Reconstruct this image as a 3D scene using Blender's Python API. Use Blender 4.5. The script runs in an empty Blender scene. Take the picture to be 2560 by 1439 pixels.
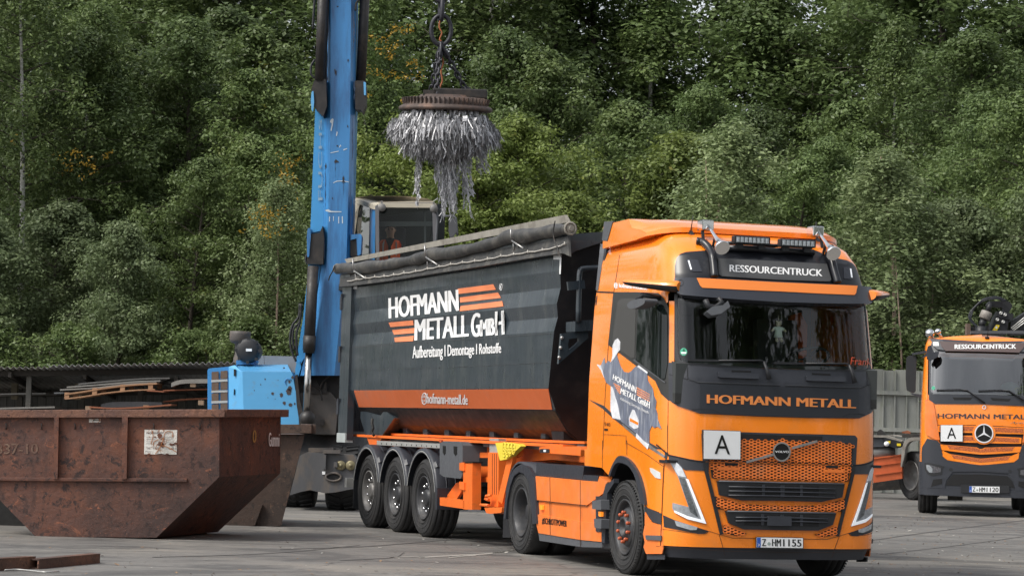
import bpy, bmesh, math, random
import numpy as np
from mathutils import Vector, Matrix, geometry as mgeo
rad=math.radians
C=bpy.context.scene; COL=C.collection
# ---------------------------------------------------------------- camera
CF,CH,CP,CR=6044.0,1.5814,0.056096,0.028686      # focal (px of a 2560 wide picture), height, pitch, roll
PW,PH=2560.0,1439.0
_f=np.array([0,math.cos(CP),math.sin(CP)]); _r=np.array([1.,0,0]); _u=np.cross(_r,_f)
_r,_u=math.cos(CR)*_r+math.sin(CR)*_u, -math.sin(CR)*_r+math.cos(CR)*_u
cam=bpy.data.cameras.new('camera'); co=bpy.data.objects.new('camera',cam); COL.objects.link(co)
cam.sensor_width=36; cam.lens=CF/PW*36; cam.clip_end=3000; cam.clip_start=.2
m=Matrix.Identity(4)
for i in range(3): m[i][0]=_r[i]; m[i][1]=_u[i]; m[i][2]=-_f[i]
m[2][3]=CH; co.matrix_world=m; C.camera=co
# ---------------------------------------------------------------- light
SUN_EL,SUN_AZ=rad(50),rad(-122)       # azimuth from +Y, clockwise
w=bpy.data.worlds.new('World'); C.world=w; w.use_nodes=True
wn=w.node_tree.nodes; wl=w.node_tree.links
bg=wn['Background']; sky=wn.new('ShaderNodeTexSky'); sky.sky_type='NISHITA'; sky.sun_disc=False
sky.sun_elevation=SUN_EL; sky.sun_rotation=SUN_AZ; sky.air_density=1.2; sky.dust_density=3.0
hs=wn.new('ShaderNodeHueSaturation'); hs.inputs['Saturation'].default_value=.22
tc=wn.new('ShaderNodeTexCoord'); cn=wn.new('ShaderNodeTexNoise'); cn.inputs['Scale'].default_value=2.6; cn.inputs['Detail'].default_value=6; cn.inputs['Roughness'].default_value=.55
cm=wn.new('ShaderNodeMapping'); cm.inputs['Scale'].default_value=(1,1,2.4)
cr=wn.new('ShaderNodeValToRGB'); cr.color_ramp.elements[0].position=.35; cr.color_ramp.elements[0].color=(.62,.64,.67,1)
cr.color_ramp.elements[1].position=.68; cr.color_ramp.elements[1].color=(1.5,1.5,1.5,1)
mx=wn.new('ShaderNodeMixRGB'); mx.blend_type='MULTIPLY'; mx.inputs[0].default_value=1
wl.new(tc.outputs['Generated'],cm.inputs[0]); wl.new(cm.outputs[0],cn.inputs['Vector']); wl.new(cn.outputs['Fac'],cr.inputs[0])
wl.new(sky.outputs[0],hs.inputs['Color']); wl.new(hs.outputs[0],mx.inputs[1]); wl.new(cr.outputs[0],mx.inputs[2]); wl.new(mx.outputs[0],bg.inputs['Color'])
bg.inputs['Strength'].default_value=.14
sl=bpy.data.lights.new('sun','SUN'); sl.energy=1.9; sl.angle=rad(14); sl.color=(1,.94,.84)
so=bpy.data.objects.new('sun',sl); COL.objects.link(so)
sd=Vector((math.sin(SUN_AZ)*math.cos(SUN_EL),math.cos(SUN_AZ)*math.cos(SUN_EL),math.sin(SUN_EL)))
so.rotation_euler=sd.to_track_quat('Z','Y').to_euler()
C.view_settings.view_transform='Standard'; C.view_settings.look='None'; C.view_settings.exposure=0.55; C.view_settings.gamma=1
C.render.engine='CYCLES'; C.cycles.use_denoising=True; C.cycles.max_bounces=6; C.cycles.transparent_max_bounces=12
# ---------------------------------------------------------------- materials
MATS={}
def mat(name,col=(.5,.5,.5),rough=.5,metal=0,coat=0,var=.0,vscale=3,bump=0,bscale=40,col2=None,c2amt=.5,c2scale=4,c2lo=.5,c2hi=.65,spec=.5,emit=None,estr=1,trans=0,alpha=1,stretch=(1,1,1),rvar=.15,streak=0):
    if name in MATS: return MATS[name]
    m=bpy.data.materials.new(name); m.use_nodes=True; n=m.node_tree.nodes; l=m.node_tree.links; b=n['Principled BSDF']
    b.inputs['Base Color'].default_value=(*col,1); b.inputs['Roughness'].default_value=rough; b.inputs['Metallic'].default_value=metal
    b.inputs['Specular IOR Level'].default_value=spec
    if coat: b.inputs['Coat Weight'].default_value=coat; b.inputs['Coat Roughness'].default_value=.04
    if trans: b.inputs['Transmission Weight'].default_value=trans
    if alpha<1: b.inputs['Alpha'].default_value=alpha
    if emit: b.inputs['Emission Color'].default_value=(*emit,1); b.inputs['Emission Strength'].default_value=estr
    tc=n.new('ShaderNodeTexCoord'); mp=n.new('ShaderNodeMapping'); mp.inputs['Scale'].default_value=stretch; l.new(tc.outputs['Object'],mp.inputs[0])
    cur=None
    def noise(sc,det=5,ro=.6,stretched=True):
        t=n.new('ShaderNodeTexNoise'); t.inputs['Scale'].default_value=sc; t.inputs['Detail'].default_value=det; t.inputs['Roughness'].default_value=ro
        l.new(mp.outputs[0] if stretched else tc.outputs['Object'],t.inputs['Vector']); return t
    if var or col2:
        base=n.new('ShaderNodeRGB'); base.outputs[0].default_value=(*col,1); cur=base.outputs[0]
        if var:
            t=noise(vscale); r=n.new('ShaderNodeMapRange'); r.inputs[1].default_value=.25; r.inputs[2].default_value=.75; r.inputs[3].default_value=1-var; r.inputs[4].default_value=1+var
            l.new(t.outputs['Fac'],r.inputs[0]); x=n.new('ShaderNodeMixRGB'); x.blend_type='MULTIPLY'; x.inputs[0].default_value=1
            l.new(cur,x.inputs[1]); l.new(r.outputs[0],x.inputs[2]); cur=x.outputs[0]
            if rvar:
                r2=n.new('ShaderNodeMapRange'); r2.inputs[1].default_value=.3; r2.inputs[2].default_value=.7; r2.inputs[3].default_value=max(.02,rough-rvar*.5); r2.inputs[4].default_value=min(1,rough+rvar)
                t2=noise(vscale*2.3); l.new(t2.outputs['Fac'],r2.inputs[0]); l.new(r2.outputs[0],b.inputs['Roughness'])
        if col2:
            t=noise(c2scale,8,.68); r=n.new('ShaderNodeMapRange'); r.inputs[1].default_value=c2lo; r.inputs[2].default_value=c2hi; r.inputs[4].default_value=c2amt
            l.new(t.outputs['Fac'],r.inputs[0]); x=n.new('ShaderNodeMixRGB'); l.new(r.outputs[0],x.inputs[0]); l.new(cur,x.inputs[1]); x.inputs[2].default_value=(*col2,1); cur=x.outputs[0]
        l.new(cur,b.inputs['Base Color'])
    if bump:
        t=noise(bscale,6,.6,False); bp=n.new('ShaderNodeBump'); bp.inputs['Strength'].default_value=bump; bp.inputs['Distance'].default_value=.01
        l.new(t.outputs['Fac'],bp.inputs['Height']); l.new(bp.outputs[0],b.inputs['Normal'])
    MATS[name]=m; return m
ORANGE=(.92,.24,.012)
M_or=mat('orange_paint',ORANGE,.26,coat=.8,var=.04,vscale=1.2,rvar=.04,col2=(.62,.24,.07),c2amt=.35,c2scale=2.2,c2lo=.55,c2hi=.75)
M_or2=mat('orange_paint_dusty',(.80,.19,.030),.42,coat=.25,var=.10,vscale=5,col2=(.45,.24,.13),c2amt=.35,c2scale=3)
M_orf=mat('orange_frame_paint',(.78,.155,.020),.45,var=.10,vscale=6,col2=(.30,.12,.05),c2amt=.5,c2scale=7,c2lo=.55,c2hi=.75)
M_orv=mat('orange_vinyl',(.80,.25,.075),.45,var=.05,vscale=3)
M_blk=mat('gloss_black',(.010,.011,.015),.33)
M_plas=mat('dark_plastic',(.030,.033,.042),.42,var=.08,vscale=8)
M_plas2=mat('black_plastic',(.014,.015,.018),.5,var=.1,vscale=8)
M_dark=mat('dark_void',(.006,.006,.007),.8)
M_und=mat('dirty_black_chassis',(.022,.021,.020),.65,var=.3,vscale=9,col2=(.07,.055,.042),c2amt=.6,c2scale=6)
M_gry=mat('grey_plastic',(.085,.09,.10),.5,var=.08,vscale=6)
M_seam=mat('panel_seam',(.03,.012,.006),.7)
M_seamd=mat('panel_seam_dark',(.004,.004,.005),.7)
M_glass=mat('tinted_glass',(.006,.009,.009),.04,spec=.35)
M_white=mat('white_lettering',(.78,.78,.78),.45)
M_whp=mat('white_plate',(.78,.79,.80),.4,var=.03)
M_ink=mat('black_lettering',(.008,.008,.008),.6,spec=.3)
M_steel=mat('worn_steel',(.42,.41,.40),.38,metal=.85,var=.15,vscale=10)
M_chr=mat('chrome',(.75,.75,.76),.09,metal=1)
M_alu=mat('aluminium_rail',(.50,.50,.48),.4,metal=.5,var=.1)
M_tyre=mat('tyre_rubber',(.022,.022,.023),.72,var=.18,vscale=7,bump=.25,bscale=60,col2=(.06,.055,.05),c2amt=.35,c2scale=5)
M_lens=mat('lamp_lens',(.42,.45,.48),.12,metal=.35,coat=.8,var=.25,vscale=30,rvar=0)
M_led=mat('led_strip',(.72,.74,.78),.3,emit=(.9,.95,1),estr=.2)
M_amber=mat('amber_lamp',(.9,.25,.02),.25,coat=.6,emit=(1,.28,.02),estr=.6)
M_orcap=mat('orange_nut_cap',(.42,.085,.03),.5)
# ---------------------------------------------------------------- mesh builder
def setp(o,label=None,cat=None,group=None,kind=None):
    if label: o['label']=label
    if cat: o['category']=cat
    if group: o['group']=group
    if kind: o['kind']=kind
    return o
def empty(name,loc=(0,0,0),rz=0,label=None,cat=None,group=None,parent=None):
    o=bpy.data.objects.new(name,None); COL.objects.link(o); o.location=loc; o.rotation_euler=(0,0,rz); o.empty_display_size=.2
    if parent: o.parent=parent
    return setp(o,label,cat,group)
class MB:
    def __init__(s): s.v=[]; s.f=[]; s.mi=[]; s.sm=[]; s.n={}
    def add(s,vs,fs,mi=0,sm=False):
        b=len(s.v); s.v+=[tuple(map(float,v)) for v in vs]
        for f in fs: s.f.append([b+i for i in f]); s.mi.append(mi); s.sm.append(sm)
        return s
    def box(s,c,d,R=None,mi=0,bev=0):
        x,y,z=[q/2 for q in d]; 
        if bev:
            b=min(bev,x*.9,y*.9,z*.9); vs=[]; fs=[]
            # chamfered box : 24 verts
            bm=bmesh.new(); bmesh.ops.create_cube(bm,size=1)
            for v in bm.verts: v.co=Vector((v.co.x*2*x,v.co.y*2*y,v.co.z*2*z))
            bmesh.ops.bevel(bm,geom=list(bm.edges),offset=b,segments=2,affect='EDGES',profile=.7)
            vs=[v.co.copy() for v in bm.verts]; bm.verts.index_update(); fs=[[v.index for v in f.verts] for f in bm.faces]; bm.free()
        else:
            vs=[Vector((a,b_,c_)) for a in(-x,x) for b_ in(-y,y) for c_ in(-z,z)]
            fs=[(0,1,3,2),(4,6,7,5),(0,4,5,1),(2,3,7,6),(0,2,6,4),(1,5,7,3)]
        if R is not None: vs=[R@v for v in vs]
        return s.add([v+Vector(c) for v in vs],fs,mi,False)
    def bar(s,a,b,wd,ht,mi=0,bev=0,up=(0,0,1)):
        a=Vector(a); b=Vector(b); d=(b-a); L=d.length; d.normalize(); u=Vector(up); sd_=d.cross(u)
        if sd_.length<1e-4: sd_=d.cross(Vector((0,1,0)))
        sd_.normalize(); u=sd_.cross(d); R=Matrix((d,sd_,u)).transposed()
        return s.box((a+b)/2,(L,wd,ht),R,mi,bev)
    def tube(s,pts,r,n=8,mi=0,cap=True,closed=False):
        pts=[Vector(p) for p in pts]; N=len(pts); rs=r if hasattr(r,'__len__') else [r]*N
        vs=[]; prev=None
        for i,p in enumerate(pts):
            if closed: t=(pts[(i+1)%N]-pts[i-1])
            else: t=(pts[min(i+1,N-1)]-pts[max(i-1,0)])
            if t.length<1e-9: t=Vector((0,0,1))
            t.normalize()
            if prev is None:
                a=Vector((0,0,1)) if abs(t.z)<.9 else Vector((1,0,0)); x=t.cross(a).normalized()
            else: x=(prev-t*prev.dot(t)).normalized()
            prev=x; y=t.cross(x)
            for k in range(n):
                an=2*math.pi*k/n; vs.append(p+x*math.cos(an)*rs[i]+y*math.sin(an)*rs[i])
        fs=[]
        for i in range(N if closed else N-1):
            j=(i+1)%N
            for k in range(n): fs.append((i*n+k,i*n+(k+1)%n,j*n+(k+1)%n,j*n+k))
        s.add(vs,fs,mi,True)
        if cap and not closed: b=len(s.v)-len(vs); s.f+= [[b+k for k in range(n)][::-1],[b+(N-1)*n+k for k in range(n)]]; s.mi+=[mi,mi]; s.sm+=[False,False]
        return s
    def lathe(s,prof,c,axis='Y',n=32,mi=0,sm=True,a0=0,a1=2*math.pi):
        # prof: list of (radius, axial)
        full=abs(a1-a0-2*math.pi)<1e-6; K=n if full else n+1; vs=[]
        for r,h in prof:
            for k in range(K):
                a=a0+(a1-a0)*k/n; ca,sa=math.cos(a)*r,math.sin(a)*r
                vs.append({'Y':(ca,h,sa),'X':(h,ca,sa),'Z':(ca,sa,h)}[axis])
        fs=[]
        for i in range(len(prof)-1):
            for k in range(n):
                k2=(k+1)%K
                fs.append((i*K+k,i*K+k2,(i+1)*K+k2,(i+1)*K+k))
        return s.add([Vector(v)+Vector(c) for v in vs],fs,mi,sm)
    def cyl(s,a,b,r,n=16,mi=0,r2=None): return s.tube([a,b],[r,r if r2 is None else r2],n,mi)
    def ball(s,c,r,n=8,mi=0,sc=(1,1,1)):
        vs=[];fs=[]
        for i in range(n+1):
            t=math.pi*i/n
            for k in range(2*n): a=math.pi*k/n; vs.append((c[0]+r*sc[0]*math.sin(t)*math.cos(a),c[1]+r*sc[1]*math.sin(t)*math.sin(a),c[2]+r*sc[2]*math.cos(t)))
        for i in range(n):
            for k in range(2*n): fs.append((i*2*n+k,(i+1)*2*n+k,(i+1)*2*n+(k+1)%(2*n),i*2*n+(k+1)%(2*n)))
        return s.add(vs,fs,mi,True)
    def prism(s,poly,a,b,axis='Y',mi=0):
        # poly in the two other axes, extruded between a and b
        def P(u,v,h): return {'Y':(u,h,v),'X':(h,u,v),'Z':(u,v,h)}[axis]
        n=len(poly); tri=mgeo.tessellate_polygon([[Vector((u,v,0)) for u,v in poly]])
        vs=[P(u,v,a) for u,v in poly]+[P(u,v,b) for u,v in poly]
        fs=[tuple(t) for t in tri]+[tuple(n+i for i in t[::-1]) for t in tri]+[(i,(i+1)%n,n+(i+1)%n,n+i) for i in range(n)]
        return s.add(vs,fs,mi)
    def merge(s,o,mi=None):
        b=len(s.v); s.v+=o.v; s.f+=[[b+i for i in f] for f in o.f]; s.mi+=(o.mi if mi is None else [mi]*len(o.mi)); s.sm+=o.sm
        for k,v in o.n.items(): s.n[k+b]=v
        return s
    def build(s,name,mats,parent=None,norm=False,recalc=True,**kw):
        me=bpy.data.meshes.new(name); me.from_pydata(s.v,[],s.f)
        for q in (mats if isinstance(mats,(list,tuple)) else [mats]): me.materials.append(q)
        me.polygons.foreach_set('material_index',s.mi); me.polygons.foreach_set('use_smooth',s.sm)
        if recalc and not s.n:
            bm=bmesh.new(); bm.from_mesh(me); bmesh.ops.recalc_face_normals(bm,faces=bm.faces); bm.to_mesh(me); bm.free()
        me.validate(); me.update()
        if s.n:
            me.normals_split_custom_set_from_vertices([s.n.get(i,(0,0,0)) for i in range(len(me.vertices))])
        o=bpy.data.objects.new(name,me); COL.objects.link(o)
        if parent: o.parent=parent
        return setp(o,**kw) if kw else o
def copy_tree(o,parent=None,linkdata=True):
    c=o.copy(); COL.objects.link(c); c.parent=parent
    for ch in list(o.children): copy_tree(ch,c)
    return c
# ---------------------------------------------------------------- picture point -> point on a real surface
FR={'O':(0,0,1),'A':(1460,520,3.2705),'B':(1460,940,2.8833),'C':(1640,1060,3.7966),'D':(1680,540,3.4268),'E':(1240,1100,4.2457),
 'G':(1440,700,2.878),'H':(1340,540,3.597),'I':(1380,800,3.789),'J':(820,520,3.4264),'K':(840,940,2.8833),'L':(840,1060,4.7957),
 'M':(0,880,2.5737),'N':(500,780,2.7667),'Q':(2160,720,2.48),'R':(740,400,4.4978),'S':(700,0,2.18),'U':(1560,540,5.12),'V':(1640,860,4.4138),
 'Y':(0,880,4.7407),'Z':(2260,720,5.997),'W':(2160,1040,5.535),'X':(840,1080,7.1964)}
def px(fr,pts):
    ox,oy,s=FR[fr]; return [(ox+a/s,oy+b/s) for a,b in pts]
def ray(p):
    d=_f+(p[0]-PW/2)/CF*_r-(p[1]-PH/2)/CF*_u; return np.array([0,0,CH]),d
class Frame:
    def __init__(s,x,y,a): s.x,s.y,s.a=x,y,a; s.c,s.s=math.cos(a),math.sin(a)
    def ray(s,p):
        o,d=ray(p); o=o-np.array([s.x,s.y,0]); M=np.array([[s.c,s.s,0],[-s.s,s.c,0],[0,0,1]]); return M@o,M@d
    def world(s,p): return (s.x+s.c*p[0]-s.s*p[1], s.y+s.s*p[0]+s.c*p[1], p[2])
WORLD=Frame(0,0,0)
class Plane:
    def __init__(s,fr,pt,nr,off=0): s.fr=fr; s.n=np.array(nr,float); s.n/=np.linalg.norm(s.n); s.p=np.array(pt,float)
    def hit(s,p,off=0):
        o,d=s.fr.ray(p); t=((s.p+s.n*off-o)@s.n)/(d@s.n); return o+t*d
    def normal(s,q): return s.n
def plane(fr,axis,val,sign=-1):
    n=[0,0,0]; n[axis]=sign; p=[0,0,0]; p[axis]=val; return Plane(fr,p,n)
def at(fr,axis,val,p): return plane(fr,axis,val).hit(p)
class Prof:
    """side wall of constant section: y as a function of z in a vehicle frame"""
    def __init__(s,fr,zs,ys): s.fr=fr; s.zs=zs; s.ys=ys
    def hit(s,p,off=0):
        o,d=s.fr.ray(p); y=-1.25
        for _ in range(12):
            t=(y-off-o[1])/d[1]; q=o+t*d; y=float(np.interp(q[2],s.zs,s.ys))
        return q
    def normal(s,q):
        k=(np.interp(q[2]+.004,s.zs,s.ys)-np.interp(q[2]-.004,s.zs,s.ys))/.008; n=np.array([0,-1,k]); return n/np.linalg.norm(n)
def W(p,Y):
    """the point of the upright plane at depth Y seen at picture point p"""
    o,d=ray(p); return Vector(o+d*(Y/d[1]))
def G(p):
    o,d=ray(p); return Vector(o+d*(-o[2]/d[2]))
class CabSurf:
    tr=(20,34)
    Z=[-1,.25,.5,1.0,1.6,2.1,2.9,3.2,3.4,3.55,3.65,3.70,3.73,3.742]
    HW=[1.23,1.24,1.25,1.25,1.25,1.245,1.205,1.175,1.14,1.08,.99,.86,.6,.02]
    XF=[1.33,1.34,1.36,1.35,1.335,1.31,1.17,1.08,.98,.82,.62,.42,.2,.01]
    n=6.5
    def __init__(s,fr): s.fr=fr
    def F(s,q,off=0):
        x,y,z=q; hw=np.interp(z,s.Z,s.HW)+off; xf=np.interp(z,s.Z,s.XF)+off
        if z>s.Z[-1]+off: return 1
        xx=x+.05*(y/hw)**2
        a=abs(y)/hw
        return a**s.n+(xx/xf if xx>0 else 0)**s.n-1
    def hit(s,p,off=0):
        o,d=s.fr.ray(p)
        # march from the front
        t0=None; ts=np.linspace(s.tr[0],s.tr[1],141); prev=s.F(o+ts[0]*d,off)
        for i in range(1,len(ts)):
            cur=s.F(o+ts[i]*d,off)
            if cur<0:
                a,b=ts[i-1],ts[i]
                for _ in range(26):
                    mI=(a+b)/2
                    if s.F(o+mI*d,off)<0: b=mI
                    else: a=mI
                return o+b*d
        # grazing miss: closest approach
        v=[s.F(o+t*d,off) for t in ts]; return o+ts[int(np.argmin(v))]*d
    def normal(s,q):
        e=1e-4; g=np.array([s.F(q+np.eye(3)[i]*e)-s.F(q-np.eye(3)[i]*e) for i in range(3)]); L=np.linalg.norm(g); return g/L if L>0 else np.array([1,0,0])
    def front(s,y,z,off=0):
        hw=np.interp(z,s.Z,s.HW)+off; xf=np.interp(z,s.Z,s.XF)+off; a=min(abs(y)/hw,.9999)
        return xf*(1-a**s.n)**(1/s.n)-.05*a*a
def rnd(poly,r,n=3):
    if r<=0: return poly
    out=[]; N=len(poly)
    for i in range(N):
        a,b,c=[np.array(poly[j%N],float) for j in (i-1,i,i+1)]
        la,lc=np.linalg.norm(a-b),np.linalg.norm(c-b)
        if la<1e-6 or lc<1e-6: continue
        p0=b+(a-b)/la*min(r,la*.45); p2=b+(c-b)/lc*min(r,lc*.45)
        for k in range(n+1):
            t=k/n; q=(1-t)**2*p0+2*t*(1-t)*b+t*t*p2; out.append(tuple(q))
    return out
def curve(pts,n=6):
    # Catmull-Rom through open points
    P=[np.array(p,float) for p in pts]; P=[2*P[0]-P[1]]+P+[2*P[-1]-P[-2]]; out=[]
    for i in range(1,len(P)-2):
        for k in range(n):
            t=k/n; out.append(tuple(.5*((2*P[i])+(-P[i-1]+P[i+1])*t+(2*P[i-1]-5*P[i]+4*P[i+1]-P[i+2])*t*t+(-P[i-1]+3*P[i]-3*P[i+1]+P[i+2])*t**3)))
    out.append(tuple(P[-2])); return out
def fill2d(poly,holes=(),step=14,cuty=None):
    loops=[[Vector((a,b,0)) for a,b in poly]]+[[Vector((a,b,0)) for a,b in h] for h in holes]
    tri=mgeo.tessellate_polygon(loops); allv=[v for lp in loops for v in lp]
    bm=bmesh.new(); bv=[bm.verts.new(v) for v in allv]
    for t in tri:
        try: bm.faces.new([bv[i] for i in t])
        except ValueError: pass
    if step:
        xs=[v.x for v in allv]; ys=[v.y for v in allv]
        for ax,(lo,hi) in ((0,(min(xs),max(xs))),(1,(min(ys),max(ys)))):
            k=math.ceil(lo/step)*step
            while k<hi:
                pt=[0,0,0]; pt[ax]=k+.003; nn=[0,0,0]; nn[ax]=1
                bmesh.ops.bisect_plane(bm,geom=bm.verts[:]+bm.edges[:]+bm.faces[:],plane_co=pt,plane_no=nn,dist=1e-4); k+=step
    return bm
def patch_mb(poly,surf,off=.004,th=.012,mode='R',step=14,holes=(),out=None,mi=0):
    """polygon seen in the picture laid on a real surface, given thickness; mode R one side, M mirrored only, S symmetric"""
    bm=fill2d(poly,holes,step)
    for v in bm.verts: v.co=Vector(surf.hit((v.co.x,v.co.y),off))
    if mode.startswith('S'):
        sg=1 if mode=='SR' else -1   # side that is kept
        bmesh.ops.bisect_plane(bm,geom=bm.verts[:]+bm.edges[:]+bm.faces[:],plane_co=(0,0,0),plane_no=(0,-sg,0),clear_outer=True,dist=1e-4)
        for v in bm.verts:
            if abs(v.co.y)<.012 : v.co.y=0
    bmesh.ops.dissolve_degenerate(bm,edges=bm.edges,dist=1e-4)
    bm.verts.index_update(); bm.edges.ensure_lookup_table()
    V=[np.array(v.co) for v in bm.verts]; Fc=[[v.index for v in f.verts] for f in bm.faces]
    E=[tuple(v.index for v in e.verts) for e in bm.edges if len(e.link_faces)==1]
    bm.free(); N=[surf.normal(v) for v in V]
    o=out or MB()
    def emit(V,N,flip):
        # top
        if not V: return
        nf=np.mean([np.cross(V[f[1]]-V[f[0]],V[f[2]]-V[f[0]])@N[f[0]] for f in Fc[:20]] or [1])
        F2=[f if nf>0 else f[::-1] for f in Fc]
        b=len(o.v); o.add(V,F2,mi,True)
        for i in range(len(V)): o.n[b+i]=tuple(N[i])
        if th:
            B=[v-n*th for v,n in zip(V,N)]
            for (a,c) in E:
                if mode.startswith('S') and abs(V[a][1])<1e-6 and abs(V[c][1])<1e-6: continue
                q=[V[a],V[c],B[c],B[a]]; b2=len(o.v); o.add(q,[(0,1,2,3)],mi,False)
                nn=np.cross(q[1]-q[0],q[2]-q[0]); L=np.linalg.norm(nn); nn=nn/L if L>1e-12 else np.array([0,0,1])
                cc=sum(V)/len(V)
                for k in range(4): o.n[b2+k]=(0,0,0)
    if mode in('R',) or mode.startswith('S'): emit(V,N,False)
    if mode=='M' or mode.startswith('S'):
        mv=[v*np.array([1,-1,1]) for v in V]; mn=[n*np.array([1,-1,1]) for n in N]
        emit(mv,mn,True)
    return o
def patch(name,poly,surf,mt,parent,off=.004,th=.012,mode='R',step=14,holes=(),rr=0,**kw):
    """mode B makes two mirrored objects"""
    if rr: poly=rnd(poly,rr)
    res=[]
    for md in (('R','M') if mode=='B' else (mode,)):
        res.append(patch_mb(poly,surf,off,th,md,step,holes).build(name,mt,parent,**kw))
    return res[0] if len(res)==1 else res
def strip(fr,pts,wd):
    """thin polygon following a pixel path"""
    P=[np.array(p,float) for p in px(fr,pts)]; L=[];R=[]
    for i,p in enumerate(P):
        t=P[min(i+1,len(P)-1)]-P[max(i-1,0)]; t/=np.linalg.norm(t); n=np.array([-t[1],t[0]])*wd/2
        L.append(tuple(p+n)); R.append(tuple(p-n))
    return L+R[::-1]
def seams(name,lines,surf,mt,parent,off=.003,mode='S'):
    o=MB()
    for fr,pts,wd in lines:
        poly=strip(fr,pts,wd)
        for md in (('R','M') if mode=='S' else ('R',)): patch_mb(poly,surf,off,.004,md,20,(),o)
    return o.build(name,mt,parent)
_tc={}
def text2d(s,bold=.0,shear=0,space=1.0):
    k=(s,bold,shear,space)
    if k in _tc: return _tc[k]
    cu=bpy.data.curves.new('t','FONT'); cu.body=s; cu.offset=bold; cu.shear=shear; cu.space_character=space; cu.resolution_u=3; cu.fill_mode='FRONT'
    ob=bpy.data.objects.new('t',cu); COL.objects.link(ob); dg=bpy.context.evaluated_depsgraph_get(); dg.update()
    me=bpy.data.meshes.new_from_object(ob.evaluated_get(dg)); V=np.array([v.co[:2] for v in me.vertices]); F=[list(p.vertices) for p in me.polygons]
    bpy.data.objects.remove(ob); bpy.data.curves.remove(cu); bpy.data.meshes.remove(me)
    lo=V.min(0); hi=V.max(0); V=(V-lo)/(hi-lo); _tc[k]=(V,F); return V,F
def quadmap(q):
    q=[np.array(p,float) for p in q]
    return lambda u,v: (q[3]*(1-u)+q[2]*u)*(1-v)+(q[0]*(1-u)+q[1]*u)*v
def text_mb(s,quad,surf,off=.006,bold=.0,shear=0,space=1,out=None,mi=0,sub=(0,1,0,1)):
    """quad: picture points TL,TR,BR,BL"""
    V,F=text2d(s,0,shear,space); qm=quadmap(quad); o=out or MB()
    W_=np.linalg.norm(np.array(quad[1])-np.array(quad[0])); H_=np.linalg.norm(np.array(quad[3])-np.array(quad[0]))
    cp=[(0,0)] if not bold else [(0,0),(-bold*H_/W_,.0003),(bold*H_/W_,.0006)]+([(-bold*.5*H_/W_,.0009),(bold*.5*H_/W_,.0012)] if bold>.05 else [])
    if W_>120:      # cut long strokes so that they follow the wall
        bm=bmesh.new(); bv=[bm.verts.new((v[0]*W_,v[1]*H_,0)) for v in V]
        for f in F:
            try: bm.faces.new([bv[i] for i in f])
            except ValueError: pass
        for k in range(1,int(H_/3.5)): bmesh.ops.bisect_plane(bm,geom=bm.verts[:]+bm.edges[:]+bm.faces[:],plane_co=(0,k*3.5+.01,0),plane_no=(0,1,0),dist=1e-4)
        bm.verts.index_update(); V=[(v.co.x/W_,v.co.y/H_) for v in bm.verts]; F=[[v.index for v in f.verts] for f in bm.faces]; bm.free()
    for dx,do in cp:
        pts=[surf.hit(tuple(qm(a+dx,b)),off+do) for a,b in V]; b=len(o.v); nn=[surf.normal(p) for p in pts]
        sgn=np.cross(pts[F[0][1]]-pts[F[0][0]],pts[F[0][2]]-pts[F[0][0]])@nn[F[0][0]]
        o.add(pts,[f if sgn>0 else f[::-1] for f in F],mi,True)
        for i,n in enumerate(nn): o.n[b+i]=tuple(n)
    return o
def text(name,s,quad,surf,mt,parent,**k): return text_mb(s,quad,surf,**k).build(name,mt,parent)
# ---------------------------------------------------------------- wheels
def tyre(mb,r,w,y,mi=0,grooves=True,ri=.29):
    """tyre round the Y axis, centred at y (local), width w"""
    h=w/2; P=[(ri,-h*.72),(ri+.02,-h*.86),(ri+.09,-h*.99),(r-.09,-h),(r-.035,-h*.96),(r-.008,-h*.84),(r,-h*.76)]
    if grooves:
        for g in (-.38,-.13,.13,.38):
            P+=[(r,g*w*.9-.006),(r-.012,g*w*.9-.005),(r-.012,g*w*.9+.005),(r,g*w*.9+.006)]
    P+=[(r,h*.76),(r-.008,h*.84),(r-.035,h*.96),(r-.09,h),(ri+.09,h*.99),(ri+.02,h*.86),(ri,h*.72)]
    mb.lathe([(a,b+y) for a,b in P],(0,0,0),'Y',56,mi)
    for rr_ in (ri+.05,ri+.115,r-.06):
        mb.lathe([(rr_,-h+y+.001),(rr_+.002,-h-.004+y),(rr_+.010,-h-.004+y),(rr_+.012,-h+y+.001)],(0,0,0),'Y',56,mi)
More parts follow.
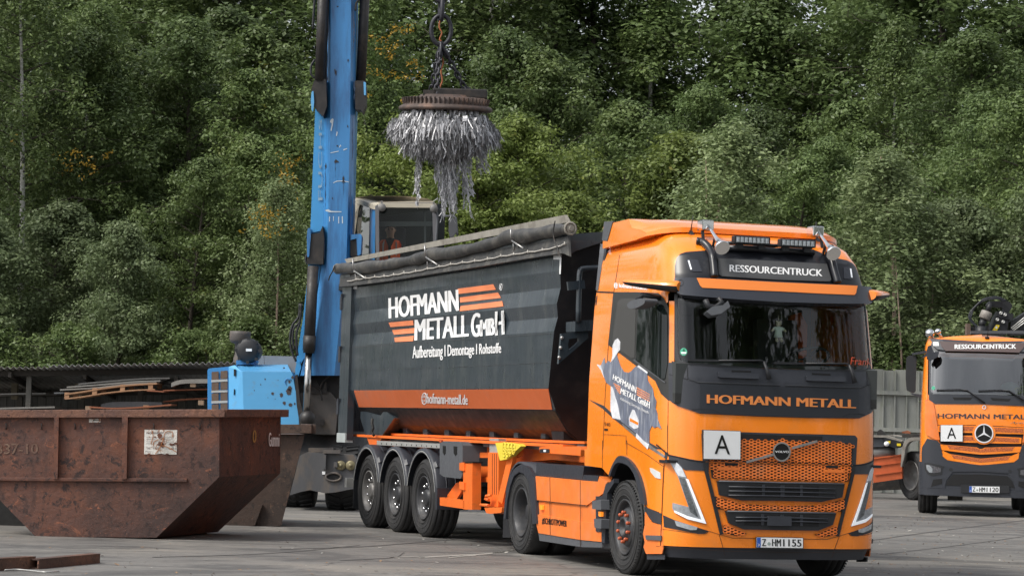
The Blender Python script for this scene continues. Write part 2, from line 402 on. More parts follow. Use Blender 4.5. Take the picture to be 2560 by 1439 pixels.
def make_wheel(kind,parent,loc,flip=False,r=.507):
    e=empty('wheel',(0,0,0),parent=parent); e.location=loc
    if flip: e.rotation_euler=(0,0,math.pi)
    # outward side is -Y
    t=MB()
    if kind=='drive': tyre(t,r,.30,.15,0,False); tyre(t,r,.30,.50,0,False)
    elif kind=='trailer': tyre(t,r,.385,.195)
    else: tyre(t,r,.315,.16,0,True)
    if kind in('drive','front'):   # side lugs
        for k in range(72):
            a=k/72*2*math.pi; R=Matrix.Rotation(-a,3,'Y'); t.box(R@Vector((r-.019,.014,0)),(.022,.02,.008),R,0)
    t.build('tyre',M_tyre,e)
    rim=MB()
    if kind=='drive':
        P=[(.30,.03),(.302,.012),(.29,.008),(.278,.02),(.262,.06),(.25,.10),(.247,.19),(.235,.21),(.20,.215),(.12,.215),(.115,.12),(.10,.10),(.0,.10)]
        rim.lathe(P,(0,0,0),'Y',40); m=M_rimd
        for k in range(10):
            a=k/10*2*math.pi; rim.cyl((.168*math.cos(a),.215,.168*math.sin(a)),(.168*math.cos(a),.185,.168*math.sin(a)),.018,6)
    elif kind=='front':
        P=[(.30,.03),(.302,.012),(.29,.008),(.275,.03),(.262,.075),(.25,.10),(.225,.085),(.205,.04),(.19,.022),(.12,.022),(.113,-.005),(.10,-.012),(.085,-.012),(.08,.05),(.0,.06)]
        rim.lathe(P,(0,0,0),'Y',40); m=M_rimd
    else:
        P=[(.30,.03),(.302,.012),(.29,.008),(.275,.03),(.262,.09),(.25,.09),(.238,.115),(.22,.12),(.12,.12),(.115,.05),(.09,.035),(.0,.035)]
        rim.lathe(P,(0,0,0),'Y',40); m=M_rimd if kind=='trailer' else M_rimg
    rim.build('rim',m,e)
    if kind!='drive':
        nt=MB(); yy={'front':.022}.get(kind,.12)
        for k in range(10):
            a=(k+.5)/10*2*math.pi; rr_=.157 if kind=='front' else .185
            c=(rr_*math.cos(a),yy,rr_*math.sin(a)); d=(c[0],yy-(.03 if kind=='front' else .055),c[2])
            nt.cyl(c,d,.018 if kind=='front' else .014,10)
            nt.ball(d,.020 if kind=='front' else .023,6)
        nt.build('wheel_nuts',M_orcap if kind=='front' else M_chr,e)
    return e
M_rimd=mat('dark_rim',(.035,.036,.04),.5,metal=.15,var=.2,vscale=9,col2=(.10,.09,.08),c2amt=.4,c2scale=6)
M_rimg=mat('grey_rim',(.17,.165,.16),.5,metal=.3,var=.2,vscale=9)
# ---------------------------------------------------------------- tractor
TR=Frame(2.46473,26.58803,-1.26934)
cab=CabSurf(TR); side=plane(TR,1,-1.25)
T=empty('articulated_lorry_tractor',(TR.x,TR.y,0),TR.a,'orange lorry tractor with plate Z HM 1155, black visor and two roof light bars','lorry tractor')
def ringpt(s_,z,off=0):
    """perimeter parameter: -1..1 front (superellipse angle), beyond = straight side to the rear"""
    hw=np.interp(z,cab.Z,cab.HW)+off; xf=np.interp(z,cab.Z,cab.XF)+off
    if abs(s_)<=1:
        a=s_*math.pi/2; sy=math.sin(a); cx=math.cos(a); n=cab.n
        y=hw*math.copysign(abs(sy)**(2/n),sy); x=xf*abs(cx)**(2/n)-.05*(y/hw)**2
    else:
        y=math.copysign(hw,s_); x=-.05-(abs(s_)-1)
    return (x,y,z)
def shell(zs,sl,off=0,name='cab_shell',mt=None,holes=None,top=False,mi=0):
    mb=MB(); V=[ringpt(s_,z,off) for z in zs for s_ in sl]; n=len(sl); F=[]
    for i in range(len(zs)-1):
        for k in range(n-1):
            q=(i*n+k,i*n+k+1,(i+1)*n+k+1,(i+1)*n+k)
            c=np.mean([V[j] for j in q],0)
            if holes and holes(c): continue
            F.append(q)
    mb.add(V,F,0,True)
    for i,v in enumerate(V):
        q=np.array(v); 
        if v[0]<-.04: g=np.array([0,math.copysign(1,v[1]),0.0])
        else: g=cab.normal(q)
        if v[0]<-.04:
            gz=(np.interp(v[2]+.01,cab.Z,cab.HW)-np.interp(v[2]-.01,cab.Z,cab.HW))/.02; g=np.array([0,math.copysign(1,v[1]),-gz]); g/=np.linalg.norm(g)
        mb.n[i]=tuple(g)
    return mb
sl_f=[math.sin(k/40*math.pi/2)*1.0 for k in range(-40,41)]
sl_f=[k/48 for k in range(-48,49)]
sl_all=[-2.2,-1.9,-1.6,-1.3,-1.1]+sl_f+[1.1,1.3,1.6,1.9,2.2]
# windscreen region (in the cab's own z and y): open
def win_hole(c): return c[2]>2.24 and c[2]<3.08 and c[0]>.9 and abs(c[1])<1.17
zs=[1.26,1.4,1.6,1.8,2.0,2.1,2.2,2.24,2.4,2.6,2.8,2.9,3.0,3.08,3.2,3.3,3.4,3.48,3.55,3.6,3.65,3.68,3.70,3.715,3.73,3.738,3.742]
mb=shell(zs,sl_all,holes=win_hole); mb.build('cab_shell',M_or,T)
# closed back wall, floor and inner lining of the cab
mb=MB(); mb.prism([(-1.2,1.2),(1.2,1.2),(1.2,3.0),(1.1,3.55),(.8,3.7),(-.8,3.7),(-1.1,3.55),(-1.2,3.0)],-1.235,-1.20,'X'); mb.box((0,0,1.24),(2.4,2.44,.03)); mb.build('cab_rear_wall',M_plas2,T)
# interior
it=MB(); it.box((.2,0,1.9),(2.0,2.3,.10)); it.box((-.55,0,2.6),(.04,2.3,1.3)); it.build('cab_interior',mat('interior',(.028,.029,.028),.7,var=.3),T)
d=MB(); d.prism([(.75,1.9),(1.2,1.95),(1.2,2.26),(1.0,2.30),(.75,2.22)],-1.15,1.15,'Y'); d.build('dashboard',mat('dash',(.045,.05,.05),.55,var=.1),T)
sw=MB(); R=Matrix.Rotation(rad(-28),3,'Y'); c0=Vector((.72,.55,2.38))
sw.tube([c0+R@Vector((.23*math.cos(a),.23*math.sin(a),0)) for a in [k/24*2*math.pi for k in range(24)]],.017,6,closed=True)
for a in (0.2,2.2,4.2): sw.bar(c0,c0+R@Vector((.22*math.cos(a),.22*math.sin(a),0)),.04,.02)
sw.cyl(c0,c0+R@Vector((0,0,-.3)),.05,8); sw.build('steering_wheel',M_plas2,T)
for y in (.55,-.55):
    s_=MB(); s_.box((.15,y,2.05),(.5,.5,.16),bev=.04); s_.box((-.12,y,2.45),(.14,.5,.75),Matrix.Rotation(rad(-8),3,'Y'),bev=.05); s_.box((-.18,y,2.9),(.1,.3,.2),bev=.04); s_.build('seat',mat('seat_cloth',(.05,.05,.055),.9),T)
# windscreen
ws=[(1686.5,737),(1686.5,880),(1693,899),(1722,911),(1912,922.5),(2100,927),(2100,757),(1900,740),(1760,733)]
M_wind=bpy.data.materials.new('windscreen_glass'); M_wind.use_nodes=True
def glassmat(m,tint=(.55,.63,.60),mixf=.0,k=1.25):
    n=m.node_tree.nodes; l=m.node_tree.links; n.remove(n['Principled BSDF'])
    tr=n.new('ShaderNodeBsdfTransparent'); tr.inputs[0].default_value=(*tint,1); gl=n.new('ShaderNodeBsdfGlossy'); gl.inputs['Roughness'].default_value=.015; gl.inputs[0].default_value=(1,1,1,1)
    fr=n.new('ShaderNodeFresnel'); fr.inputs[0].default_value=1.55; ad=n.new('ShaderNodeMath'); ad.operation='MULTIPLY_ADD'; ad.inputs[1].default_value=k; ad.inputs[2].default_value=mixf
    mxs=n.new('ShaderNodeMixShader'); l.new(fr.outputs[0],ad.inputs[0]); l.new(ad.outputs[0],mxs.inputs[0]); l.new(tr.outputs[0],mxs.inputs[1]); l.new(gl.outputs[0],mxs.inputs[2]); l.new(mxs.outputs[0],n['Material Output'].inputs[0])
glassmat(M_wind,(.72,.80,.76),.0,.85)
patch('windscreen',ws,cab,M_wind,T,off=.002,th=0,mode='SL')
patch('front_pillar',px('G',[(671,150),(708,150),(706,592),(669,592)]),cab,M_or,T,off=.007,th=.05,mode='B')
# dark rim round the glass
rim_out=px('A',[(738,700),(738,1215),(748,1250),(850,1285)])+[(1912,926),(2100,931),(2100,925),(1912,920)]+px('A',[(850,1262),(790,1240),(768,1190),(766,700)])
patch('windscreen_frame',rim_out,cab,M_plas2,T,off=.006,mode='SL')
# lower dark band under the windscreen
band=px('V',[(135,200),(200,205),(340,228),(700,256),(1700,290),(1700,812),(1100,793),(480,762),(370,722),(240,680),(140,612)])
patch('lower_windscreen_panel',band,cab,M_plas,T,off=.010,mode='SL')
patch('sign_panel',px('V',[(487,432),(1700,484),(1700,806),(1100,787),(487,758)]),cab,mat('sign_dark',(.020,.023,.030),.38),T,off=.014,mode='SL')
seams('panel_seams',[('V',[(340,225),(350,385)],.9),('V',[(140,330),(350,385),(480,425),(1368,462)],1.0),('V',[(385,720),(490,712),(620,720),(700,755)],.8)],cab,M_seamd,T,off=.0155)
seams('bright_ledge',[('V',[(352,392),(480,418),(1100,437),(1368,447)],.9)],cab,M_gry,T,off=.014)
text('front_lettering','HOFMANN METALL',px('V',[(568,553),(2200,610),(2200,706),(568,650)]),cab,mat('orange_letters',(.72,.24,.06),.5),T,off=.018,bold=.085)
for nm,pl in (('grab_handle',[(690,305),(780,308),(850,332),(1040,335),(1060,322),(1140,325),(1140,380),(1060,380),(1000,376),(800,368),(700,365),(686,350)]),):
    patch(nm,px('V',pl),cab,M_plas,T,off=.045,th=.03,mode='B',rr=2)
patch('handle_recess',px('V',[(835,285),(1050,292),(1050,310),(835,305)]),cab,M_dark,T,off=.0125,mode='B')
def onsurf(fr,pts,surf,off): return [surf.hit(p,off) for p in px(fr,pts)]
def tube_on(name,fr,pts,surf,off,r,mt,parent,mode='R',n=8,cv=True):
    P=curve(pts,5) if cv else pts; offs=off if callable(off) else (lambda t:off)
    Q=[surf.hit(p,offs(i/(len(P)-1))) for i,p in enumerate(px(fr,P))]; res=[]
    for md in (('R','M') if mode=='B' else (mode,)):
        q=Q if md=='R' else [v*np.array([1,-1,1]) for v in Q]
        res.append(MB().tube(q,r,n).build(name,mt,parent))
    return res
for a,b in (([(1250,385),(1228,290),(1190,190)],[(1190,190),(1150,178),(690,180)]),([(2195,425),(2170,320),(2130,225)],[(2130,225),(2090,214),(1650,212)])):
    w_=MB(); w_.tube(onsurf('V',a,cab,.05),[.030,.022,.016],8); w_.tube(onsurf('V',b,cab,.05),.011,6)
    bl=onsurf('V',[(b[2][0],b[2][1]),(b[2][0]-345,b[2][1]-6)],cab,.035); w_.bar(bl[0],bl[1],.02,.022); bl=onsurf('V',[(b[1][0]-60,b[1][1]+5),(b[2][0],b[2][1]+2)],cab,.03); w_.bar(bl[0],bl[1],.015,.02)
    w_.build('wiper',M_plas2,T)
# green badge, name lettering on the glass
def disc_mb(c,ra,rb,surf,off,n=28,out=None,ring=None):
    poly=[(c[0]+ra*math.cos(2*math.pi*k/n),c[1]+rb*math.sin(2*math.pi*k/n)) for k in range(n)]
    hl=[[(c[0]+ra*ring*math.cos(2*math.pi*k/n),c[1]+rb*ring*math.sin(2*math.pi*k/n)) for k in range(n)]] if ring else ()
    return patch_mb(poly,surf,off,.004,'R',20,hl,out)
disc_mb(px('V',[(305,83)])[0],9,9.6,cab,.006).build('emission_sticker',mat('green_sticker',(.05,.36,.22),.5),T)
patch('sticker_field',rnd(px('V',[(275,85),(338,85),(330,105),(282,105)]),1),cab,M_whp,T,off=.009,th=.002)
text('sticker_number','4',px('V',[(293,50),(315,50),(315,80),(293,80)]),cab,M_ink,T,off=.0095,bold=.02)
text('name_lettering','Frank',px('V',[(2145,140),(2375,160),(2375,232),(2145,225)]),cab,mat('red_letters',(.55,.07,.02),.5),T,off=.007,bold=.0,shear=.15)
# -------- upper mask, sign, visor
patch('upper_mask',px('U',[(652,785),(650,640),(672,535),(715,485),(790,458),(1030,440),(1180,372),(2200,450),(2200,850)]),cab,M_blk,T,off=.006,mode='SL',step=10)
patch('sign_board',px('U',[(1200,538),(2300,592),(2300,835),(1250,768),(1215,740)]),cab,mat('sign_grey',(.065,.066,.068),.42,var=.05),T,off=.03,th=.03,mode='SL',rr=1)
text('sign_lettering','RESSOURCENTRUCK',px('D',[(495,415),(1287,457),(1287,515),(495,475)]),cab,M_white,T,off=.034,bold=.04)
vis=px('D',[(20,525),(212,527),(900,558),(1200,573),(1200,752),(600,714),(300,692),(75,672),(32,645),(20,600)])
M_vis=mat('visor_dark',(.030,.033,.043),.25,coat=.4)
patch('sun_visor',vis,cab,M_vis,T,off=.10,th=.10,mode='SL',step=10,rr=2)
patch('visor_strip',px('D',[(212,528),(1200,582),(1200,655),(600,630),(262,612),(243,595)]),cab,mat('orange_strip',(.86,.24,.045),.35),T,off=.108,th=.008,mode='SL',rr=1)
disc_mb(px('D',[(75,570)])[0],6.8,8,cab,.103,ring=.88).build('visor_ring',M_ink,T)
patch('corner_lamp',px('U',[(790,562),(830,545),(945,560),(1003,710),(870,706),(832,665)]),cab,mat('lampblack',(.02,.022,.03),.15,coat=.5),T,off=.013,mode='B',rr=2)
patch('corner_lamp_led',px('U',[(816,565),(836,565),(870,680),(852,684)]),cab,M_led,T,off=.017,mode='B')
# hoop bar and lamps
tube_on('lamp_bar_post','U',[(930,318),(1010,335),(1080,400),(1125,490),(1145,600),(1155,700),(1160,775)],cab,.05,.042,M_blk,T,'B',10)
lb=MB(); pl=onsurf('D',[(450,272),(700,280),(890,300)],cab,.05); full=pl+[q*np.array([1,-1,1]) for q in pl[::-1]][1:]; lb.tube(full,.035,8); 
full2=[q+np.array([-.05,0,.06]) for q in full]; lb.tube(full2,.02,8); lb.build('lamp_bar',M_blk,T)
def lightbar(c,w_,parent):
    e=empty('light_bar',parent=parent); e.location=c; e.rotation_euler=(0,0,0)
    b=MB(); b.box((0,0,0),(.09,w_,.085),bev=.018); b.box((-.02,w_*.3,-.065),(.06,.07,.05)); b.box((-.02,-w_*.3,-.065),(.06,.07,.05)); b.build('lamp_housing',M_plas2,e)
    l=MB()
    for k in range(8):
        y=-w_*.4+k*w_*.8/7; l.prism([(y-w_*.045,-.028),(y+w_*.045,-.028),(y+w_*.045,.028),(y-w_*.045,.028)],.045,.047,'X'); l.prism([(y-.012,-.024),(y+.022,-.024),(y-.002,.024)],.046,.052,'X')
    l.build('lamp_reflector',M_lens,e)
for (cx,cy) in ((1624,312),(2210,350)):
    p_=px('U',[(cx,cy)])[0]; q=at(TR,0,.98,p_); lightbar(tuple(q),.415,T)
# trumpets
for k,(bx,hx) in enumerate((((1070,115),(1262,410)),)):
    a=at(TR,0,.72,px('U',[bx])[0]); b=at(TR,0,1.15,px('U',[hx])[0])
    for sg in (1,-1):
        A=np.array(a)*[1,sg,1]; B_=np.array(b)*[1,sg,1]
        e=empty('air_horn',parent=T); d_=B_-A
        h=MB(); h.tube([A+d_*t for t in (0,.3,.55,.72,.85,.97,1.0)],[.013,.016,.02,.032,.055,.083,.080],14,cap=True); h.build('horn_trumpet',M_chr,e)
        h2=MB(); h2.box(A+np.array([-.06,0,.0]),(.16,.13,.11),bev=.012); h2.build('horn_box',M_chr,e)
        h3=MB(); h3.bar(A+np.array([-.02,-.05*sg,-.06]),A+np.array([.05,-.05*sg,-.28]),.03,.02); h3.bar(A+d_*.5,A+d_*.5+np.array([-.08,0,-.15]),.02,.02); h3.build('horn_bracket',M_plas2,e)
for sg in (1,-1):
    q=at(TR,1,-.74,px('U',[(852,290)])[0]); q2=q+np.array([.01,0.02,.26]); s3=np.array([1,sg,1])
    a_=MB(); a_.tube([(q+[0,0,.08])*s3,q2*s3],[.007,.004],6); fin=q*s3; a_.prism([(fin[0]-.10,fin[2]-.02),(fin[0]+.10,fin[2]-.02),(fin[0]+.05,fin[2]+.05),(fin[0]-.02,fin[2]+.10)],fin[1]-.02,fin[1]+.02,'Y'); a_.build('antenna',M_plas2,T)
# roof deflector
rs=MB(); prof=[(-1.24,3.60),(-1.24,3.85),(-1.15,3.875),(-.4,3.885),(.05,3.86),(.35,3.80),(.50,3.745),(.50,3.69),(.2,3.66)]
rings=[]; ny=24
for k in range(ny+1):
    t=-1+2*k/ny; y=1.13*math.sin(t*math.pi/2)**1 if False else 1.13*t; e_=abs(t)**8
    rings.append([(x-.34*e_*(1 if x>0 else 0), y, 3.56+(z-3.56)*(1-(.30 if x>0 else .03)*e_)) for x,z in prof])
nP=len(prof); V=[p for r_ in rings for p in r_]; F=[(k*nP+i,k*nP+(i+1)%nP,(k+1)*nP+(i+1)%nP,(k+1)*nP+i) for k in range(ny) for i in range(nP)]
rs.add(V,F,0,True); rs.add(rings[0],[tuple(range(nP))]); rs.add(rings[-1],[tuple(range(nP))]); o=rs.build('roof_deflector',M_or,T)
bv=o.modifiers.new('es','EDGE_SPLIT'); bv.split_angle=rad(40)
sideU=Plane(TR,(0,-1.15,3.4),(0,-1,.12))
patch('deflector_edge',px('H',[(612,50),(690,45),(640,222),(592,218)]),Plane(TR,(0,-1.132,3.4),(0,-1,0)),M_gry,T,off=.006,th=.03,mode='B',rr=2)
patch('side_fairing_edge',px('H',[(578,248),(622,248),(556,668),(537,665)]),cab,M_gry,T,off=.006,th=.03,mode='B',rr=1)
seams('fairing_gaps',[('H',[(590,232),(700,236),(780,240)],4),('H',[(545,680),(698,686)],3.4),('U',[(20,290),(120,262),(440,215),(690,205)],4)],cab,M_dark,T,off=.006)
seams('cab_seams',[('H',[(698,686),(768,248)],.8),('G',[(270,88),(232,462),(205,900),(188,1345)],.8),('A',[(1,1),(1,1.5)],.1) if False else ('G',[(662,870),(658,1240)],.8),
  ('C',[(108,10),(108,285)],.9),('G',[(195,1108),(360,1118)],.9),('G',[(360,1118),(358,1180)],.6),('G',[(665,165),(705,162)],.5)],cab,M_seam,T,off=.003)
text('roof_side_lettering','@ hofmann-metall.de',px('H',[(702,595),(1000,628),(1000,672),(702,648)]),cab,M_white,T,off=.004,bold=.03)
# side window area
patch('door_surround',px('G',[(268,85),(440,85),(590,92),(632,130),(668,205),(668,868),(610,815),(585,760),(570,725),(400,590),(232,465)]),cab,mat('matt_black',(.028,.028,.027),.45),T,off=.005,mode='B',rr=1)
patch('side_film',px('G',[(300,150),(330,132),(432,130),(420,560),(395,560),(310,498),(265,440),(262,410)]),cab,mat('film_grey',(.050,.049,.047),.5),T,off=.009,mode='B',rr=2)
patch('door_window',px('G',[(455,150),(570,155),(625,180),(655,235),(657,600),(640,705),(622,716),(430,575),(440,300)]),cab,M_glass,T,off=.011,th=.006,mode='B',rr=2)
seams('window_trim',[('G',[(415,572),(520,650),(620,722),(640,735)],2.2)],cab,M_gry,T,off=.014)
for sg in (-1,1):
    a=np.array((1.10,1.08*sg,3.06)); b=np.array((.60,1.54*sg,3.115)); m1=MB(); m2_=MB(); ax=np.array([.62,.78*sg,0.])
    ts=(0,.04,.3,.6,.85,.95,1); K=16; S=[]
    for t_ in ts:
        k_={0:.8,.04:1,.3:.95,.6:.78,.85:.6,.95:.45,1:.12}[t_]; c=a*(1-t_)+b*t_; S.append([c+ax*.10*k_*math.cos(q)+np.array([0,0,.062*k_*math.sin(q)]) for q in [2*math.pi*j/K for j in range(K)]])
    V_=[p for s_ in S for p in s_]
    for mm,cond in ((m1,lambda j:j<K//2),(m2_,lambda j:j>=K//2)): mm.add(V_,[(i*K+j,i*K+(j+1)%K,(i+1)*K+(j+1)%K,(i+1)*K+j) for i in range(len(ts)-1) for j in range(K) if cond(j)],0,True)
    m1.add(S[0],[tuple(range(K))]); m1.build('camera_arm',M_or,T); m2_.build('arm_underside',M_plas2,T)
sm=MB(); pm=Plane(TR,(0,-1.47,2.9),(0,-1,0))
patch_mb(rnd(px('H',[(812,800),(845,762),(940,738),(985,742),(975,788),(905,825),(840,836)]),6),pm,0,.14,'R',0,(),sm); sm.build('kerb_mirror',M_gry,T)
sm=MB(); q0=at(TR,1,-1.42,px('H',[(900,765)])[0]); q1=at(TR,1,-1.30,px('H',[(1020,715)])[0]); sm.tube([q0,(q0+q1)/2+[0,0,.04],q1,q1+[0,.12,-.02]],.028,8); sm.build('mirror_arm',M_plas2,T)
patch('front_mirror',px('D',[(292,815),(345,775),(440,760),(478,722),(500,775),(420,835),(340,850)]),cab,M_gry,T,off=.30,th=.12,mode='R',rr=3)
tube_on('front_mirror_arm','D',[(285,715),(310,770),(370,785),(430,740),(395,700)],cab,.24,.030,M_plas2,T,cv=False)
# decal of torn steel with firm lettering
torn=px('G',[(148,605),(178,612),(203,555),(210,602),(232,578),(250,590),(275,545),(285,500),(300,560),(318,615),(345,658),(378,665),(398,652),(425,622),(450,612),(510,660),(516,720),(552,780),(560,830),(578,870),(572,920),(585,960),(588,1000),(615,1070),(585,1052),(562,1062),(545,1045),(528,1085),(526,1185),(500,1175),(462,1148),(430,1100),(385,1062),(320,1012),(300,1003),(262,995),(247,930),(250,760),(215,735),(205,705),(190,660),(180,630)])
M_torn=mat('steel_decal',(.16,.18,.24),.35,var=.35,vscale=6,stretch=(3,3,.6),metal=.2,col2=(.40,.42,.47),c2amt=.7,c2scale=5)
patch('steel_decal',torn,cab,M_torn,T,off=.006,th=.003)
for pl in ([(250,592),(262,545),(262,470),(280,430),(300,418),(318,442),(316,500),(300,520),(275,560)],[(250,762),(262,770),(300,900),(320,1002),(262,990),(247,930)],[(380,990),(405,930),(420,935),(450,1010),(448,1060),(420,1070),(385,1045)],[(435,1100),(480,1150),(525,1180),(515,1215),(470,1170),(430,1130)],[(450,610),(515,660),(512,672),(440,622)],[(148,605),(178,612),(200,700),(180,650)]):
    patch('decal_curl',px('G',pl),cab,mat('decal_white',(.62,.63,.66),.4,var=.3,vscale=7),T,off=.010,th=.003)
patch('decal_magnet',px('G',[(388,990),(446,1022),(446,1042),(386,1012)]),cab,M_or,T,off=.0125,th=.002)
lt=MB(); text_mb('HOFMANN',px('G',[(270,675),(435,768),(430,812),(264,712)]),cab,.0095,.04,0,1,lt); text_mb('METALL GmbH',px('G',[(325,775),(532,872),(528,922),(320,812)]),cab,.0095,.04,0,1,lt)
text_mb('Aufbereitung | Demontage | Rohstoffe',px('G',[(320,838),(524,942),(522,968),(318,864)]),cab,.0095,0,0,1,lt); lt.build('door_lettering',M_white,T)
st=MB()
for k in range(4):
    d_=k*16; patch_mb(px('G',[(436,768+d_),(525,818+d_),(532,826+d_),(437,776+d_)]),cab,.0095,.002,'R',0,(),st)
    patch_mb(px('G',[(268+k*8,738+d_),(318,765+d_),(318,772+d_),(272+k*8,746+d_)]),cab,.0095,.002,'R',0,(),st)
st.build('door_logo_stripes',M_orv,T)
text('power_badge','540',px('G',[(204,1020),(245,1025),(245,1052),(204,1046)]),cab,M_ink,T,off=.005)
patch('badge_bar',px('G',[(203,1066),(228,1068),(228,1082),(203,1080)]),cab,M_ink,T,off=.005)
patch('swoosh_trim',px('G',[(93,858),(200,903),(262,962),(420,1090),(530,1168),(664,1243),(650,1288),(520,1200),(250,978),(190,922)]),cab,M_plas,T,off=.004,mode='B')
patch('swoosh_silver',px('G',[(330,1030),(430,1108),(525,1178),(640,1262),(632,1276),(515,1200),(340,1052)]),cab,M_steel,T,off=.008,mode='B')  # silver band along the dark trim
# -------- lower body
sl_b=[k/40 for k in range(-40,41)]
bump=MB(); zz=[.37,.40,.5,.6,.7,.8,.9,1.0,1.1,1.2,1.255]
V=[];n=0
SL=[s_ for s_ in sl_b if ringpt(s_,.8)[0]>.98]
mbb=MB(); V=[ringpt(s_,z,-.0) for z in zz for s_ in SL]; n=len(SL); F=[(i*n+k,i*n+k+1,(i+1)*n+k+1,(i+1)*n+k) for i in range(len(zz)-1) for k in range(n-1)]
mbb.add(V,F,0,True)
for i,v in enumerate(V): mbb.n[i]=tuple(cab.normal(np.array(v)))
mbb.build('bumper',M_or,T)
lip=MB(); V=[ringpt(s_,z,-.03 if z>.3 else -.06) for z in (.25,.36,.375) for s_ in SL]; lip.add(V,[(i*n+k,i*n+k+1,(i+1)*n+k+1,(i+1)*n+k) for i in range(2) for k in range(n-1)],0,True); lip.build('bumper_lip',M_plas,T)
core=MB(); core.box((.72,0,.78),(.8,2.0,.9)); core.box((.95,0,1.18),(.3,2.2,.12)); core.box((.1,0,.95),(1.2,1.3,.5)); core.build('underbody',M_dark,T)
# gap and brow between hood and lamps
patch('lamp_brow',px('C',[(112,283),(330,330),(470,352),(470,440),(270,432),(190,352),(125,335)]),cab,M_plas,T,off=.006,mode='B')
seams('hood_gap',[('C',[(0,190),(60,240),(115,290),(330,340),(470,358)],3.0)],cab,M_dark,T,off=.009)
seams('bumper_seams',[('C',[(75,385),(62,640),(50,950),(40,1150)],1.4),('C',[(598,1040),(625,1130),(655,1250)],.9),('C',[(0,1155),(300,1180),(640,1200),(1195,1212)],.8),('C',[(60,992),(300,1025),(480,1035),(500,1010),(610,1045),(730,1078),(1195,1080)],.8)],cab,M_seam,T,off=.004)
# headlights
hl=px('C',[(128,356),(185,350),(245,405),(292,508),(480,945),(300,900),(178,838),(155,795),(155,742),(308,782),(206,492),(150,392)])
for md in 'RM':
    e=empty('headlight',parent=T)
    patch('lamp_lens',rnd(hl,1.5),cab,mat('headlamp_lens',(.33,.35,.38),.10,metal=.3,coat=1,var=.35,vscale=26,rvar=0),e,off=.010,mode=md)
    patch('daytime_light',px('C',[(282,512),(308,522),(478,942),(300,898),(178,836),(172,815),(300,868),(432,902)]),cab,M_led,e,off=.016,th=.006,mode=md)
    patch('lamp_cells',px('C',[(215,500),(272,512),(400,880),(325,830),(310,775)]),cab,mat('lamp_dark',(.09,.10,.11),.15,coat=1,var=.6,vscale=40,rvar=0),e,off=.0135,th=.004,mode=md)
    patch('lamp_top_light',px('C',[(135,360),(190,355),(250,420),(285,500),(212,488),(160,395)]),cab,mat('lamp_pale',(.6,.63,.68),.12,coat=1,var=.2,vscale=20),e,off=.014,th=.004,mode=md)
patch('fog_lamp_trim',px('C',[(66,860),(170,905),(390,975),(502,1010),(460,1037),(400,1037),(75,972)]),cab,M_plas2,T,off=.007,mode='B')
patch('fog_lamp',px('C',[(175,910),(395,975),(385,1000),(330,1002),(195,962)]),cab,M_lens,T,off=.013,mode='B',rr=1)
patch('side_repeater',px('E',[(1630,290),(1655,295),(1740,342),(1745,408),(1690,395),(1640,335)]),cab,mat('clear_lens',(.62,.64,.66),.2,coat=.8,var=.1),T,off=.012,mode='B',rr=1)
# grille
patch('grille_frame',px('C',[(1000,80),(1600,95),(1890,105),(1912,130),(1896,385),(1000,360)]),cab,M_plas,T,off=.010,mode='SR',rr=1)
patch('grille_slot',px('C',[(1000,100),(1580,112),(1575,155),(1000,140)]),cab,M_dark,T,off=.013,mode='SR')
patch('grille_strip',px('C',[(1850,386),(1893,398),(1893,440),(1740,1062),(1710,1055),(1850,490)]),cab,M_plas2,T,off=.014,mode='B')
text('model_badge','FH',px('C',[(1775,118),(1845,121),(1845,148),(1775,145)]),cab,mat('badge_grey',(.05,.05,.055),.4),T,off=.0145)
M_gb=mat('grille_backing',(.012,.008,.006),.7)
def inpoly(p,poly):
    r=False; j=len(poly)-1
    for i in range(len(poly)):
        (xi,yi),(xj,yj)=poly[i],poly[j]
        if (yi>p[1])!=(yj>p[1]) and p[0]<(xj-xi)*(p[1]-yi)/(yj-yi)+xi: r=not r
        j=i
    return r
hexw,hexh=.0520,.0320
def hexregion(pxpoly,off=.028,depth=.02):
    latt=MB()
    P=[cab.hit(q,off) for q in pxpoly]; P2=[(p[1],p[2]) for p in P if True]
    ymax=max(p[0] for p in P2); z0=min(p[1] for p in P2); z1=max(p[1] for p in P2)
    reg=[(max(p[0],-.001),p[1]) for p in P2]
    def inside(y,z): return inpoly((abs(y)+1e-5,z),[(a if a>.02 else -.2,b) for a,b in reg])
    nz=int((z1-z0)/(hexh*.5))+3; nyy=int(ymax/hexw)+2
    for iz in range(-1,nz):
        for iy in range(-2*nyy,2*nyy+1):
            if (iz+iy)%2: continue
            cy=iy*hexw/2; cz=z0+iz*hexh/2*1.0+hexh*.3
            cy=iy*hexw*.75/1.0; cz=z0+.3*hexh+iz*hexh*.5
            if not inside(cy,cz): continue
            ho=[(cy+a*hexw*.5,cz+b*hexh*.5) for a,b in ((-1,0),(-.5,1),(.5,1),(1,0),(.5,-1),(-.5,-1))]
            hi=[(cy+a*hexw*.36,cz+b*hexh*.30) for a,b in ((-1,0),(-.6,.82),(.6,.82),(1,0),(.6,-.82),(-.6,-.82))]
            f=lambda y,z,o_: (cab.front(y,z,o_),y,z)
            V=[f(y,z,off) for y,z in ho]+[f(y,z,off) for y,z in hi]+[f(y,z,off-depth) for y,z in hi]
            F=[(k,(k+1)%6,6+(k+1)%6,6+k) for k in range(6)]+[(6+k,6+(k+1)%6,12+(k+1)%6,12+k) for k in range(6)]
            latt.add(V,F)
    latt.build('grille_mesh',M_or2,T,recalc=False)
R1=px('C',[(1100,140),(1870,182),(1860,376),(1100,352)]); R2=px('C',[(1100,372),(1845,398),(1826,540),(1100,522)])
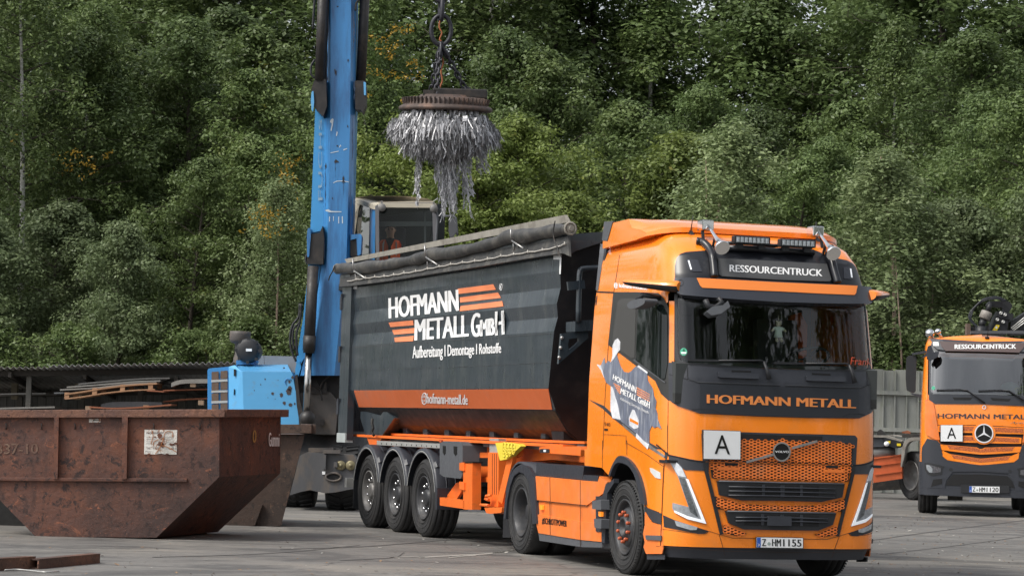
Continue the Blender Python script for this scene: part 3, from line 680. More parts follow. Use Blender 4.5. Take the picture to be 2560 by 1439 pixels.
R3=px('C',[(1100,775),(1570,768),(1800,705),(1768,825),(1100,808)]); R4=px('C',[(1500,1045),(1560,1025),(1718,968),(1700,1048),(1590,1068)])
bk=MB()
for q in (R1,R2,R3): 
    patch_mb(q,cab,.016,.004,'SR',14,(),bk); hexregion(q)
patch_mb(R4,cab,.012,.004,'SR' if False else 'R',14,(),bk); patch_mb(R4,cab,.012,.004,'M',14,(),bk); hexregion(R4,.022,.01)
bk.build('grille_backing',M_gb,T)
patch('grille_blank',px('C',[(1585,425),(1780,430),(1785,460),(1600,455)]),cab,M_or2,T,off=.031,mode='B'); patch('grille_slot',px('C',[(1615,388),(1728,390),(1728,415),(1615,412)]),cab,M_dark,T,off=.032,mode='B')
for top,bot,zz_ in (([(1100,548),(1793,562),(1770,692),(1570,735),(1100,722)],0,((600,.5),(640,.5),(680,.5))),([(1100,828),(1713,840),(1680,952),(1540,1007),(1100,1002)],1,((885,.5),(918,.5)))):
    patch('air_intake',px('C',top),cab,M_plas2,T,off=.034,th=.03,mode='SR',rr=1)
    ix=1545 
    o2=MB(); 
    y0=min(b for a,b in top)+28; y1=max(b for a,b in top)-45
    patch_mb(px('C',[(1100,y0),(ix,y0+8),(ix,y1+5),(1100,y1)]),cab,.037,.003,'SR',14,(),o2); o2.build('intake_recess',M_dark,T)
    sla=MB()
    for yy_,_ in zz_:
        pl=[cab.hit(q,.045) for q in px('C',[(1195,yy_),(1300,yy_+2),(1450,yy_+6),(1700-bot*70,yy_+12)])]; fl=[q*np.array([1,-1,1]) for q in pl[::-1]]+pl[1:]
        sla.tube(fl,.008,6)
    for xx in (1195,1380):
        a_,b_=[cab.hit(q,.040) for q in px('C',[(xx,y0),(xx,y1)])]; sla.bar(a_,b_,.03,.01,up=(1,0,0)); sla.bar(a_*[1,-1,1],b_*[1,-1,1],.03,.01,up=(1,0,0))
    sla.build('intake_slats',M_plas,T)
    pl=[cab.hit(q,.037) for q in px('C',[(1195,top[0][1]+6),(1450,top[0][1]+9),(1780-bot*80,top[1][1]+2)])]; fl=[q*np.array([1,-1,1]) for q in pl[::-1]]+pl[1:]; MB().tube(fl,.009,6).build('intake_trim',M_gry,T)
patch('radar_box',px('C',[(1068,868),(1288,872),(1288,962),(1062,960)]),cab,M_plas,T,off=.065,th=.03,rr=1)
# emblem
em=empty('emblem',parent=T); c_=px('C',[(1195,260)])[0]
disc_mb(c_,22.3,24.3,cab,.052,36,None,.84).build('emblem_ring',M_steel,em); disc_mb(c_,20,22,cab,.047,36).build('emblem_disc',M_ink,em)
b_=MB(); 
for q in (((858,358),(1115,285)),((1290,225),(1530,160))):
    a1,a2=onsurf('C',q,cab,.042); b_.bar(a1,a2,.014,.024)
b_.build('emblem_bar',M_steel,em); text('emblem_lettering','VOLVO',px('C',[(1132,248),(1260,250),(1260,270),(1132,268)]),cab,M_whp,em,off=.058,bold=.03)
# plates
FP=Plane(TR,(1.40,0,.5),(1,0,0))
def plate(num,quad,surf,parent,off):
    e=empty('number_plate',parent=parent); qm=quadmap(quad); Q=lambda a,b,c,d:[tuple(qm(*t)) for t in ((a,d),(c,d),(c,b),(a,b))]
    patch('plate_holder',rnd(Q(-.012,-.16,1.012,1.05),1.2),surf,M_plas2,e,off=off,th=.02,step=0); patch('plate_face',Q(0,0,1,1),surf,M_whp,e,off=off+.004,th=.004,step=0)
    patch('plate_band',Q(.002,.02,.085,.98),surf,mat('plate_blue',(.02,.09,.42),.4),e,off=off+.006,th=.002,step=0)
    l=MB(); text_mb(num[0],Q(.115,.14,.20,.86),surf,off+.0065,.03,0,1,l); text_mb(num[1],Q(.335,.14,.52,.86),surf,off+.0065,.03,0,1,l); text_mb(num[2],Q(.575,.14,.965,.86),surf,off+.0065,.03,0,1,l); l.build('plate_lettering',M_ink,e)
    text('plate_country','D',Q(.03,.12,.062,.36),surf,M_whp,e,off=off+.0075,bold=.02)
    c=tuple(qm(.265,.38)); n=16; rr_=abs(quad[0][1]-quad[3][1])*.17
    patch('plate_seal',[(c[0]+rr_*math.cos(2*math.pi*k/n),c[1]+rr_*math.sin(2*math.pi*k/n)) for k in range(n)],surf,mat('seal',(.30,.36,.34),.4),e,off=off+.0065,th=.002,step=0)
plate(('Z','HM','1155'),px('C',[(957,1071),(1394,1078),(1394,1172),(957,1165)]),FP,T,0)
e=empty('hazard_plate',parent=T); AP=Plane(TR,(1.40,0,1.2),(1,0,0)); q_=px('C',[(455,55),(802,66),(800,332),(456,326)])
patch('plate_back',rnd(px('C',[(444,50),(804,62),(802,336),(452,332)]),1.5),AP,M_plas2,e,off=-.008,th=.03,step=0); patch('plate_face',rnd(q_,1),AP,M_whp,e,off=0,th=.006,step=0)
text('plate_letter','A',px('C',[(556,100),(702,104),(702,284),(556,280)]),AP,M_ink,e,off=.004,bold=.0)
# -------- side, below the cab
patch('side_panel',px('E',[(940,95),(940,265),(1125,290),(1195,370),(1215,300),(1250,225),(1300,165),(1370,180),(1450,255),(1520,390),(1560,550),(1575,700),(1755,770),(1772,300),(1790,240),(1790,95)]),cab,M_or,T,off=.004,mode='B')
seams('side_creases',[('E',[(1130,0),(1128,290)],.7),('E',[(1390,30),(1600,150),(1780,280)],.8),('E',[(1385,0),(1388,160)],.7)],cab,M_seam,T,off=.007)
arch_o=[(1190,375),(1215,300),(1250,225),(1300,165),(1370,180),(1450,255),(1520,390),(1560,550),(1578,680)]; arch_i=[(1530,665),(1505,510),(1465,370),(1410,280),(1340,240),(1275,243),(1235,300),(1210,380)]
patch('wheel_arch_trim',px('E',curve(arch_o,3)+curve(arch_i,3)),cab,M_plas,T,off=.035,th=.05,mode='B')
al=MB(); 
for sg in (1,-1):
    al.lathe([(.66,-1.22*sg if sg>0 else 1.22),(.66,-.8*sg if sg>0 else .8)],(0.02,0,.58),'Y',24,0,True,rad(-15),rad(195))
al.build('wheel_housing',M_dark,T)
patch('corner_trim',px('E',[(1578,675),(1605,715),(1757,778),(1752,892),(1660,862),(1600,780)]),cab,M_plas,T,off=.008,mode='B')
patch('bumper_side',px('E',[(1580,760),(1650,866),(1752,895),(1775,900),(1775,1140),(1760,1202),(1592,1202),(1565,1130),(1578,1080),(1560,990),(1578,900)]),cab,M_or2,T,off=.001,mode='B')
patch('step_tread',px('E',[(1583,1005),(1752,1010),(1752,1062),(1592,1052)]),cab,M_gry,T,off=.015,mode='B',rr=1)
patch('bumper_lip_side',px('E',[(1600,1205),(1790,1212),(1790,1262),(1602,1262)]),cab,M_plas,T,off=-.02,mode='B')
# fairing between the axles
side=plane(TR,1,-1.25)
def sideparts(lst):
    for nm,poly,mt,off,th,rr_ in lst: patch(nm,px('E',poly),side,mt,T,off=off,th=th,mode='B',step=0,rr=rr_)
sideparts([('upper_step_cover',[(430,240),(935,275),(915,420),(425,375)],M_plas,-.03,.25,1),('step_cover',[(930,365),(1085,375),(1080,437),(915,425)],M_plas,-.01,.2,1),
 ('side_skirt',[(405,400),(425,378),(915,425),(1080,437),(1098,378),(1188,440),(1165,465),(1140,560),(960,690),(425,635),(410,560)],M_or2,.0,.3,1),
 ('side_skirt',[(425,635),(960,690),(1140,560),(1125,640),(1122,880),(893,860),(432,782),(432,700)],M_or2,-.02,.3,0),
 ('side_skirt',[(432,782),(893,860),(1122,880),(1122,1075),(905,1055),(450,982),(430,900)],M_or2,.0,.3,1),
 ('lower_skirt',[(450,982),(905,1057),(1122,1077),(1125,1135),(905,1130),(462,1062)],M_gry,-.01,.3,1),
 ('front_skirt_edge',[(1165,462),(1205,445),(1250,405),(1252,450),(1180,560),(1152,1090),(1120,1085),(1125,600)],M_plas,.01,.06,0),
 ('skirt_mudflap',[(1120,1085),(1152,1070),(1190,1090),(1222,1120),(1215,1145),(1130,1145)],M_plas2,-.03,.02,0),
 ('step_bracket',[(1058,592),(1135,592),(1120,970),(1058,965)],M_plas,.012,.02,0),
 ('step_block',[(1018,640),(1112,626),(1116,738),(1020,725)],M_gry,.09,.10,2),('step_block',[(1038,828),(1118,832),(1114,938),(1045,925)],M_gry,.09,.10,2),
 ('side_marker_lamp',[(1086,752),(1114,758),(1112,808),(1088,802)],M_amber,.04,.03,1),('side_marker_lamp',[(460,682),(494,686),(492,736),(465,734)],M_amber,.008,.02,1)])
o=MB()
for pl in ([(570,392),(575,640)],[(570,640),(575,1000)],[(893,425),(893,1130)]):
    patch_mb(strip('E',pl,.8),side,.003,.004,'R',0,(),o)
patch_mb(strip('E',[(425,634),(960,690)],1.2),side,.004,.03,'R',0,(),o); o.build('skirt_seams',M_seam,T)
text('skirt_lettering','#SCHROTTPOWER',px('E',[(490,818),(750,850),(748,922),(488,888)]),side,M_ink,T,off=.004,bold=.02)
# rear mudguards
for sg in (-1,1):
    fm=MB(); P=[(.60,.0),(.615,.0),(.615,.60),(.60,.60)]
    fm.lathe([(.60,-1.26*1 if sg<0 else .66),(.625,-1.26 if sg<0 else .66),(.625,-.66 if sg<0 else 1.26),(.60,-.66 if sg<0 else 1.26)],(-3.7,0,.50),'Y',28,0,True,rad(22),rad(158)); fm.build('rear_mudguard',M_plas,T)
patch('mudguard_side',px('E',[(78,832),(95,620),(130,412),(190,300),(270,247),(350,290),(402,390),(408,450),(432,880),(388,880),(345,430),(290,350),(245,335),(190,375),(150,480),(118,640),(100,832)]),side,M_plas,T,off=.02,th=.04,mode='B',step=0)
patch('mud_flap',px('E',[(78,830),(165,830),(168,1030),(70,1030)]),plane(TR,1,-1.2),M_plas2,T,off=0,th=.5,mode='B',step=0)
ch=MB()
for y in (-.42,.42): ch.box((-2.2,y,.93),(5.6,.09,.27))
for x in (-4.8,-3.9,-2.9,-1.9): ch.box((x,0,.93),(.12,.8,.2))
ch.box((-1.9,0,.6),(1.9,2.1,.5)); ch.box((-3.7,0,.5),(.16,1.6,.16)); ch.ball((-3.7,0,.5),.24,8); ch.box((0,0,.5),(.14,2.0,.12)); ch.cyl((-3.1,0,1.06),(-3.1,0,1.12),.5,24); ch.box((-1.0,0,1.05),(.5,1.6,.2)); ch.box((-.4,0,.85),(1.6,.9,.5))
ch.build('chassis',M_und,T)
cl=MB()
for k,y in enumerate((-.35,-.12,.12,.35)):
    pts=[(-1.25,y,1.75),(-1.6,y,1.35),(-2.0,y*.8,1.25),(-2.2,y*.6,1.6)]; cl.tube([tuple(v) for v in curve(pts,5)],.018,6)
cl.build('air_hoses',M_plas2,T)
for sg in (1,-1): 
    make_wheel('front',T,(0,-1.245*sg,.507),sg<0); make_wheel('drive',T,(-3.7,-1.245*sg,.507),sg<0)
# doll hanging in the windscreen
def doll():
    pc=at(TR,0,1.02,px('D',[(915,850)])[0]); y=pc[1]; top=pc[2]; sc=1/226.
    d=empty('hanging_doll',TR.world((1.02,y,top-.33)),TR.a,'small cream plush bear in a pale shirt hanging inside the windscreen of the front lorry','soft toy')
    d.scale=(.84,.84,.84); d.location.z+=.05
    fur=mat('doll_plush',(.62,.54,.38),.9,bump=.3); cloth=mat('doll_shirt',(.85,.90,.85),.9); z0=.0
    b=MB(); b.tube([(0,0,.27),(0,0,.335)],.003,5); b.ball((0,0,.225),.036,8,0,(1,1,1.05)); b.ball((.03,0,.215),.016,6); b.ball((0,.03,.255),.012,6); b.ball((0,-.03,.255),.012,6)
    b.tube([(0,.04,.17),(.01,.085,.145),(.01,.10,.13)],[.017,.014,.013],8); b.tube([(0,-.04,.17),(.01,-.085,.145),(.01,-.10,.13)],[.017,.014,.013],8)
    b.tube([(0,.022,.06),(.02,.028,.03),(.045,.032,.012)],[.02,.018,.02],8); b.tube([(0,-.022,.06),(.02,-.03,.03),(.045,-.036,.012)],[.02,.018,.02],8); b.ball((0,0,.11),.04,8,0,(.8,1,1.3)); b.build('plush_body',fur,d)
    c=MB(); c.lathe([(.018,.195),(.034,.18),(.043,.14),(.048,.10),(.058,.055),(.055,.055)],(0,0,0),'Z',16); c.tube([(0,.03,.172),(.008,.07,.155)],[.024,.022],8); c.tube([(0,-.03,.172),(.008,-.07,.155)],[.024,.022],8); c.build('shirt',cloth,d)
doll()
jk=empty('orange_item',TR.world((-.35,.80,2.3)),TR.a,'orange item hanging inside the front lorry behind the windscreen','jacket')
j_=MB(); jq=[(.60,.30),(.72,.34),(.80,.20),(.80,-.35),(.56,-.38),(.52,.10)]; j_.prism([(a-.62+.0,b+.28) for a,b in jq],.0,.10,'X'); j_.box((.05,.02,.18),(.11,.30,.05),bev=.01); j_.build('orange_item_body',mat('item_orange',(.85,.16,.03),.8,var=.15,vscale=9),jk)  # thin orange block with a bar, set behind the windscreen
# ---------------------------------------------------------------- tipping semi-trailer
TLf=Frame(-.90524,36.22082,-1.218964)
L=empty('tipping_semi_trailer',(TLf.x,TLf.y,0),TLf.a,'dark slate tipping semi-trailer on orange frame lettered HOFMANN METALL GMBH','semi-trailer')
PZ=[1.33,1.35,1.52,1.76,2.02,2.695,2.86,3.02,3.21,3.41,3.80]; PY=[-.3,-.72,-.95,-1.13,-1.25,-1.25,-1.22,-1.25,-1.22,-1.25,-1.25]
sideT=Prof(TLf,PZ,PY); sT=plane(TLf,1,-1.25)
M_slate=mat('slate_paint',(.028,.038,.048),.30,var=.10,vscale=2,coat=.35,col2=(.070,.078,.080),c2amt=.5,c2scale=3,stretch=(2.2,2.2,.5))
M_slateg=mat('slate_gloss',(.012,.012,.014),.5,spec=.3,coat=.03,var=.2,vscale=3,col2=(.04,.034,.032),c2amt=.4,c2scale=3)
M_board=mat('weathered_board',(.23,.215,.185),.8,var=.2,vscale=4,col2=(.10,.085,.07),c2amt=.6,c2scale=5)
M_tarp=mat('dusty_tarpaulin',(.036,.035,.034),.48,var=.25,vscale=4,col2=(.12,.11,.095),c2amt=.55,c2scale=4,bump=.5,bscale=9)
xf=lambda z:7.40+(z-2.07)*.20
sec=[(y,z) for y,z in zip(PY,PZ)][::-1]; sec[0]=(-1.25,3.76)
full=sec+[(-y,z) for y,z in sec[::-1]]
body=MB(); X=[-.95,1,3,5,7]; nS=len(full)
for i,(y,z) in enumerate(full[:-1]):
    y2,z2=full[i+1]; 
    v=[(-.95,y,z),(-.95,y2,z2),(xf(z2),y2,z2),(xf(z),y,z)]; body.add(v,[(0,1,2,3)])
    v=[(-.95,y*.985,z+.012),(-.95,y2*.985,z2+.012),(xf(z2)-.02,y2*.985,z2+.012),(xf(z)-.02,y*.985,z+.012)]; body.add(v,[(3,2,1,0)])
body.build('trough_body',M_slate,L,recalc=False)
b=MB(); b.add([(xf(z),y,z) for y,z in full],[tuple(range(nS))]); b.add([(xf(z)-.06,y,z) for y,z in full],[tuple(range(nS))]); b.build('front_wall',M_slateg,L)
# glossy lower chine
o=MB(); 
for a_,b_ in ((3,2),(2,1),(1,0)):
    for sg in (1,-1):
        v=[(-.90,PY[a_]*sg,PZ[a_]-.004),(xf(PZ[a_])-.01,PY[a_]*sg,PZ[a_]-.004),(xf(PZ[b_])-.01,PY[b_]*sg,PZ[b_]-.004),(-.90,PY[b_]*sg,PZ[b_]-.004)]
        v=[(x,y-.006*sg*(-1 if y<0 and sg>0 else 1)*0+(-.008 if y<0 else .008),z) for x,y,z in v]; o.add(v,[(0,1,2,3)])
o.build('trough_bottom',M_slateg,L)
r=MB()
for sg in (1,-1):
    r.box((-1.17,1.24*sg,2.52),(.48,.10,2.5)); r.box((-1.17,1.25*sg,3.72),(.5,.14,.12))
r.box((-1.40,0,2.6),(.06,2.5,2.4)); r.box((-1.17,0,3.76),(.48,2.4,.1)); r.build('tailgate_frame',M_slate,L)
r=MB()
for z in (3.35,2.55,1.75):
    r.box((-1.43,-1.27,z),(.09,.08,.2),bev=.01); r.box((-1.35,-1.30,z+.12),(.05,.06,.05))
r.build('tailgate_hinges',M_plas,L)
r=MB(); r.box((-1.17,-1.25,1.30),(.46,.12,.14)); r.build('rear_foot',mat('pale_metal',(.42,.46,.46),.5,var=.15),L)
# top rail
r=MB()
for sg in (1,-1): r.box((3.2,1.25*sg,3.77),(8.7,.12,.13),bev=.01)
r.build('top_rail',M_slate,L)
M_stripe=mat('orange_stripe',(.62,.145,.045),.42,var=.10,vscale=2,col2=(.35,.14,.09),c2amt=.6,c2scale=2,c2lo=.5,c2hi=.75)
patch('lettering_stripe',px('K',[(128,103),(1530,92),(1558,240),(165,222)]),sideT,M_stripe,L,off=.008,th=.004,step=30)
text('web_lettering','hofmann-metall.de',px('K',[(655,122),(948,132),(948,205),(655,195)]),sideT,M_whp,L,off=.014,bold=.02)
gl=MB(); c_=px('K',[(635,162)])[0]; disc_mb(c_,7,15,sideT,.013,28,gl,.86)
for dx in (-2.2,2.2): patch_mb(strip('O',[(c_[0]+dx,c_[1]-13),(c_[0]+dx*1.6,c_[1]),(c_[0]+dx,c_[1]+13)],1.0),sideT,.013,.003,'R',0,(),gl)
for dy in (-5,5): patch_mb(strip('O',[(c_[0]-6,c_[1]+dy),(c_[0]+6,c_[1]+dy)],1.3),sideT,.0135,.003,'R',0,(),gl)
gl.build('web_symbol',M_whp,L)
lt=MB()
def TT(s,q,bold=.07,off=.008,**k): text_mb(s,px('J',q),sideT,off,bold,k.get('shear',0),1,lt)
TT('HOFMANN',[(522,768),(1110,695),(1115,880),(525,945)],.035)
TT('METALL',[(748,955),(1200,912),(1200,1097),(745,1132)],.035)
TT('G',[(1230,903),(1300,893),(1300,1098),(1230,1106)],.03); TT('MB',[(1308,958),(1422,938),(1425,1084),(1308,1096)],.05); TT('H',[(1436,885),(1500,876),(1506,1080),(1436,1090)],.03)
lt.build('firm_lettering',M_white,L)
lt=MB(); TT('Aufbereitung I Demontage I Rohstoffe',[(725,1180),(1482,1153),(1482,1265),(725,1318)],.012); lt.build('tagline_lettering',M_white,L)
lt=MB(); TT('R',[(1473,660),(1485,659),(1485,692),(1473,693)],.03); disc_mb(px('J',[(1479,675)])[0],3.9,8.6,sideT,.008,24,lt,.85); lt.build('registered_mark',M_white,L)
M_lstr=mat('logo_stripe_orange',(.78,.235,.10),.42,var=.2,vscale=1.2,rvar=0)
for q in ([(1110,690),(1412,652),(1437,698),(1117,735)],[(1128,765),(1455,722),(1480,768),(1132,808)],[(1135,838),(1490,795),(1500,840),(1128,882)],[(518,980),(728,960),(732,1002),(535,1018)],[(548,1043),(738,1025),(738,1068),(565,1083)],[(568,1108),(733,1092),(728,1138),(572,1145)]):
    patch('logo_stripe',px('J',q),sideT,M_lstr,L,off=.008,th=.003,step=16)
for q in ([(205,668),(250,668),(250,690),(215,692),(215,810),(205,810)],[(1930,405),(1998,402),(1992,565),(1980,565),(1985,440),(1930,440)]):
    patch('contour_mark',px('J',q),sideT,M_whp,L,off=.008,th=.003)
seams('body_welds',[('J',[(215,1190),(1935,1070)],.8),('J',[(205,1385),(900,1365),(1400,1345),(1890,1320)],.5)],sideT,M_gry,L,off=.006,mode='R')
# tarp, board, lacing
bd=MB(); P=[px('J',[q])[0] for q in ((142,437),(2030,58),(2062,120),(160,470))]; pl=plane(TLf,1,-1.10); q=[pl.hit(p) for p in P]
bd.add([tuple(v) for v in q]+[tuple(v+[0,.03,0]) for v in q],[(0,1,2,3),(7,6,5,4),(0,4,5,1),(1,5,6,2),(2,6,7,3),(3,7,4,0)]); bd.build('side_board',M_board,L)
tp=plane(TLf,1,-1.33); cl_=curve([(95,520),(250,515),(450,492),(620,465),(800,430),(880,400),(1050,385),(1250,345),(1450,290),(1560,245),(1700,240),(1900,200),(2060,178)],4)
pts=[tp.hit(p) for p in px('J',cl_)]; random.seed(4)
MB().tube(pts,[.078+.009*math.sin(i*1.3)+.008*math.sin(i*.37)+.008*random.random() for i in range(len(pts))],14).build('rolled_tarpaulin',M_tarp,L)
for i,(ea,eb) in enumerate(((0,1),(-1,-2))):
    e_=MB(); c=pts[ea]; d=(pts[ea]-pts[eb]); d/=np.linalg.norm(d)
    e_.cyl(c-d*.02,c+d*.07,.05,14); e_.cyl(c+d*.02,c+d*.10,.028,10,0); e_.tube([c+d*.06+np.array([0,math.cos(a)*.07,math.sin(a)*.07]) for a in [k/10*2*math.pi for k in range(10)]],.016,6,closed=True); e_.build('tarpaulin_tube_end',M_board,L)
fl=Plane(TLf,(0,-1.33,3.7),(0,-1,.25))
flp=[(105,570),(400,540),(800,470),(1200,400),(1600,320),(2055,240),(2065,410),(2010,385),(1700,432),(1300,500),(900,560),(500,625),(200,665),(95,672)]
patch('tarpaulin_flap',px('J',flp),fl,M_tarp,L,off=0,th=.03,step=30)
rp=MB(); rpts=[(165,625),(240,610),(320,598),(400,588),(480,582),(560,570),(650,555),(750,540),(850,518),(950,500),(1050,480),(1150,465),(1255,452),(1365,435),(1480,410),(1590,395),(1710,375),(1835,358),(1960,330),(2025,305)]
sg_=[]
for i in range(len(rpts)-1):
    a,b=rpts[i],rpts[i+1]; sg_+=[a,((a[0]+b[0])/2,(a[1]+b[1])/2+7)]
sg_.append(rpts[-1]); rp.tube([fl.hit(p,.02) for p in px('J',sg_)],.009,5)
for a in rpts[1:]: 
    q=[fl.hit(p,.03) for p in px('J',[(a[0],a[1]-14),(a[0]+4,a[1]+8)])]; rp.tube(q,.008,5)
rp.build('lacing_rope',mat('rope',(.38,.36,.33),.8),L)
for a in ((212,432),(828,315),(1565,175)):
    hk=MB(); p0=tp.hit(px('J',[a])[0],.10); f=lambda dx,dy,o: tp.hit(px('J',[(a[0]+dx,a[1]+dy)])[0],o)
    hk.tube([f(0,0,.13),f(3,75,.13),f(15,88,.10),f(50,80,.05),f(60,110,.04)],.011,6); hk.tube([f(10,105,.10),f(110,170,.04)],.012,6); hk.tube([f(22,100,.0),f(26,185,.0)],.012,6); hk.tube([f(58,90,.0),f(60,165,.0)],.010,6); hk.build('tarpaulin_bracket',M_steel,L)
cb=MB(); cb.tube([tp.hit(p,.13) for p in px('J',curve([(1945,110),(1930,200),(1940,280),(1965,340),(1975,390),(2000,415)],4))],.008,5); cb.tube([tp.hit(p,.1) for p in px('J',curve([(60,490),(40,540),(15,585),(5,620)],4))],.010,5); cb.build('loose_cord',M_und,L)
# front end details
fx=plane(TLf,0,7.95,1)
patch('front_beam',px('J',[(2050,225),(2350,203),(2480,200),(2480,300),(2350,292),(2130,365),(2060,405),(2045,300)]),plane(TLf,0,7.78,1),M_slate,L,th=.2,step=0,off=0)
patch('step_bracket',px('J',[(2000,1075),(2230,1045),(2230,1110),(1975,1332)]),fx,M_slate,L,off=0,th=.05,holes=[px('J',[(2065,1120),(2148,1110),(2148,1142),(2065,1215),(2055,1170)])],step=0)
patch('step_platform',px('J',[(2118,970),(2210,958),(2420,955),(2420,1040),(2118,1056)]),fx,M_slate,L,off=.05,th=.3,step=0)
tb=MB(); tb.tube([fx.hit(p,.05) for p in px('J',curve([(2420,512),(2300,513),(2190,520),(2158,545),(2150,700),(2145,975)],3))],.035,8); tb.bar(*[fx.hit(p,.06) for p in px('J',[(2052,668),(2195,652)])],.04,.10); tb.build('grab_rail',M_slate,L)
bt=MB()
for p in px('J',[(2003,1110),(1992,1195),(1980,1278),(2070,663),(2120,660),(2150,658),(2180,655)]): c=fx.hit(p,.01); bt.ball(c,.022,5)
bt.build('bracket_bolts',M_steel,L)
# chassis
def tp_(nm,fr,poly,mt,y=-1.2,off=0,th=.05,rr=0,both=True,holes=(),hm=None):
    return patch(nm,px(fr,poly),plane(TLf,1,y),mt,L,off=off,th=th,mode='B' if both else 'R',step=0,rr=rr,holes=[px(fr,h) for h in holes])
fr=MB()
for sg in (1,-1):
    fr.box((3.1,.62*sg,1.16),(9.0,.12,.36)); fr.box((3.1,.85*sg,1.34),(9.0,.55,.035))
fr.build('frame_beams',M_orf,L)
tp_('frame_flange','K',[(395,410),(1560,460),(1790,470),(1790,486),(1560,478),(395,424)],M_orf,-1.0,0,.4)
tp_('frame_web','K',[(395,424),(1560,478),(1790,488),(1790,545),(1350,520),(760,495),(395,466)],mat('frame_grey',(.30,.31,.31),.5,var=.12,vscale=4),-.95,0,.1)
tp_('frame_lower','K',[(295,462),(760,492),(1350,518),(1790,545),(1800,622),(1560,600),(1420,610),(1270,640),(1240,560),(750,540),(300,500)],M_orf,-.9,0,.1)
tp_('side_guard_rail','L',[(490,195),(1247,232),(1243,285),(488,246)],M_alu,-1.2,0,.06)
dk=MB(); 
for i in range(12):
    patch_mb(px('L',[(540+i*60,222+i*3),(548+i*60,222+i*3),(546+i*60,240+i*3),(541+i*60,240+i*3)]),plane(TLf,1,-1.2),.003,.002,'R',0,(),dk)
dk.build('rail_slots',M_ink,L)
tp_('toolbox','L',[(1243,228),(1290,200),(1500,208),(1518,250),(1518,600),(1495,650),(1290,628),(1243,590)],M_gry,-1.24,0,.5,1.5)
tp_('toolbox_latch','L',[(1280,255),(1312,258),(1312,340),(1296,368),(1280,335)],M_ink,-1.24,.006,.01,both=False); tp_('toolbox_latch','L',[(1408,262),(1448,265),(1448,350),(1432,378),(1410,345)],M_ink,-1.24,.006,.01,both=False)
tp_('underrun_guard','L',[(1525,458),(1635,458),(1632,1022),(1525,1016)],M_orf,-1.25,0,.12,1); tp_('underrun_guard','L',[(1245,873),(1535,915),(1535,1012),(1245,970)],M_orf,-1.25,0,.12,1)
tp_('guard_cap','L',[(1518,446),(1636,446),(1636,462),(1518,462)],M_ink,-1.25,.01,.14); tp_('guard_clamp','L',[(1478,460),(1535,455),(1535,560),(1478,548)],M_orf,-1.25,.02,.1,1.5); tp_('guard_clamp','L',[(1476,684),(1535,690),(1535,790),(1476,770)],M_orf,-1.25,.02,.1,1.5)
tp_('guard_brace','L',[(1440,700),(1500,690),(1505,800),(1440,905),(1310,885)],M_orf,-1.1,0,.04)
tp_('frame_panel','L',[(1592,338),(1830,335),(1830,628),(1660,625),(1660,510),(1592,500)],M_orf,-1.0,0,.05); tp_('panel_opening','L',[(1715,400),(1825,400),(1825,498),(1715,495)],M_ink,-1.0,.006,.01,1)
tp_('cross_member','L',[(1635,632),(1820,630),(1820,690),(1640,690)],M_orf,-1.0,.05,.1)
tp_('landing_leg_tube','L',[(1840,168),(1950,172),(1948,338),(1840,334)],mat('leg_grey',(.30,.29,.27),.5,var=.2),-1.1,0,.12); tp_('landing_leg','L',[(1823,334),(1950,338),(1945,985),(1850,985),(1850,920),(1815,900)],M_orf,-1.12,0,.16,1)
tp_('leg_brace','L',[(2078,305),(2142,320),(1990,952),(1935,905)],M_orf,-1.15,0,.05); tp_('leg_brace','L',[(2075,305),(2205,300),(2200,380),(2130,400)],M_orf,-1.1,0,.05); tp_('leg_foot','L',[(1778,995),(1990,990),(1985,1055),(1845,1070),(1800,1060)],M_orf,-1.2,0,.25,2)
gv=MB(); 
for x in (1870,1895,1920): patch_mb(px('L',[(x,350),(x+4,350),(x+4,840),(x,840)]),plane(TLf,1,-1.12),.004,.003,'R',0,(),gv)
gv.build('leg_grooves',M_seam,L)
lh=MB(); lh.tube([plane(TLf,1,-1.2).hit(p) for p in px('L',[(1860,850),(1800,858),(1790,890),(1830,905)])],.02,6); lh.tube([plane(TLf,1,-1.2).hit(p) for p in px('L',[(1735,965),(1830,970)])],.022,6); lh.build('leg_handle',M_orf,L)
ck=MB(); patch_mb(rnd(px('L',[(1910,222),(2040,216),(2190,235),(2215,262),(2050,415),(1965,434)]),1),plane(TLf,1,-1.2),0,.07,'R',0,(),ck); ck.build('wheel_chock',mat('yellow_plastic',(.70,.56,.05),.5,var=.1),L)
cg=MB()
for i in range(4):
    for j in range(3-i//2):
        c=plane(TLf,1,-1.2).hit(px('L',[(2020+i*38,262+j*44+i*4)])[0],.0); cg.tube([c+np.array([.05*math.cos(a),-.004,.045*math.sin(a)]) for a in [k/8*2*math.pi for k in range(8)]],.008,5,closed=True)
cg.build('chock_ribs',MATS['yellow_plastic'],L)
tp_('twist_bar','K',[(1465,512),(1480,508),(1755,503),(1765,530),(1762,572),(1620,560),(1500,552),(1468,545)],M_orf,-1.2,0,.12); tp_('side_lamp','K',[(1468,522),(1535,522),(1535,550),(1468,550)],M_plas2,-1.2,.01,.02,2); tp_('side_lamp_lens','K',[(1495,528),(1512,528),(1512,544),(1495,544)],M_whp,-1.2,.014,.01)
tp_('body_prop','K',[(1548,372),(1640,385),(1640,500),(1566,506)],M_slateg,-.95,0,.15)
tp_('rear_prop','K',[(178,242),(320,284),(350,240),(420,300),(330,430),(215,432),(175,300)],M_slate,-1.1,0,.2); tp_('rear_bracket','K',[(218,430),(345,433),(290,492),(255,503),(243,498)],M_orf,-1.1,0,.12)
chn=MB(); q=[plane(TLf,1,-1.2).hit(p) for p in px('K',[(262,305),(258,340),(268,370),(258,400),(272,425)])]; chn.tube(q,.022,6); chn.build('safety_chain',M_und,L)
rb=MB()
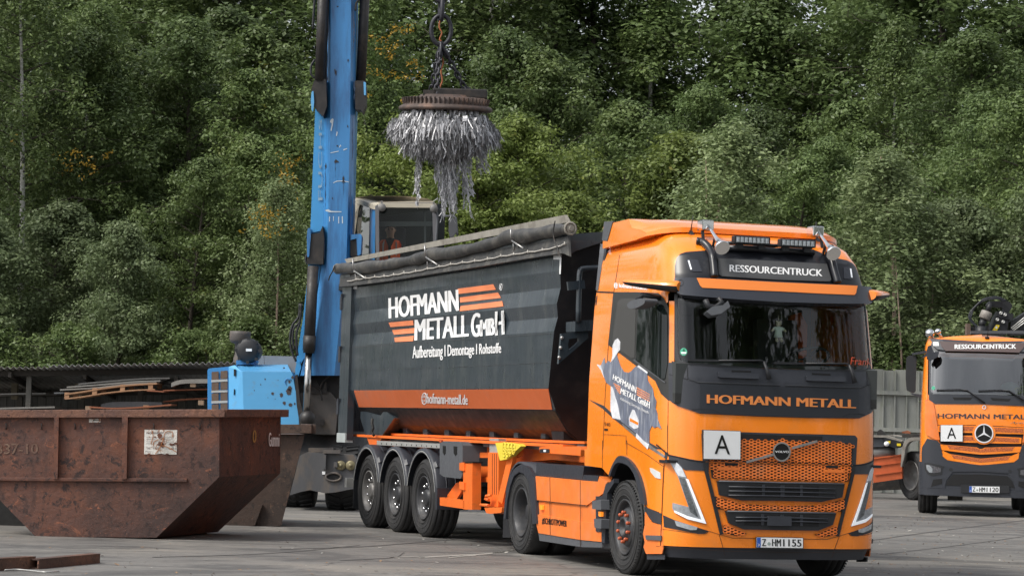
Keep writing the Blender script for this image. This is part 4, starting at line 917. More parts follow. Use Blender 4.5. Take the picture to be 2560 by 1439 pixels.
for x in (495,640,795,950,1120,1295,1490): 
    patch_mb(px('K',[(x-14,366+x*.012),(x+18,366+x*.012),(x+18,410+x*.025),(x-14,410+x*.025)]),plane(TLf,1,-.9),0,.3,'R',0,(),rb)
rb.build('body_ribs',M_slate,L)
tp_('round_lamp','L',[(1232,190),(1240,181),(1255,181),(1264,190),(1262,210),(1250,218),(1236,212)],M_orcap,-1.15,0,.05,both=False)
for k in range(3):
    for sg in (1,-1):
        y0,y1=(-1.25,-.80) if sg>0 else (.80,1.25); mg=MB(); a1=rad(168) if k<3 else 0; a0=rad(12 if k<2 else 8); zc=.55
        mg.lathe([(.60,y0),(.66,y0),(.67,y0+.03),(.67,y1),(.64,y1),(.64,y0+.03),(.60,y0)],(1.31*k,0,zc),'Y',30,0,True,a0,a1)
        for t in (.15,.28,.40): mg.lathe([(.668,y0+t),(.682,y0+t+.006),(.668,y0+t+.012)],(1.31*k,0,zc),'Y',30,0,True,a0,a1)
        mg.lathe([(.672,y0+.02),(.69,y0+.05),(.69,y0+.42),(.672,y0+.44)],(1.31*k,0,zc),'Y',4,0,False,rad(38),rad(46))
        if k==2: mg.box((1.31*k+.685,(y0+y1)/2,.55),(.05,.45,.3),bev=.01)
        o=mg.build('mudguard',M_plas,L)
        ed=MB(); yy=y0-.004 if sg>0 else y1+.004; ed.lathe([(.612,yy),(.622,yy-.003 if sg>0 else yy+.003),(.626,yy)],(1.31*k,0,zc),'Y',30,0,True,a0,a1); ed.build('mudguard_edge',M_alu,o)
        w_=make_wheel('trailer' if k else 'trailer_grey',L,(1.31*k,-1.22*sg,.535),sg<0,.535)
ax=MB()
for k in range(3): ax.cyl((1.31*k,-1.0,.53),(1.31*k,1.0,.53),.07,12); ax.box((1.31*k+.1,-.5,.75),(.6,.12,.3)); ax.box((1.31*k+.1,.5,.75),(.6,.12,.3)); ax.cyl((1.31*k+.35,-.6,.65),(1.31*k+.35,.6,.65),.14,12)
ax.cyl((4.2,-.5,.62),(4.2,.5,.62),.17,14); ax.box((4.3,0,.7),(.3,1.6,.3)); ax.box((3.5,0,.85),(2.2,1.2,.25)); ax.build('running_gear',M_und,L)
fl_=MB(); fl_.box((-.68,-1.02,.5),(.02,.42,.5)); fl_.box((-.68,1.02,.5),(.02,.42,.5)); fl_.build('rear_mud_flap',M_plas2,L)
bmp=MB(); bmp.box((-1.2,0,.62),(.12,2.4,.14)); bmp.box((-1.0,-1.0,.66),(.5,.08,.1)); bmp.box((-1.0,1.0,.66),(.5,.08,.1)); bmp.box((-1.2,0,.95),(.14,.9,.7)); bmp.build('rear_bumper',M_alu,L)
# ---------------------------------------------------------------- material handler (blue)
def quadm(mb,fr,pts,Ys,th=None,mi=0,dirv=(0,1,0)):
    """polygon of picture points, each at its own depth; optional thickness"""
    P=[W(p,y) for p,y in zip(px(fr,pts),Ys if hasattr(Ys,'__len__') else [Ys]*len(pts))]; n=len(P)
    o_,d_=ray(px(fr,pts)[0])
    tri=mgeo.tessellate_polygon([[Vector(q) for q in [(a,b,0) for a,b in px(fr,pts)]]])
    if th is None: mb.add(P,[tuple(t) for t in tri],mi)
    else:
        D=Vector(dirv)*th; mb.add(P+[p+D for p in P],[tuple(t) for t in tri]+[tuple(n+i for i in t[::-1]) for t in tri]+[(i,(i+1)%n,n+(i+1)%n,n+i) for i in range(n)],mi)
    return P
def wob(name,fr,pts,Y,th,mt,parent,rr=0,dirv=(0,1,0)):
    m_=MB(); quadm(m_,'O',rnd(px(fr,pts),rr) if rr else px(fr,pts),Y,th,0,dirv); 
    return m_.build(name,mt,parent)
HB=(-3.3,43.5,0)
class WP:   # parts are written in world space, their empty stands at the base
    pass
def base(name,loc,label,cat,group=None):
    return empty(name,loc,0,label,cat,group)
def settle(e):
    """children were built in world coordinates: move them into the frame of their thing"""
    for c in e.children:
        if c.type=='MESH' and not c.get('_s'):
            c.data.transform(Matrix.Translation(-Vector(e.location))); c['_s']=1
    for c in e.children:
        if '_s' in c: del c['_s']
M_blue=mat('blue_paint',(.035,.19,.44),.42,var=.10,vscale=3,coat=.2,stretch=(3,3,.4),col2=(.016,.06,.17),c2amt=.75,c2scale=2.0,c2lo=.48,c2hi=.70)
M_blueh=mat('hood_blue',(.09,.34,.62),.38,var=.04,coat=.35,col2=(.16,.22,.28),c2amt=.6,c2scale=5,c2lo=.58,c2hi=.74)
M_grim=mat('oily_black',(.016,.014,.014),.5,var=.4,vscale=6,col2=(.06,.045,.035),c2amt=.6)
M_mach=mat('grey_brown_machine',(.085,.075,.070),.6,var=.25,vscale=3,col2=(.16,.12,.085),c2amt=.5,c2scale=4)
M_undc=mat('undercarriage_grey',(.070,.070,.074),.6,var=.2,vscale=2,col2=(.15,.11,.075),c2amt=.55,c2scale=2.5,stretch=(1.5,1.5,.5))
M_beige=mat('beige_cab_paint',(.42,.38,.30),.5,var=.1,vscale=3,col2=(.20,.16,.12),c2amt=.6,c2scale=2.4)
HX=base('material_handler',HB,'big blue wheeled scrap handler with tall boom and raised driver cab','excavator')
# undercarriage
uc=MB(); quadm(uc,'N',[(690,992),(735,968),(1060,985),(1088,1020),(1085,1215),(930,1245),(860,1250),(760,1228),(700,1240),(620,1265)],41.6,2.0)
uc.build('undercarriage',M_undc,HX)
u2=MB(); quadm(u2,'N',[(750,938),(920,938),(920,968),(750,968)],41.9,1.2); quadm(u2,'N',[(850,952),(970,952),(970,975),(850,975)],41.5,.3); u2.build('deck_plate',M_mach,HX)
u3=MB(); c_=px('N',[(923,1138)])[0]; quadm(u3,'O',rnd([(c_[0]-17,c_[1]-9),(c_[0]+17,c_[1]-9),(c_[0]+17,c_[1]+9),(c_[0]-17,c_[1]+9)],9),41.59,.03); u3.build('frame_opening',M_dark,HX)
u3=MB(); u3.tube([W((c_[0]+19*math.cos(a),c_[1]+10*math.sin(a)),41.58) for a in [k/20*2*math.pi for k in range(20)]],.02,6,closed=True); u3.build('opening_rim',M_mach,HX)
for c in ((975,1058),(1042,1058)):
    u4=MB(); q=W(px('N',[c])[0],41.6); u4.lathe([(0,-.05),(.06,-.05),(.085,-.035),(.085,0)],q,'Y',20); u4.lathe([(0,-.07),(.03,-.07),(.03,-.05)],q,'Y',12); u4.build('front_lamp',mat('dull_brass',(.22,.19,.11),.5,metal=.4),HX)
u5=MB(); quadm(u5,'N',[(850,980),(872,985),(868,1085),(848,1085)],41.5,.1); quadm(u5,'N',[(925,1035),(950,1035),(950,1070),(925,1070)],41.5,.1); u5.build('frame_brackets',M_undc,HX)
u5=MB(); quadm(u5,'N',[(845,1100),(866,1100),(866,1120),(845,1120)],41.58,.02); u5.build('small_sign',M_whp,HX)
for cx,cy,Y in ((992,1290,42.5),(690,1250,43.3),(992,1240,46.0),(700,1220,46.5)):
    q=W(px('N',[(cx,cy)])[0],Y); q.z=.55; w_=MB(); P=[(.28,-.28),(.45,-.3),(.54,-.27),(.56,-.2),(.56,.2),(.54,.27),(.45,.3),(.28,.28),(.0,.2)]; w_.lathe(P,q,'X',28)
    for k in range(26):
        a=k/26*2*math.pi; R=Matrix.Rotation(a,3,'X'); 
        for sg in (-1,1): w_.box(q+R@Vector((sg*.14,0,.565)),(.22,.05,.04),R@Matrix.Rotation(.35*sg,3,'Z'))
    w_.build('wheel',M_tyre,HX)
# turntable, dark turret
t_=MB(); q=W(px('N',[(840,900)])[0],43.2); t_.lathe([(1.0,q.z-.45),(1.0,q.z-.1),(.85,q.z),(.85,q.z+.3),(0,q.z+.3)],(q.x,43.4,0),'Z',36); t_.build('slewing_ring',M_grim,HX)
tu=MB(); quadm(tu,'N',[(655,440),(700,430),(905,430),(970,440),(972,835),(940,855),(790,845),(760,820),(680,780)],42.5,2.4); tu.build('turret',M_grim,HX)
tu=MB(); quadm(tu,'N',[(690,560),(740,548),(900,552),(940,600),(948,700),(935,845),(800,842),(770,790),(700,760)],42.3,.25); tu.build('turret_cover',M_mach,HX)
tu=MB(); quadm(tu,'N',[(770,560),(770,500),(800,470),(840,540),(870,480),(880,560)],42.25,.04) ; tu.tube([W(p,42.2) for p in px('N',curve([(770,495),(805,520),(830,540),(845,610)],4))],.012,5); tu.tube([W(p,42.2) for p in px('N',curve([(905,430),(850,480),(830,530)],4))],.012,5); quadm(tu,'N',[(832,745),(858,745),(858,782),(832,782)],42.2,.08); tu.build('turret_fittings',M_grim,HX)
# engine hood
hd=MB(); D=42.0
quadm(hd,'N',[(293,412),(632,412),(640,430),(678,640),(684,775),(560,778),(305,778)],D,2.6)
hd.add([W(p,y) for p,y in zip(px('N',[(293,412),(632,412),(605,362),(250,362)]),(D,D,D+.9,D+.9))]+[W(p,y) for p,y in zip(px('N',[(605,362),(250,362)]),(D+2.6,D+2.6))],[(0,1,2,3),(3,2,4,5)])
quadm(hd,'N',[(198,376),(240,366),(252,363),(293,412),(305,778),(200,778)],[D+.35,D+.3,D+.9,D,D,D+.25],2.0)
hd.build('engine_hood',M_blueh,HX)
gp=MB(); quadm(gp,'N',rnd([(52,400),(60,388),(198,376),(200,700),(52,700)],6),[D+.55]*0 or D+.55,1.6); gp.build('grille_panel',mat('panel_blue',(.035,.22,.52),.45,var=.05,coat=.2),HX)
for i in range(5):
    for j in range(2):
        x0=80+j*62; y0=412-j*6+i*75; g_=MB(); quadm(g_,'O',rnd(px('N',[(x0,y0),(x0+48,y0-3),(x0+48,y0+52),(x0,y0+55)]),1.5),D+.52,.03); g_.build('radiator_screen',mat('rust_mesh',(.13,.085,.06),.8,var=.2,vscale=20),HX)
gp=MB(); quadm(gp,'N',[(78,468),(190,462),(190,478),(78,484)],D+.515,.02); quadm(gp,'N',[(78,542),(190,538),(190,552),(78,556)],D+.515,.02); quadm(gp,'N',[(78,614),(190,610),(190,626),(78,630)],D+.515,.02); gp.build('screen_rails',M_alu,HX)
sp=MB(); random.seed(8)
for (x,y,r_) in ((450,463,6),(420,500,5),(503,562,11),(563,573,14),(612,550,22),(622,525,18),(583,628,12),(626,640,14),(655,632,8),(376,540,4),(581,388,9),(540,470,3),(618,480,10),(640,450,12),(520,600,3),(470,590,3)):
    n_=22; quadm(sp,'N',[(x+r_*.8*(1+.3*random.uniform(-1,1))*math.cos(2*math.pi*k/n_),y+r_*(1+.3*random.uniform(-1,1))*math.sin(2*math.pi*k/n_)) for k in range(n_)],D-.004 if y>412 else D+.4)
sp.build('hood_rust_spots',mat('rust_spot',(.055,.045,.045),.8,var=.4,vscale=30),HX)
hs_=MB(); quadm(hs_,'N',[(233,393),(245,393),(245,440),(233,440)],D+.12,.05); quadm(hs_,'N',[(234,530),(238,530),(236,570),(232,570)],D+.12,.05); hs_.build('hood_latch',M_plas2,HX)
hs_=MB(); hs_.tube([W(p,D-.01) for p in px('N',curve([(632,465),(600,462),(588,480),(595,500)],4))],.008,5); hs_.build('hood_seam',M_blue,HX)
# air filter
q=W(px('N',[(272,350)])[0],D+1.0); q2=W(px('N',[(272,132)])[0],D+1.0); af=MB(); zt=q2.z
af.lathe([(.0,zt),(.185,zt),(.19,zt-.05),(.19,zt-.15),(.16,zt-.20),(.09,zt-.22),(.085,zt-.40),(.11,zt-.48),(.11,q.z)],(q.x,q.y,0),'Z',24); af.build('intake_cap',M_mach,HX)
c_=W(px('N',[(335,265)])[0],D+.7); af=MB(); af.lathe([(0,-.10),(.12,-.12),(.15,-.10),(.19,-.10),(.215,-.04),(.22,.05),(.20,.5),(0,.5)],c_,'Y',28)
for k in range(8): a=k/8*2*math.pi; af.box(c_+Vector((.21*math.cos(a),-.06,.21*math.sin(a))),(.05,.08,.05))
af.build('air_filter',M_plas2,HX)
af=MB(); quadm(af,'N',[(318,252),(358,252),(358,270),(318,270)],D+.56,.02); af.build('filter_label',M_whp,HX)
af=MB(); quadm(af,'N',[(250,332),(392,332),(372,362),(250,362)],D+.75,.5); af.build('filter_stand',M_blue,HX)
gb=MB(); quadm(gb,'N',[(395,298),(440,300),(448,362),(370,362)],D+1.6,.5); quadm(gb,'N',[(442,300),(662,305),(668,345),(655,440),(600,362),(450,362)],D+1.6,.5); gb.build('counterweight_cover',mat('cover_grey',(.24,.25,.27),.5,var=.1,vscale=2),HX)
# boom
bm_=MB(); BF=[(815,-70),(891,-70),(888,300),(884,470),(878,660),(864,800),(853,938),(751,938),(790,760),(804,660),(808,560),(813,300)]
lv=[(-70,815,891),(300,813,888),(470,810,884),(560,808,881),(660,804,878),(760,790,868),(800,783,864),(938,751,853)]
BV=[]
for (y,xl,xr) in lv:
    w_=xr-xl; BV+=[W((xl,y),42.08),W((xl+.17*w_,y),41.9),W((xr-.17*w_,y),41.9),W((xr,y),42.08),W((xr,y),42.08)+Vector((0,.6,0)),W((xl,y),42.08)+Vector((0,.6,0))]
bm_.add(BV,[(i*6+k,i*6+(k+1)%6,(i+1)*6+(k+1)%6,(i+1)*6+k) for i in range(len(lv)-1) for k in range(6)]); bm_.build('boom',M_blue,HX)
gs=MB(); random.seed(12)
for (x0,w0,ya,yb) in ((252,7,300,560),(262,4,60,250),(398,8,20,300),(402,6,420,560),(246,5,900,1150),(392,7,640,900),(240,4,1250,1430),(384,5,1000,1300),(300,3,860,1000),(345,2.5,960,1080)):
    n_=14; L_=[(x0+w0*random.uniform(-.2,.5),ya+(yb-ya)*k/n_) for k in range(n_+1)]; R_=[(x0+w0*random.uniform(.6,1.5)*math.sin(math.pi*(k+.3)/(n_+.6)),ya+(yb-ya)*k/n_) for k in range(n_+1)]; quadm(gs,'S',L_+R_[::-1],41.87)
gs.build('grease_streaks',mat('grease',(.012,.035,.085),.5,var=.4,vscale=8),HX)
bs=MB(); quadm(bs,'O',px('S',[(192,588),(252,588),(236,1255),(165,1270)])+[],42.1,.5); bs.build('boom_side_plate',mat('pale_blue',(.04,.26,.55),.42,var=.08,coat=.2),HX)
bs=MB(); quadm(bs,'O',[(776,582),(808,575),(806,640),(790,740),(770,880),(748,915),(740,905),(757,800),(768,700)],42.15,.55); quadm(bs,'N',[(668,345),(690,340),(700,380),(680,440),(660,450),(658,400)],42.1,.4); bs.build('boom_foot_plate',MATS['pale_blue'],HX)
# worn lettering on the boom side, set vertically
bl=MB(); PB=Plane(WORLD,(0,42.08,0),(0,-1,0))
V_,F_=text2d('FUCHS'); qd=[np.array(p) for p in px('S',[(207,1092),(212,650),(228,650),(232,1090)])]  # text runs upwards: TL,TR,BR,BL
text_mb('FUCHS',[tuple(q) for q in qd],PB,0,.02,0,1,bl); text_mb('MHL',px('S',[(216,870),(220,700),(232,700),(232,868)]),PB,.001,0,0,1,bl) if False else None
bl.build('boom_lettering',mat('faded_letters',(.20,.32,.42),.6,var=.3,vscale=12),HX)
sc_=MB(); random.seed(3)
for pts in ([(275,655),(285,645),(292,650),(288,680),(280,715),(276,712),(282,675),(272,665)],[(305,740),(310,715),(314,722),(310,742)],[(322,800),(330,788),(334,800),(328,795),(326,806)],[(275,832),(320,822),(320,826),(276,835)],[(345,815),(365,808),(366,812),(346,820)],[(290,995),(310,985),(340,984),(375,990),(375,993),(340,988),(312,989),(292,998)],[(268,1180),(272,1180),(272,1205),(268,1208)],[(290,1178),(293,1178),(293,1203),(290,1205)],[(318,1182),(322,1178),(322,1215),(318,1218)],[(337,1180),(342,1178),(343,1218),(338,1216)],[(245,1145),(262,1140),(280,1150),(335,1152),(335,1156),(270,1156),(248,1150)]):
    quadm(sc_,'S',pts,41.895)
sc_.build('paint_scratches',mat('scratch',(.50,.56,.60),.6),HX)
rs_=MB()
for (x,y,a,b) in ((305,400,5,14),(308,880,11,9),(345,975,4,14),(313,36,5,5),(368,690,3,8),(250,905,4,16),(285,1080,3,6),(312,795,4,6),(371,330,3,12),(300,385,3,10),(345,990,9,4)):
    n_=10; quadm(rs_,'S',[(x+a*(1+.5*random.uniform(-1,1))*math.cos(2*math.pi*k/n_),y+b*(1+.5*random.uniform(-1,1))*math.sin(2*math.pi*k/n_)) for k in range(n_)],41.893)
rs_.build('boom_stains',mat('dark_stain',(.02,.018,.02),.6),HX)
# hydraulic cylinders and joints
for (a,b,r1,Y) in (((238,-150),(216,440),.088,41.8),((468,-150),(440,460),.088,42.2)):
    cy=MB(); cy.tube([W(p,Y) for p in px('S',[a,b])],r1,14); cy.tube([W(p,Y) for p in px('S',[(a[0]*.93+b[0]*.07,a[1]*.93+b[1]*.07),(a[0]*.90+b[0]*.10,a[1]*.90+b[1]*.10)])],r1+.02,14); q=px('S',[a,b]); c0=(q[0][0]*.3+q[1][0]*.7,q[0][1]*.3+q[1][1]*.7); cy.build('stick_cylinder',M_grim,HX)
for pts,Y in (([(185,440),(205,430),(250,432),(255,580),(235,635),(190,588),(175,560),(172,480)],41.75),([(408,440),(440,440),(462,440),(470,470),(468,575),(450,620),(440,598),(410,598)],41.95)):
    wob('cylinder_joint','S',pts,Y,.35,M_grim,HX,3)
for pts,Y in (([(172,500),(182,495),(186,560),(180,610),(172,600),(168,550)],41.72),([(455,445),(468,450),(468,520),(458,520)],41.9)):
    wob('joint_cap','S',pts,Y,.04,M_blueh,HX,2)
jb=MB(); quadm(jb,'S',[(165,1275),(215,1270),(232,1230),(240,1300),(235,1439),(150,1439),(145,1380),(150,1290)],41.85,.4); jb.build('boom_hinge',M_grim,HX)
wob('hinge_guard','S',[(150,1245),(165,1240),(168,1290),(158,1400),(148,1400),(146,1290)],41.82,.3,M_blue,HX,3)
wob('hinge_guard','R',[(610,835),(730,830),(738,860),(728,1060),(690,1075),(680,880),(612,900)],41.95,.4,M_blue,HX,2); wob('boom_hinge','R',[(610,880),(680,880),(690,1080),(612,1080)],42.0,.4,M_grim,HX)
cy=MB(); a_,b_=[W(p,41.75) for p in [(783,665),(772,882)]]; cy.tube([a_,b_],[.095,.098],16); cy.tube([a_+(b_-a_)*.80,a_+(b_-a_)*.97],.11,16); cy.build('boom_cylinder',M_grim,HX)
cy=MB(); cy.tube([b_,W((765,1040),41.75)],.062,14); cy.build('boom_cylinder_rod',mat('rod_steel',(.36,.35,.34),.18,metal=1),HX)
cy=MB(); cy.ball(W((768,1045),41.75),.14,8); quadm(cy,'N',[(655,440),(672,430),(690,600),(718,720),(712,775),(690,775),(668,640)],41.9,.15); cy.build('rod_end',M_grim,HX)
for k,pts in enumerate((('S',[(190,-20),(183,80),(178,160)]),('S',[(190,325),(170,360),(170,405),(190,425)]),('N',[(690,-60),(682,30),(640,90),(622,180),(635,270),(665,340)]),('N',[(700,-60),(690,60),(650,110),(640,190),(655,260)]),('N',[(694,-10),(688,80),(668,140),(668,240),(676,300)]),('S',[(245,480),(252,330),(250,250),(258,120),(262,-30)]),('S',[(430,0),(415,20),(411,60)]),('S',[(150,1439),(140,1410),(155,1370)]))):
    hh=MB(); hh.tube([W(p,41.95) for p in px(pts[0],curve(pts[1],5))],.022 if k!=5 else .03,6); hh.build('hydraulic_hose',M_plas2,HX)
# stick above the picture, carrying the magnet
st_=MB(); q0=W((850,-60),42.1); tip=Vector((W((1097,-60),37.6)[0],37.6,12.0)); q1=Vector((q0.x,42.2,12.6)); st_.bar(q0+Vector((0,0,-.1)),q1,.5,.7); st_.bar(q1,Vector((tip.x,37.6,12.9)),.4,.6); st_.bar(Vector((tip.x,37.6,12.9)),tip,.14,.14); st_.build('stick',M_blue,HX)
# cab
Yc=41.7
cb=MB(); 
quadm(cb,'R',[(632,440),(655,420),(770,408),(950,403),(1240,406),(1480,432),(1540,460),(1585,505),(1583,520),(1540,482),(960,478),(930,492),(905,520),(885,500),(830,478),(730,468),(710,520),(690,640),(640,640)],[Yc+1.7,Yc+1.7,Yc+1.2,Yc+.5,Yc+.3,Yc,Yc,Yc,Yc,Yc,Yc,Yc,Yc,Yc+.1,Yc+.6,Yc+1.3,Yc+1.4,Yc+1.6,Yc+1.7],.12)
cb.build('cab_roof_edge',M_beige,HX)
rf=MB(); P=[W(p,y) for p,y in zip(px('R',[(940,480),(1560,485),(1480,432),(1240,406),(950,403),(770,408),(650,425),(880,505)]),(Yc-.02,Yc-.02,Yc+.8,Yc+1.6,Yc+1.7,Yc+1.75,Yc+1.75,Yc+.05))]; rf.add(P,[tuple(range(8))]); rf.add([p+Vector((0,0,-.08)) for p in P],[tuple(range(8))[::-1]]); rf.add(P+[p+Vector((0,0,-.08)) for p in P],[(i,(i+1)%8,8+(i+1)%8,8+i) for i in range(8)]); rf.build('cab_roof',M_beige,HX)
fb=MB(); 
for pl,yy in (([(888,520),(932,490),(935,1120),(905,1120),(895,1000)],Yc),([(1530,500),(1583,505),(1590,600),(1585,1120),(1548,1120),(1532,600)],Yc),([(930,478),(1545,478),(1540,512),(935,508)],Yc-.01),([(830,480),(850,485),(838,1120),(815,1120)],Yc+.7),([(635,640),(690,640),(672,830),(660,1120),(615,1120),(625,800)],Yc+1.65)): fb=MB(); quadm(fb,'R',pl,yy,.08); fb.build('cab_frame',mat('cab_frame_grey',(.12,.12,.13),.5,var=.1),HX)
fb=MB(); quadm(fb,'R',[(618,640),(690,640),(660,830),(652,1120),(610,1120)],Yc+1.6,.1); fb.build('cab_side_post',M_beige,HX)
bp=MB(); quadm(bp,'R',[(838,500),(892,520),(885,1120),(825,1120)],[Yc+.65,Yc+.02,Yc+.02,Yc+.65],.05); bp.build('cab_door_post',M_blue,HX)
bk_=MB(); bk_.box((W((1000,560),Yc)[0]-.15,Yc+1.75,4.75),(1.75,.06,1.5)); bk_.box((W((1000,560),Yc)[0]-.15,Yc+.9,3.85),(1.75,1.8,.1)); bk_.build('cab_rear_and_floor',mat('cab_inside',(.02,.024,.026),.7),HX)
M_cg=bpy.data.materials.new('cab_glass'); M_cg.use_nodes=True; glassmat(M_cg,(.75,.82,.78),0,.35)
for pl,ys in (([(932,508),(1535,512),(1535,1120),(932,1120)],Yc+.03),([(728,475),(838,492),(825,1120),(662,1120),(690,700)],[Yc+1.4,Yc+.7,Yc+.7,Yc+1.6,Yc+1.55]),([(620,700),(625,640),(600,640),(600,1100)],Yc+1.7)):
    g_=MB(); quadm(g_,'R',pl,ys); g_.build('cab_window',M_cg,HX)
for c in ((965,532),(1550,545)):
    l_=MB(); q=W(px('R',[c])[0],Yc-.16); l_.lathe([(0,-.03),(.055,-.03),(.07,-.01),(.07,.04),(.03,.09),(0,.09)],q,'Y',16); l_.bar(q+Vector((0,.05,.03)),q+Vector((-.01,.05,.12)),.03,.03); l_.build('work_lamp',M_rimg,HX)
ml=MB(); ml.tube([W(p,Yc-.1) for p in px('R',curve([(1560,590),(1585,605),(1588,700),(1575,900),(1570,960)],4))],.022,7); ml.tube([W(p,Yc-.1) for p in px('R',curve([(1600,628),(1700,630),(1780,640),(1800,680),(1815,850)],4))],.02,7); ml.build('mirror_bracket',M_gry,HX)
wob('wing_mirror','R',[(1718,650),(1790,660),(1812,700),(1808,800),(1770,860),(1730,872),(1715,800)],Yc-.12,.12,mat('mirror_back',(.07,.072,.08),.5),HX,2)
sh=MB(); quadm(sh,'R',[(935,515),(1535,520),(1535,560),(935,640)],Yc+.3,.02); sh.build('sun_blind',mat('blind',(.012,.02,.018),.6),HX)
sh=MB(); quadm(sh,'R',[(935,690),(1535,690),(1535,740),(935,745)],Yc+.35,.03); quadm(sh,'R',[(1440,560),(1460,560),(1460,1000),(1440,1000)],Yc+.4,.03); sh.build('cab_bars',M_gry,HX)
sl_=MB(); qc=W(px('R',[(1060,900)])[0],Yc+1.0); sl_.box((qc.x,Yc+1.15,4.15),(.55,.5,.15),bev=.04); sl_.box((qc.x,Yc+1.42,4.6),(.5,.14,.85),bev=.05); sl_.build('driver_seat',M_plas,HX)
settle(HX)
# ---- operator, one skinned body
def person(name,loc,rz,label,joints,edges,mats,parent=None):
    e=empty(name,loc,rz,label,'person')
    return e
PX,PY_,PZ_=qc.x,Yc+1.0,4.24
me=bpy.data.meshes.new('body'); 
J=[((0,0,0),.15),((0,.02,.2),.14),((0,.04,.38),.15),((0,.04,.50),.09),((0,.02,.57),.055),((0,-.01,.64),.075),((0,-.015,.71),.092),((0,.0,.79),.075),
 ((-.17,.04,.45),.065),((-.24,-.02,.22),.050),((-.20,-.28,.14),.038),((-.19,-.36,.14),.035),((.17,.04,.45),.065),((.24,-.02,.22),.050),((.20,-.28,.14),.038),((.19,-.36,.14),.035),
 ((-.10,-.05,-.03),.095),((-.14,-.42,-.02),.070),((-.14,-.45,-.36),.05),((-.14,-.55,-.40),.04),((.10,-.05,-.03),.095),((.14,-.42,-.02),.070),((.14,-.45,-.36),.05),((.14,-.55,-.40),.04)]
E_=[(0,1),(1,2),(2,3),(3,4),(4,5),(5,6),(6,7),(3,8),(8,9),(9,10),(10,11),(3,12),(12,13),(13,14),(14,15),(0,16),(16,17),(17,18),(18,19),(0,20),(20,21),(21,22),(22,23)]
me.from_pydata([j[0] for j in J],E_,[]); ob=bpy.data.objects.new('body',me); COL.objects.link(ob)
md=ob.modifiers.new('s','SKIN'); 
for i,(p,r_) in enumerate(J): me.skin_vertices[0].data[i].radius=(r_,r_); 
me.skin_vertices[0].data[0].use_root=True
ob.modifiers.new('ss','SUBSURF').levels=2; ob.modifiers['ss'].render_levels=2
dg=bpy.context.evaluated_depsgraph_get(); m2=bpy.data.meshes.new_from_object(ob.evaluated_get(dg)); bpy.data.objects.remove(ob)
skin=mat('skin',(.40,.22,.15),.55); dark=mat('dark_workwear',(.012,.013,.02),.9)
m2.materials.clear(); m2.materials.append(dark); m2.materials.append(skin)
for p in m2.polygons:
    c=p.center; p.use_smooth=True; p.material_index=1 if (c.z>.56 or c.y<-.30 and c.z>.08) else 0
OP=empty('person',(PX,PY_,PZ_),0,'machine operator in an orange hi-vis vest seated behind the cab glass','person')
o=bpy.data.objects.new('person_body',m2); COL.objects.link(o); o.parent=OP
vs=MB()
for sg in (-1,1):
    vs.add([(sg*.03,-.145,.03),(sg*.17,-.12,.03),(sg*.185,-.10,.25),(sg*.20,-.05,.45),(sg*.16,.0,.52),(sg*.08,-.06,.53),(sg*.025,-.14,.40),(sg*.02,-.155,.22)],[tuple(range(8))])
    vs.add([(sg*.17,-.12,.03),(sg*.185,-.10,.25),(sg*.20,-.05,.45),(sg*.16,.0,.52),(sg*.2,.16,.45),(sg*.19,.17,.03)],[tuple(range(6))])
vs.add([(-.19,.19,.03),(.19,.19,.03),(.2,.17,.45),(0,.15,.54),(-.2,.17,.45)],[tuple(range(5))])
vs.build('hi_vis_vest',mat('hi_vis',(.95,.12,.02),.7,emit=(.95,.10,.02),estr=.0),OP)
vs=MB(); vs.add([(.085,-.142,.05),(.12,-.138,.05),(.13,-.10,.45),(.10,-.06,.52)],[(0,1,2,3)]); vs.add([(-.085,-.142,.05),(-.12,-.138,.05),(-.13,-.10,.45),(-.10,-.06,.52)],[(0,1,2,3)]); vs.build('reflective_band',mat('reflective',(.5,.5,.5),.4),OP)
hr=MB(); hr.ball((0,.015,.745),.098,8,0,(.95,1.0,.95)); hr.build('hair',mat('hair',(.03,.02,.015),.8),OP)
fc=MB()
for sg in (-1,1): fc.ball((sg*.035,-.095,.71),.012,5); 
fc.build('eyes',M_ink,OP); fc=MB(); fc.ball((0,-.108,.685),.016,5,0,(.8,1,1.3)); fc.ball((.088,0,.70),.02,5,0,(.5,1,1.4)); fc.ball((-.088,0,.70),.02,5,0,(.5,1,1.4)); fc.ball((0,-.095,.65),.02,5,0,(1.4,.5,.35)); fc.build('face_features',skin,OP)
# ---------------------------------------------------------------- magnet and scrap
YM=37.6; mc=W(px('S',[(903,575)])[0],YM)
LM=empty('lifting_magnet',tuple(mc),0,'round ribbed lifting magnet hanging by chains from a large ring','magnet')
M_rmag=mat('rusty_magnet',(.075,.055,.048),.6,var=.35,vscale=5,metal=.3,col2=(.17,.10,.07),c2amt=.7,c2scale=4)
M_chain=mat('dark_chain',(.035,.035,.042),.42,metal=.5,var=.2,vscale=20)
pm=6044/YM; zc=lambda y: W(px('S',[(897,y)])[0],YM).z-mc.z
dm=MB(); dm.lathe([(0,zc(520)),(.40,zc(520)),(.42,zc(530)),(.60,zc(535)),(.645,zc(552)),(.66,zc(575)),(.72,zc(584)),(.735,zc(592)),(.735,zc(602)),(.71,zc(608)),(0,zc(608))],(0,0,0),'Z',64)
dsc=dm.build('magnet_disc',M_rmag,LM)
rbm=MB()
for k in range(56):
    a=k/56*2*math.pi; R=Matrix.Rotation(a,3,'Z'); rbm.box(R@Vector((.655,0,zc(560))),(.05,.022,.13),R@Matrix.Rotation(rad(14),3,'Y'),bev=.004)
rbs=rbm.build('magnet_ribs',M_rmag,LM)
tpb=MB(); tpb.box((.22,0,zc(510)),(.85,.5,.14),bev=.02); tpb.box((-.25,-.1,zc(515)),(.2,.3,.1)); tbx=tpb.build('terminal_box',M_grim,LM)
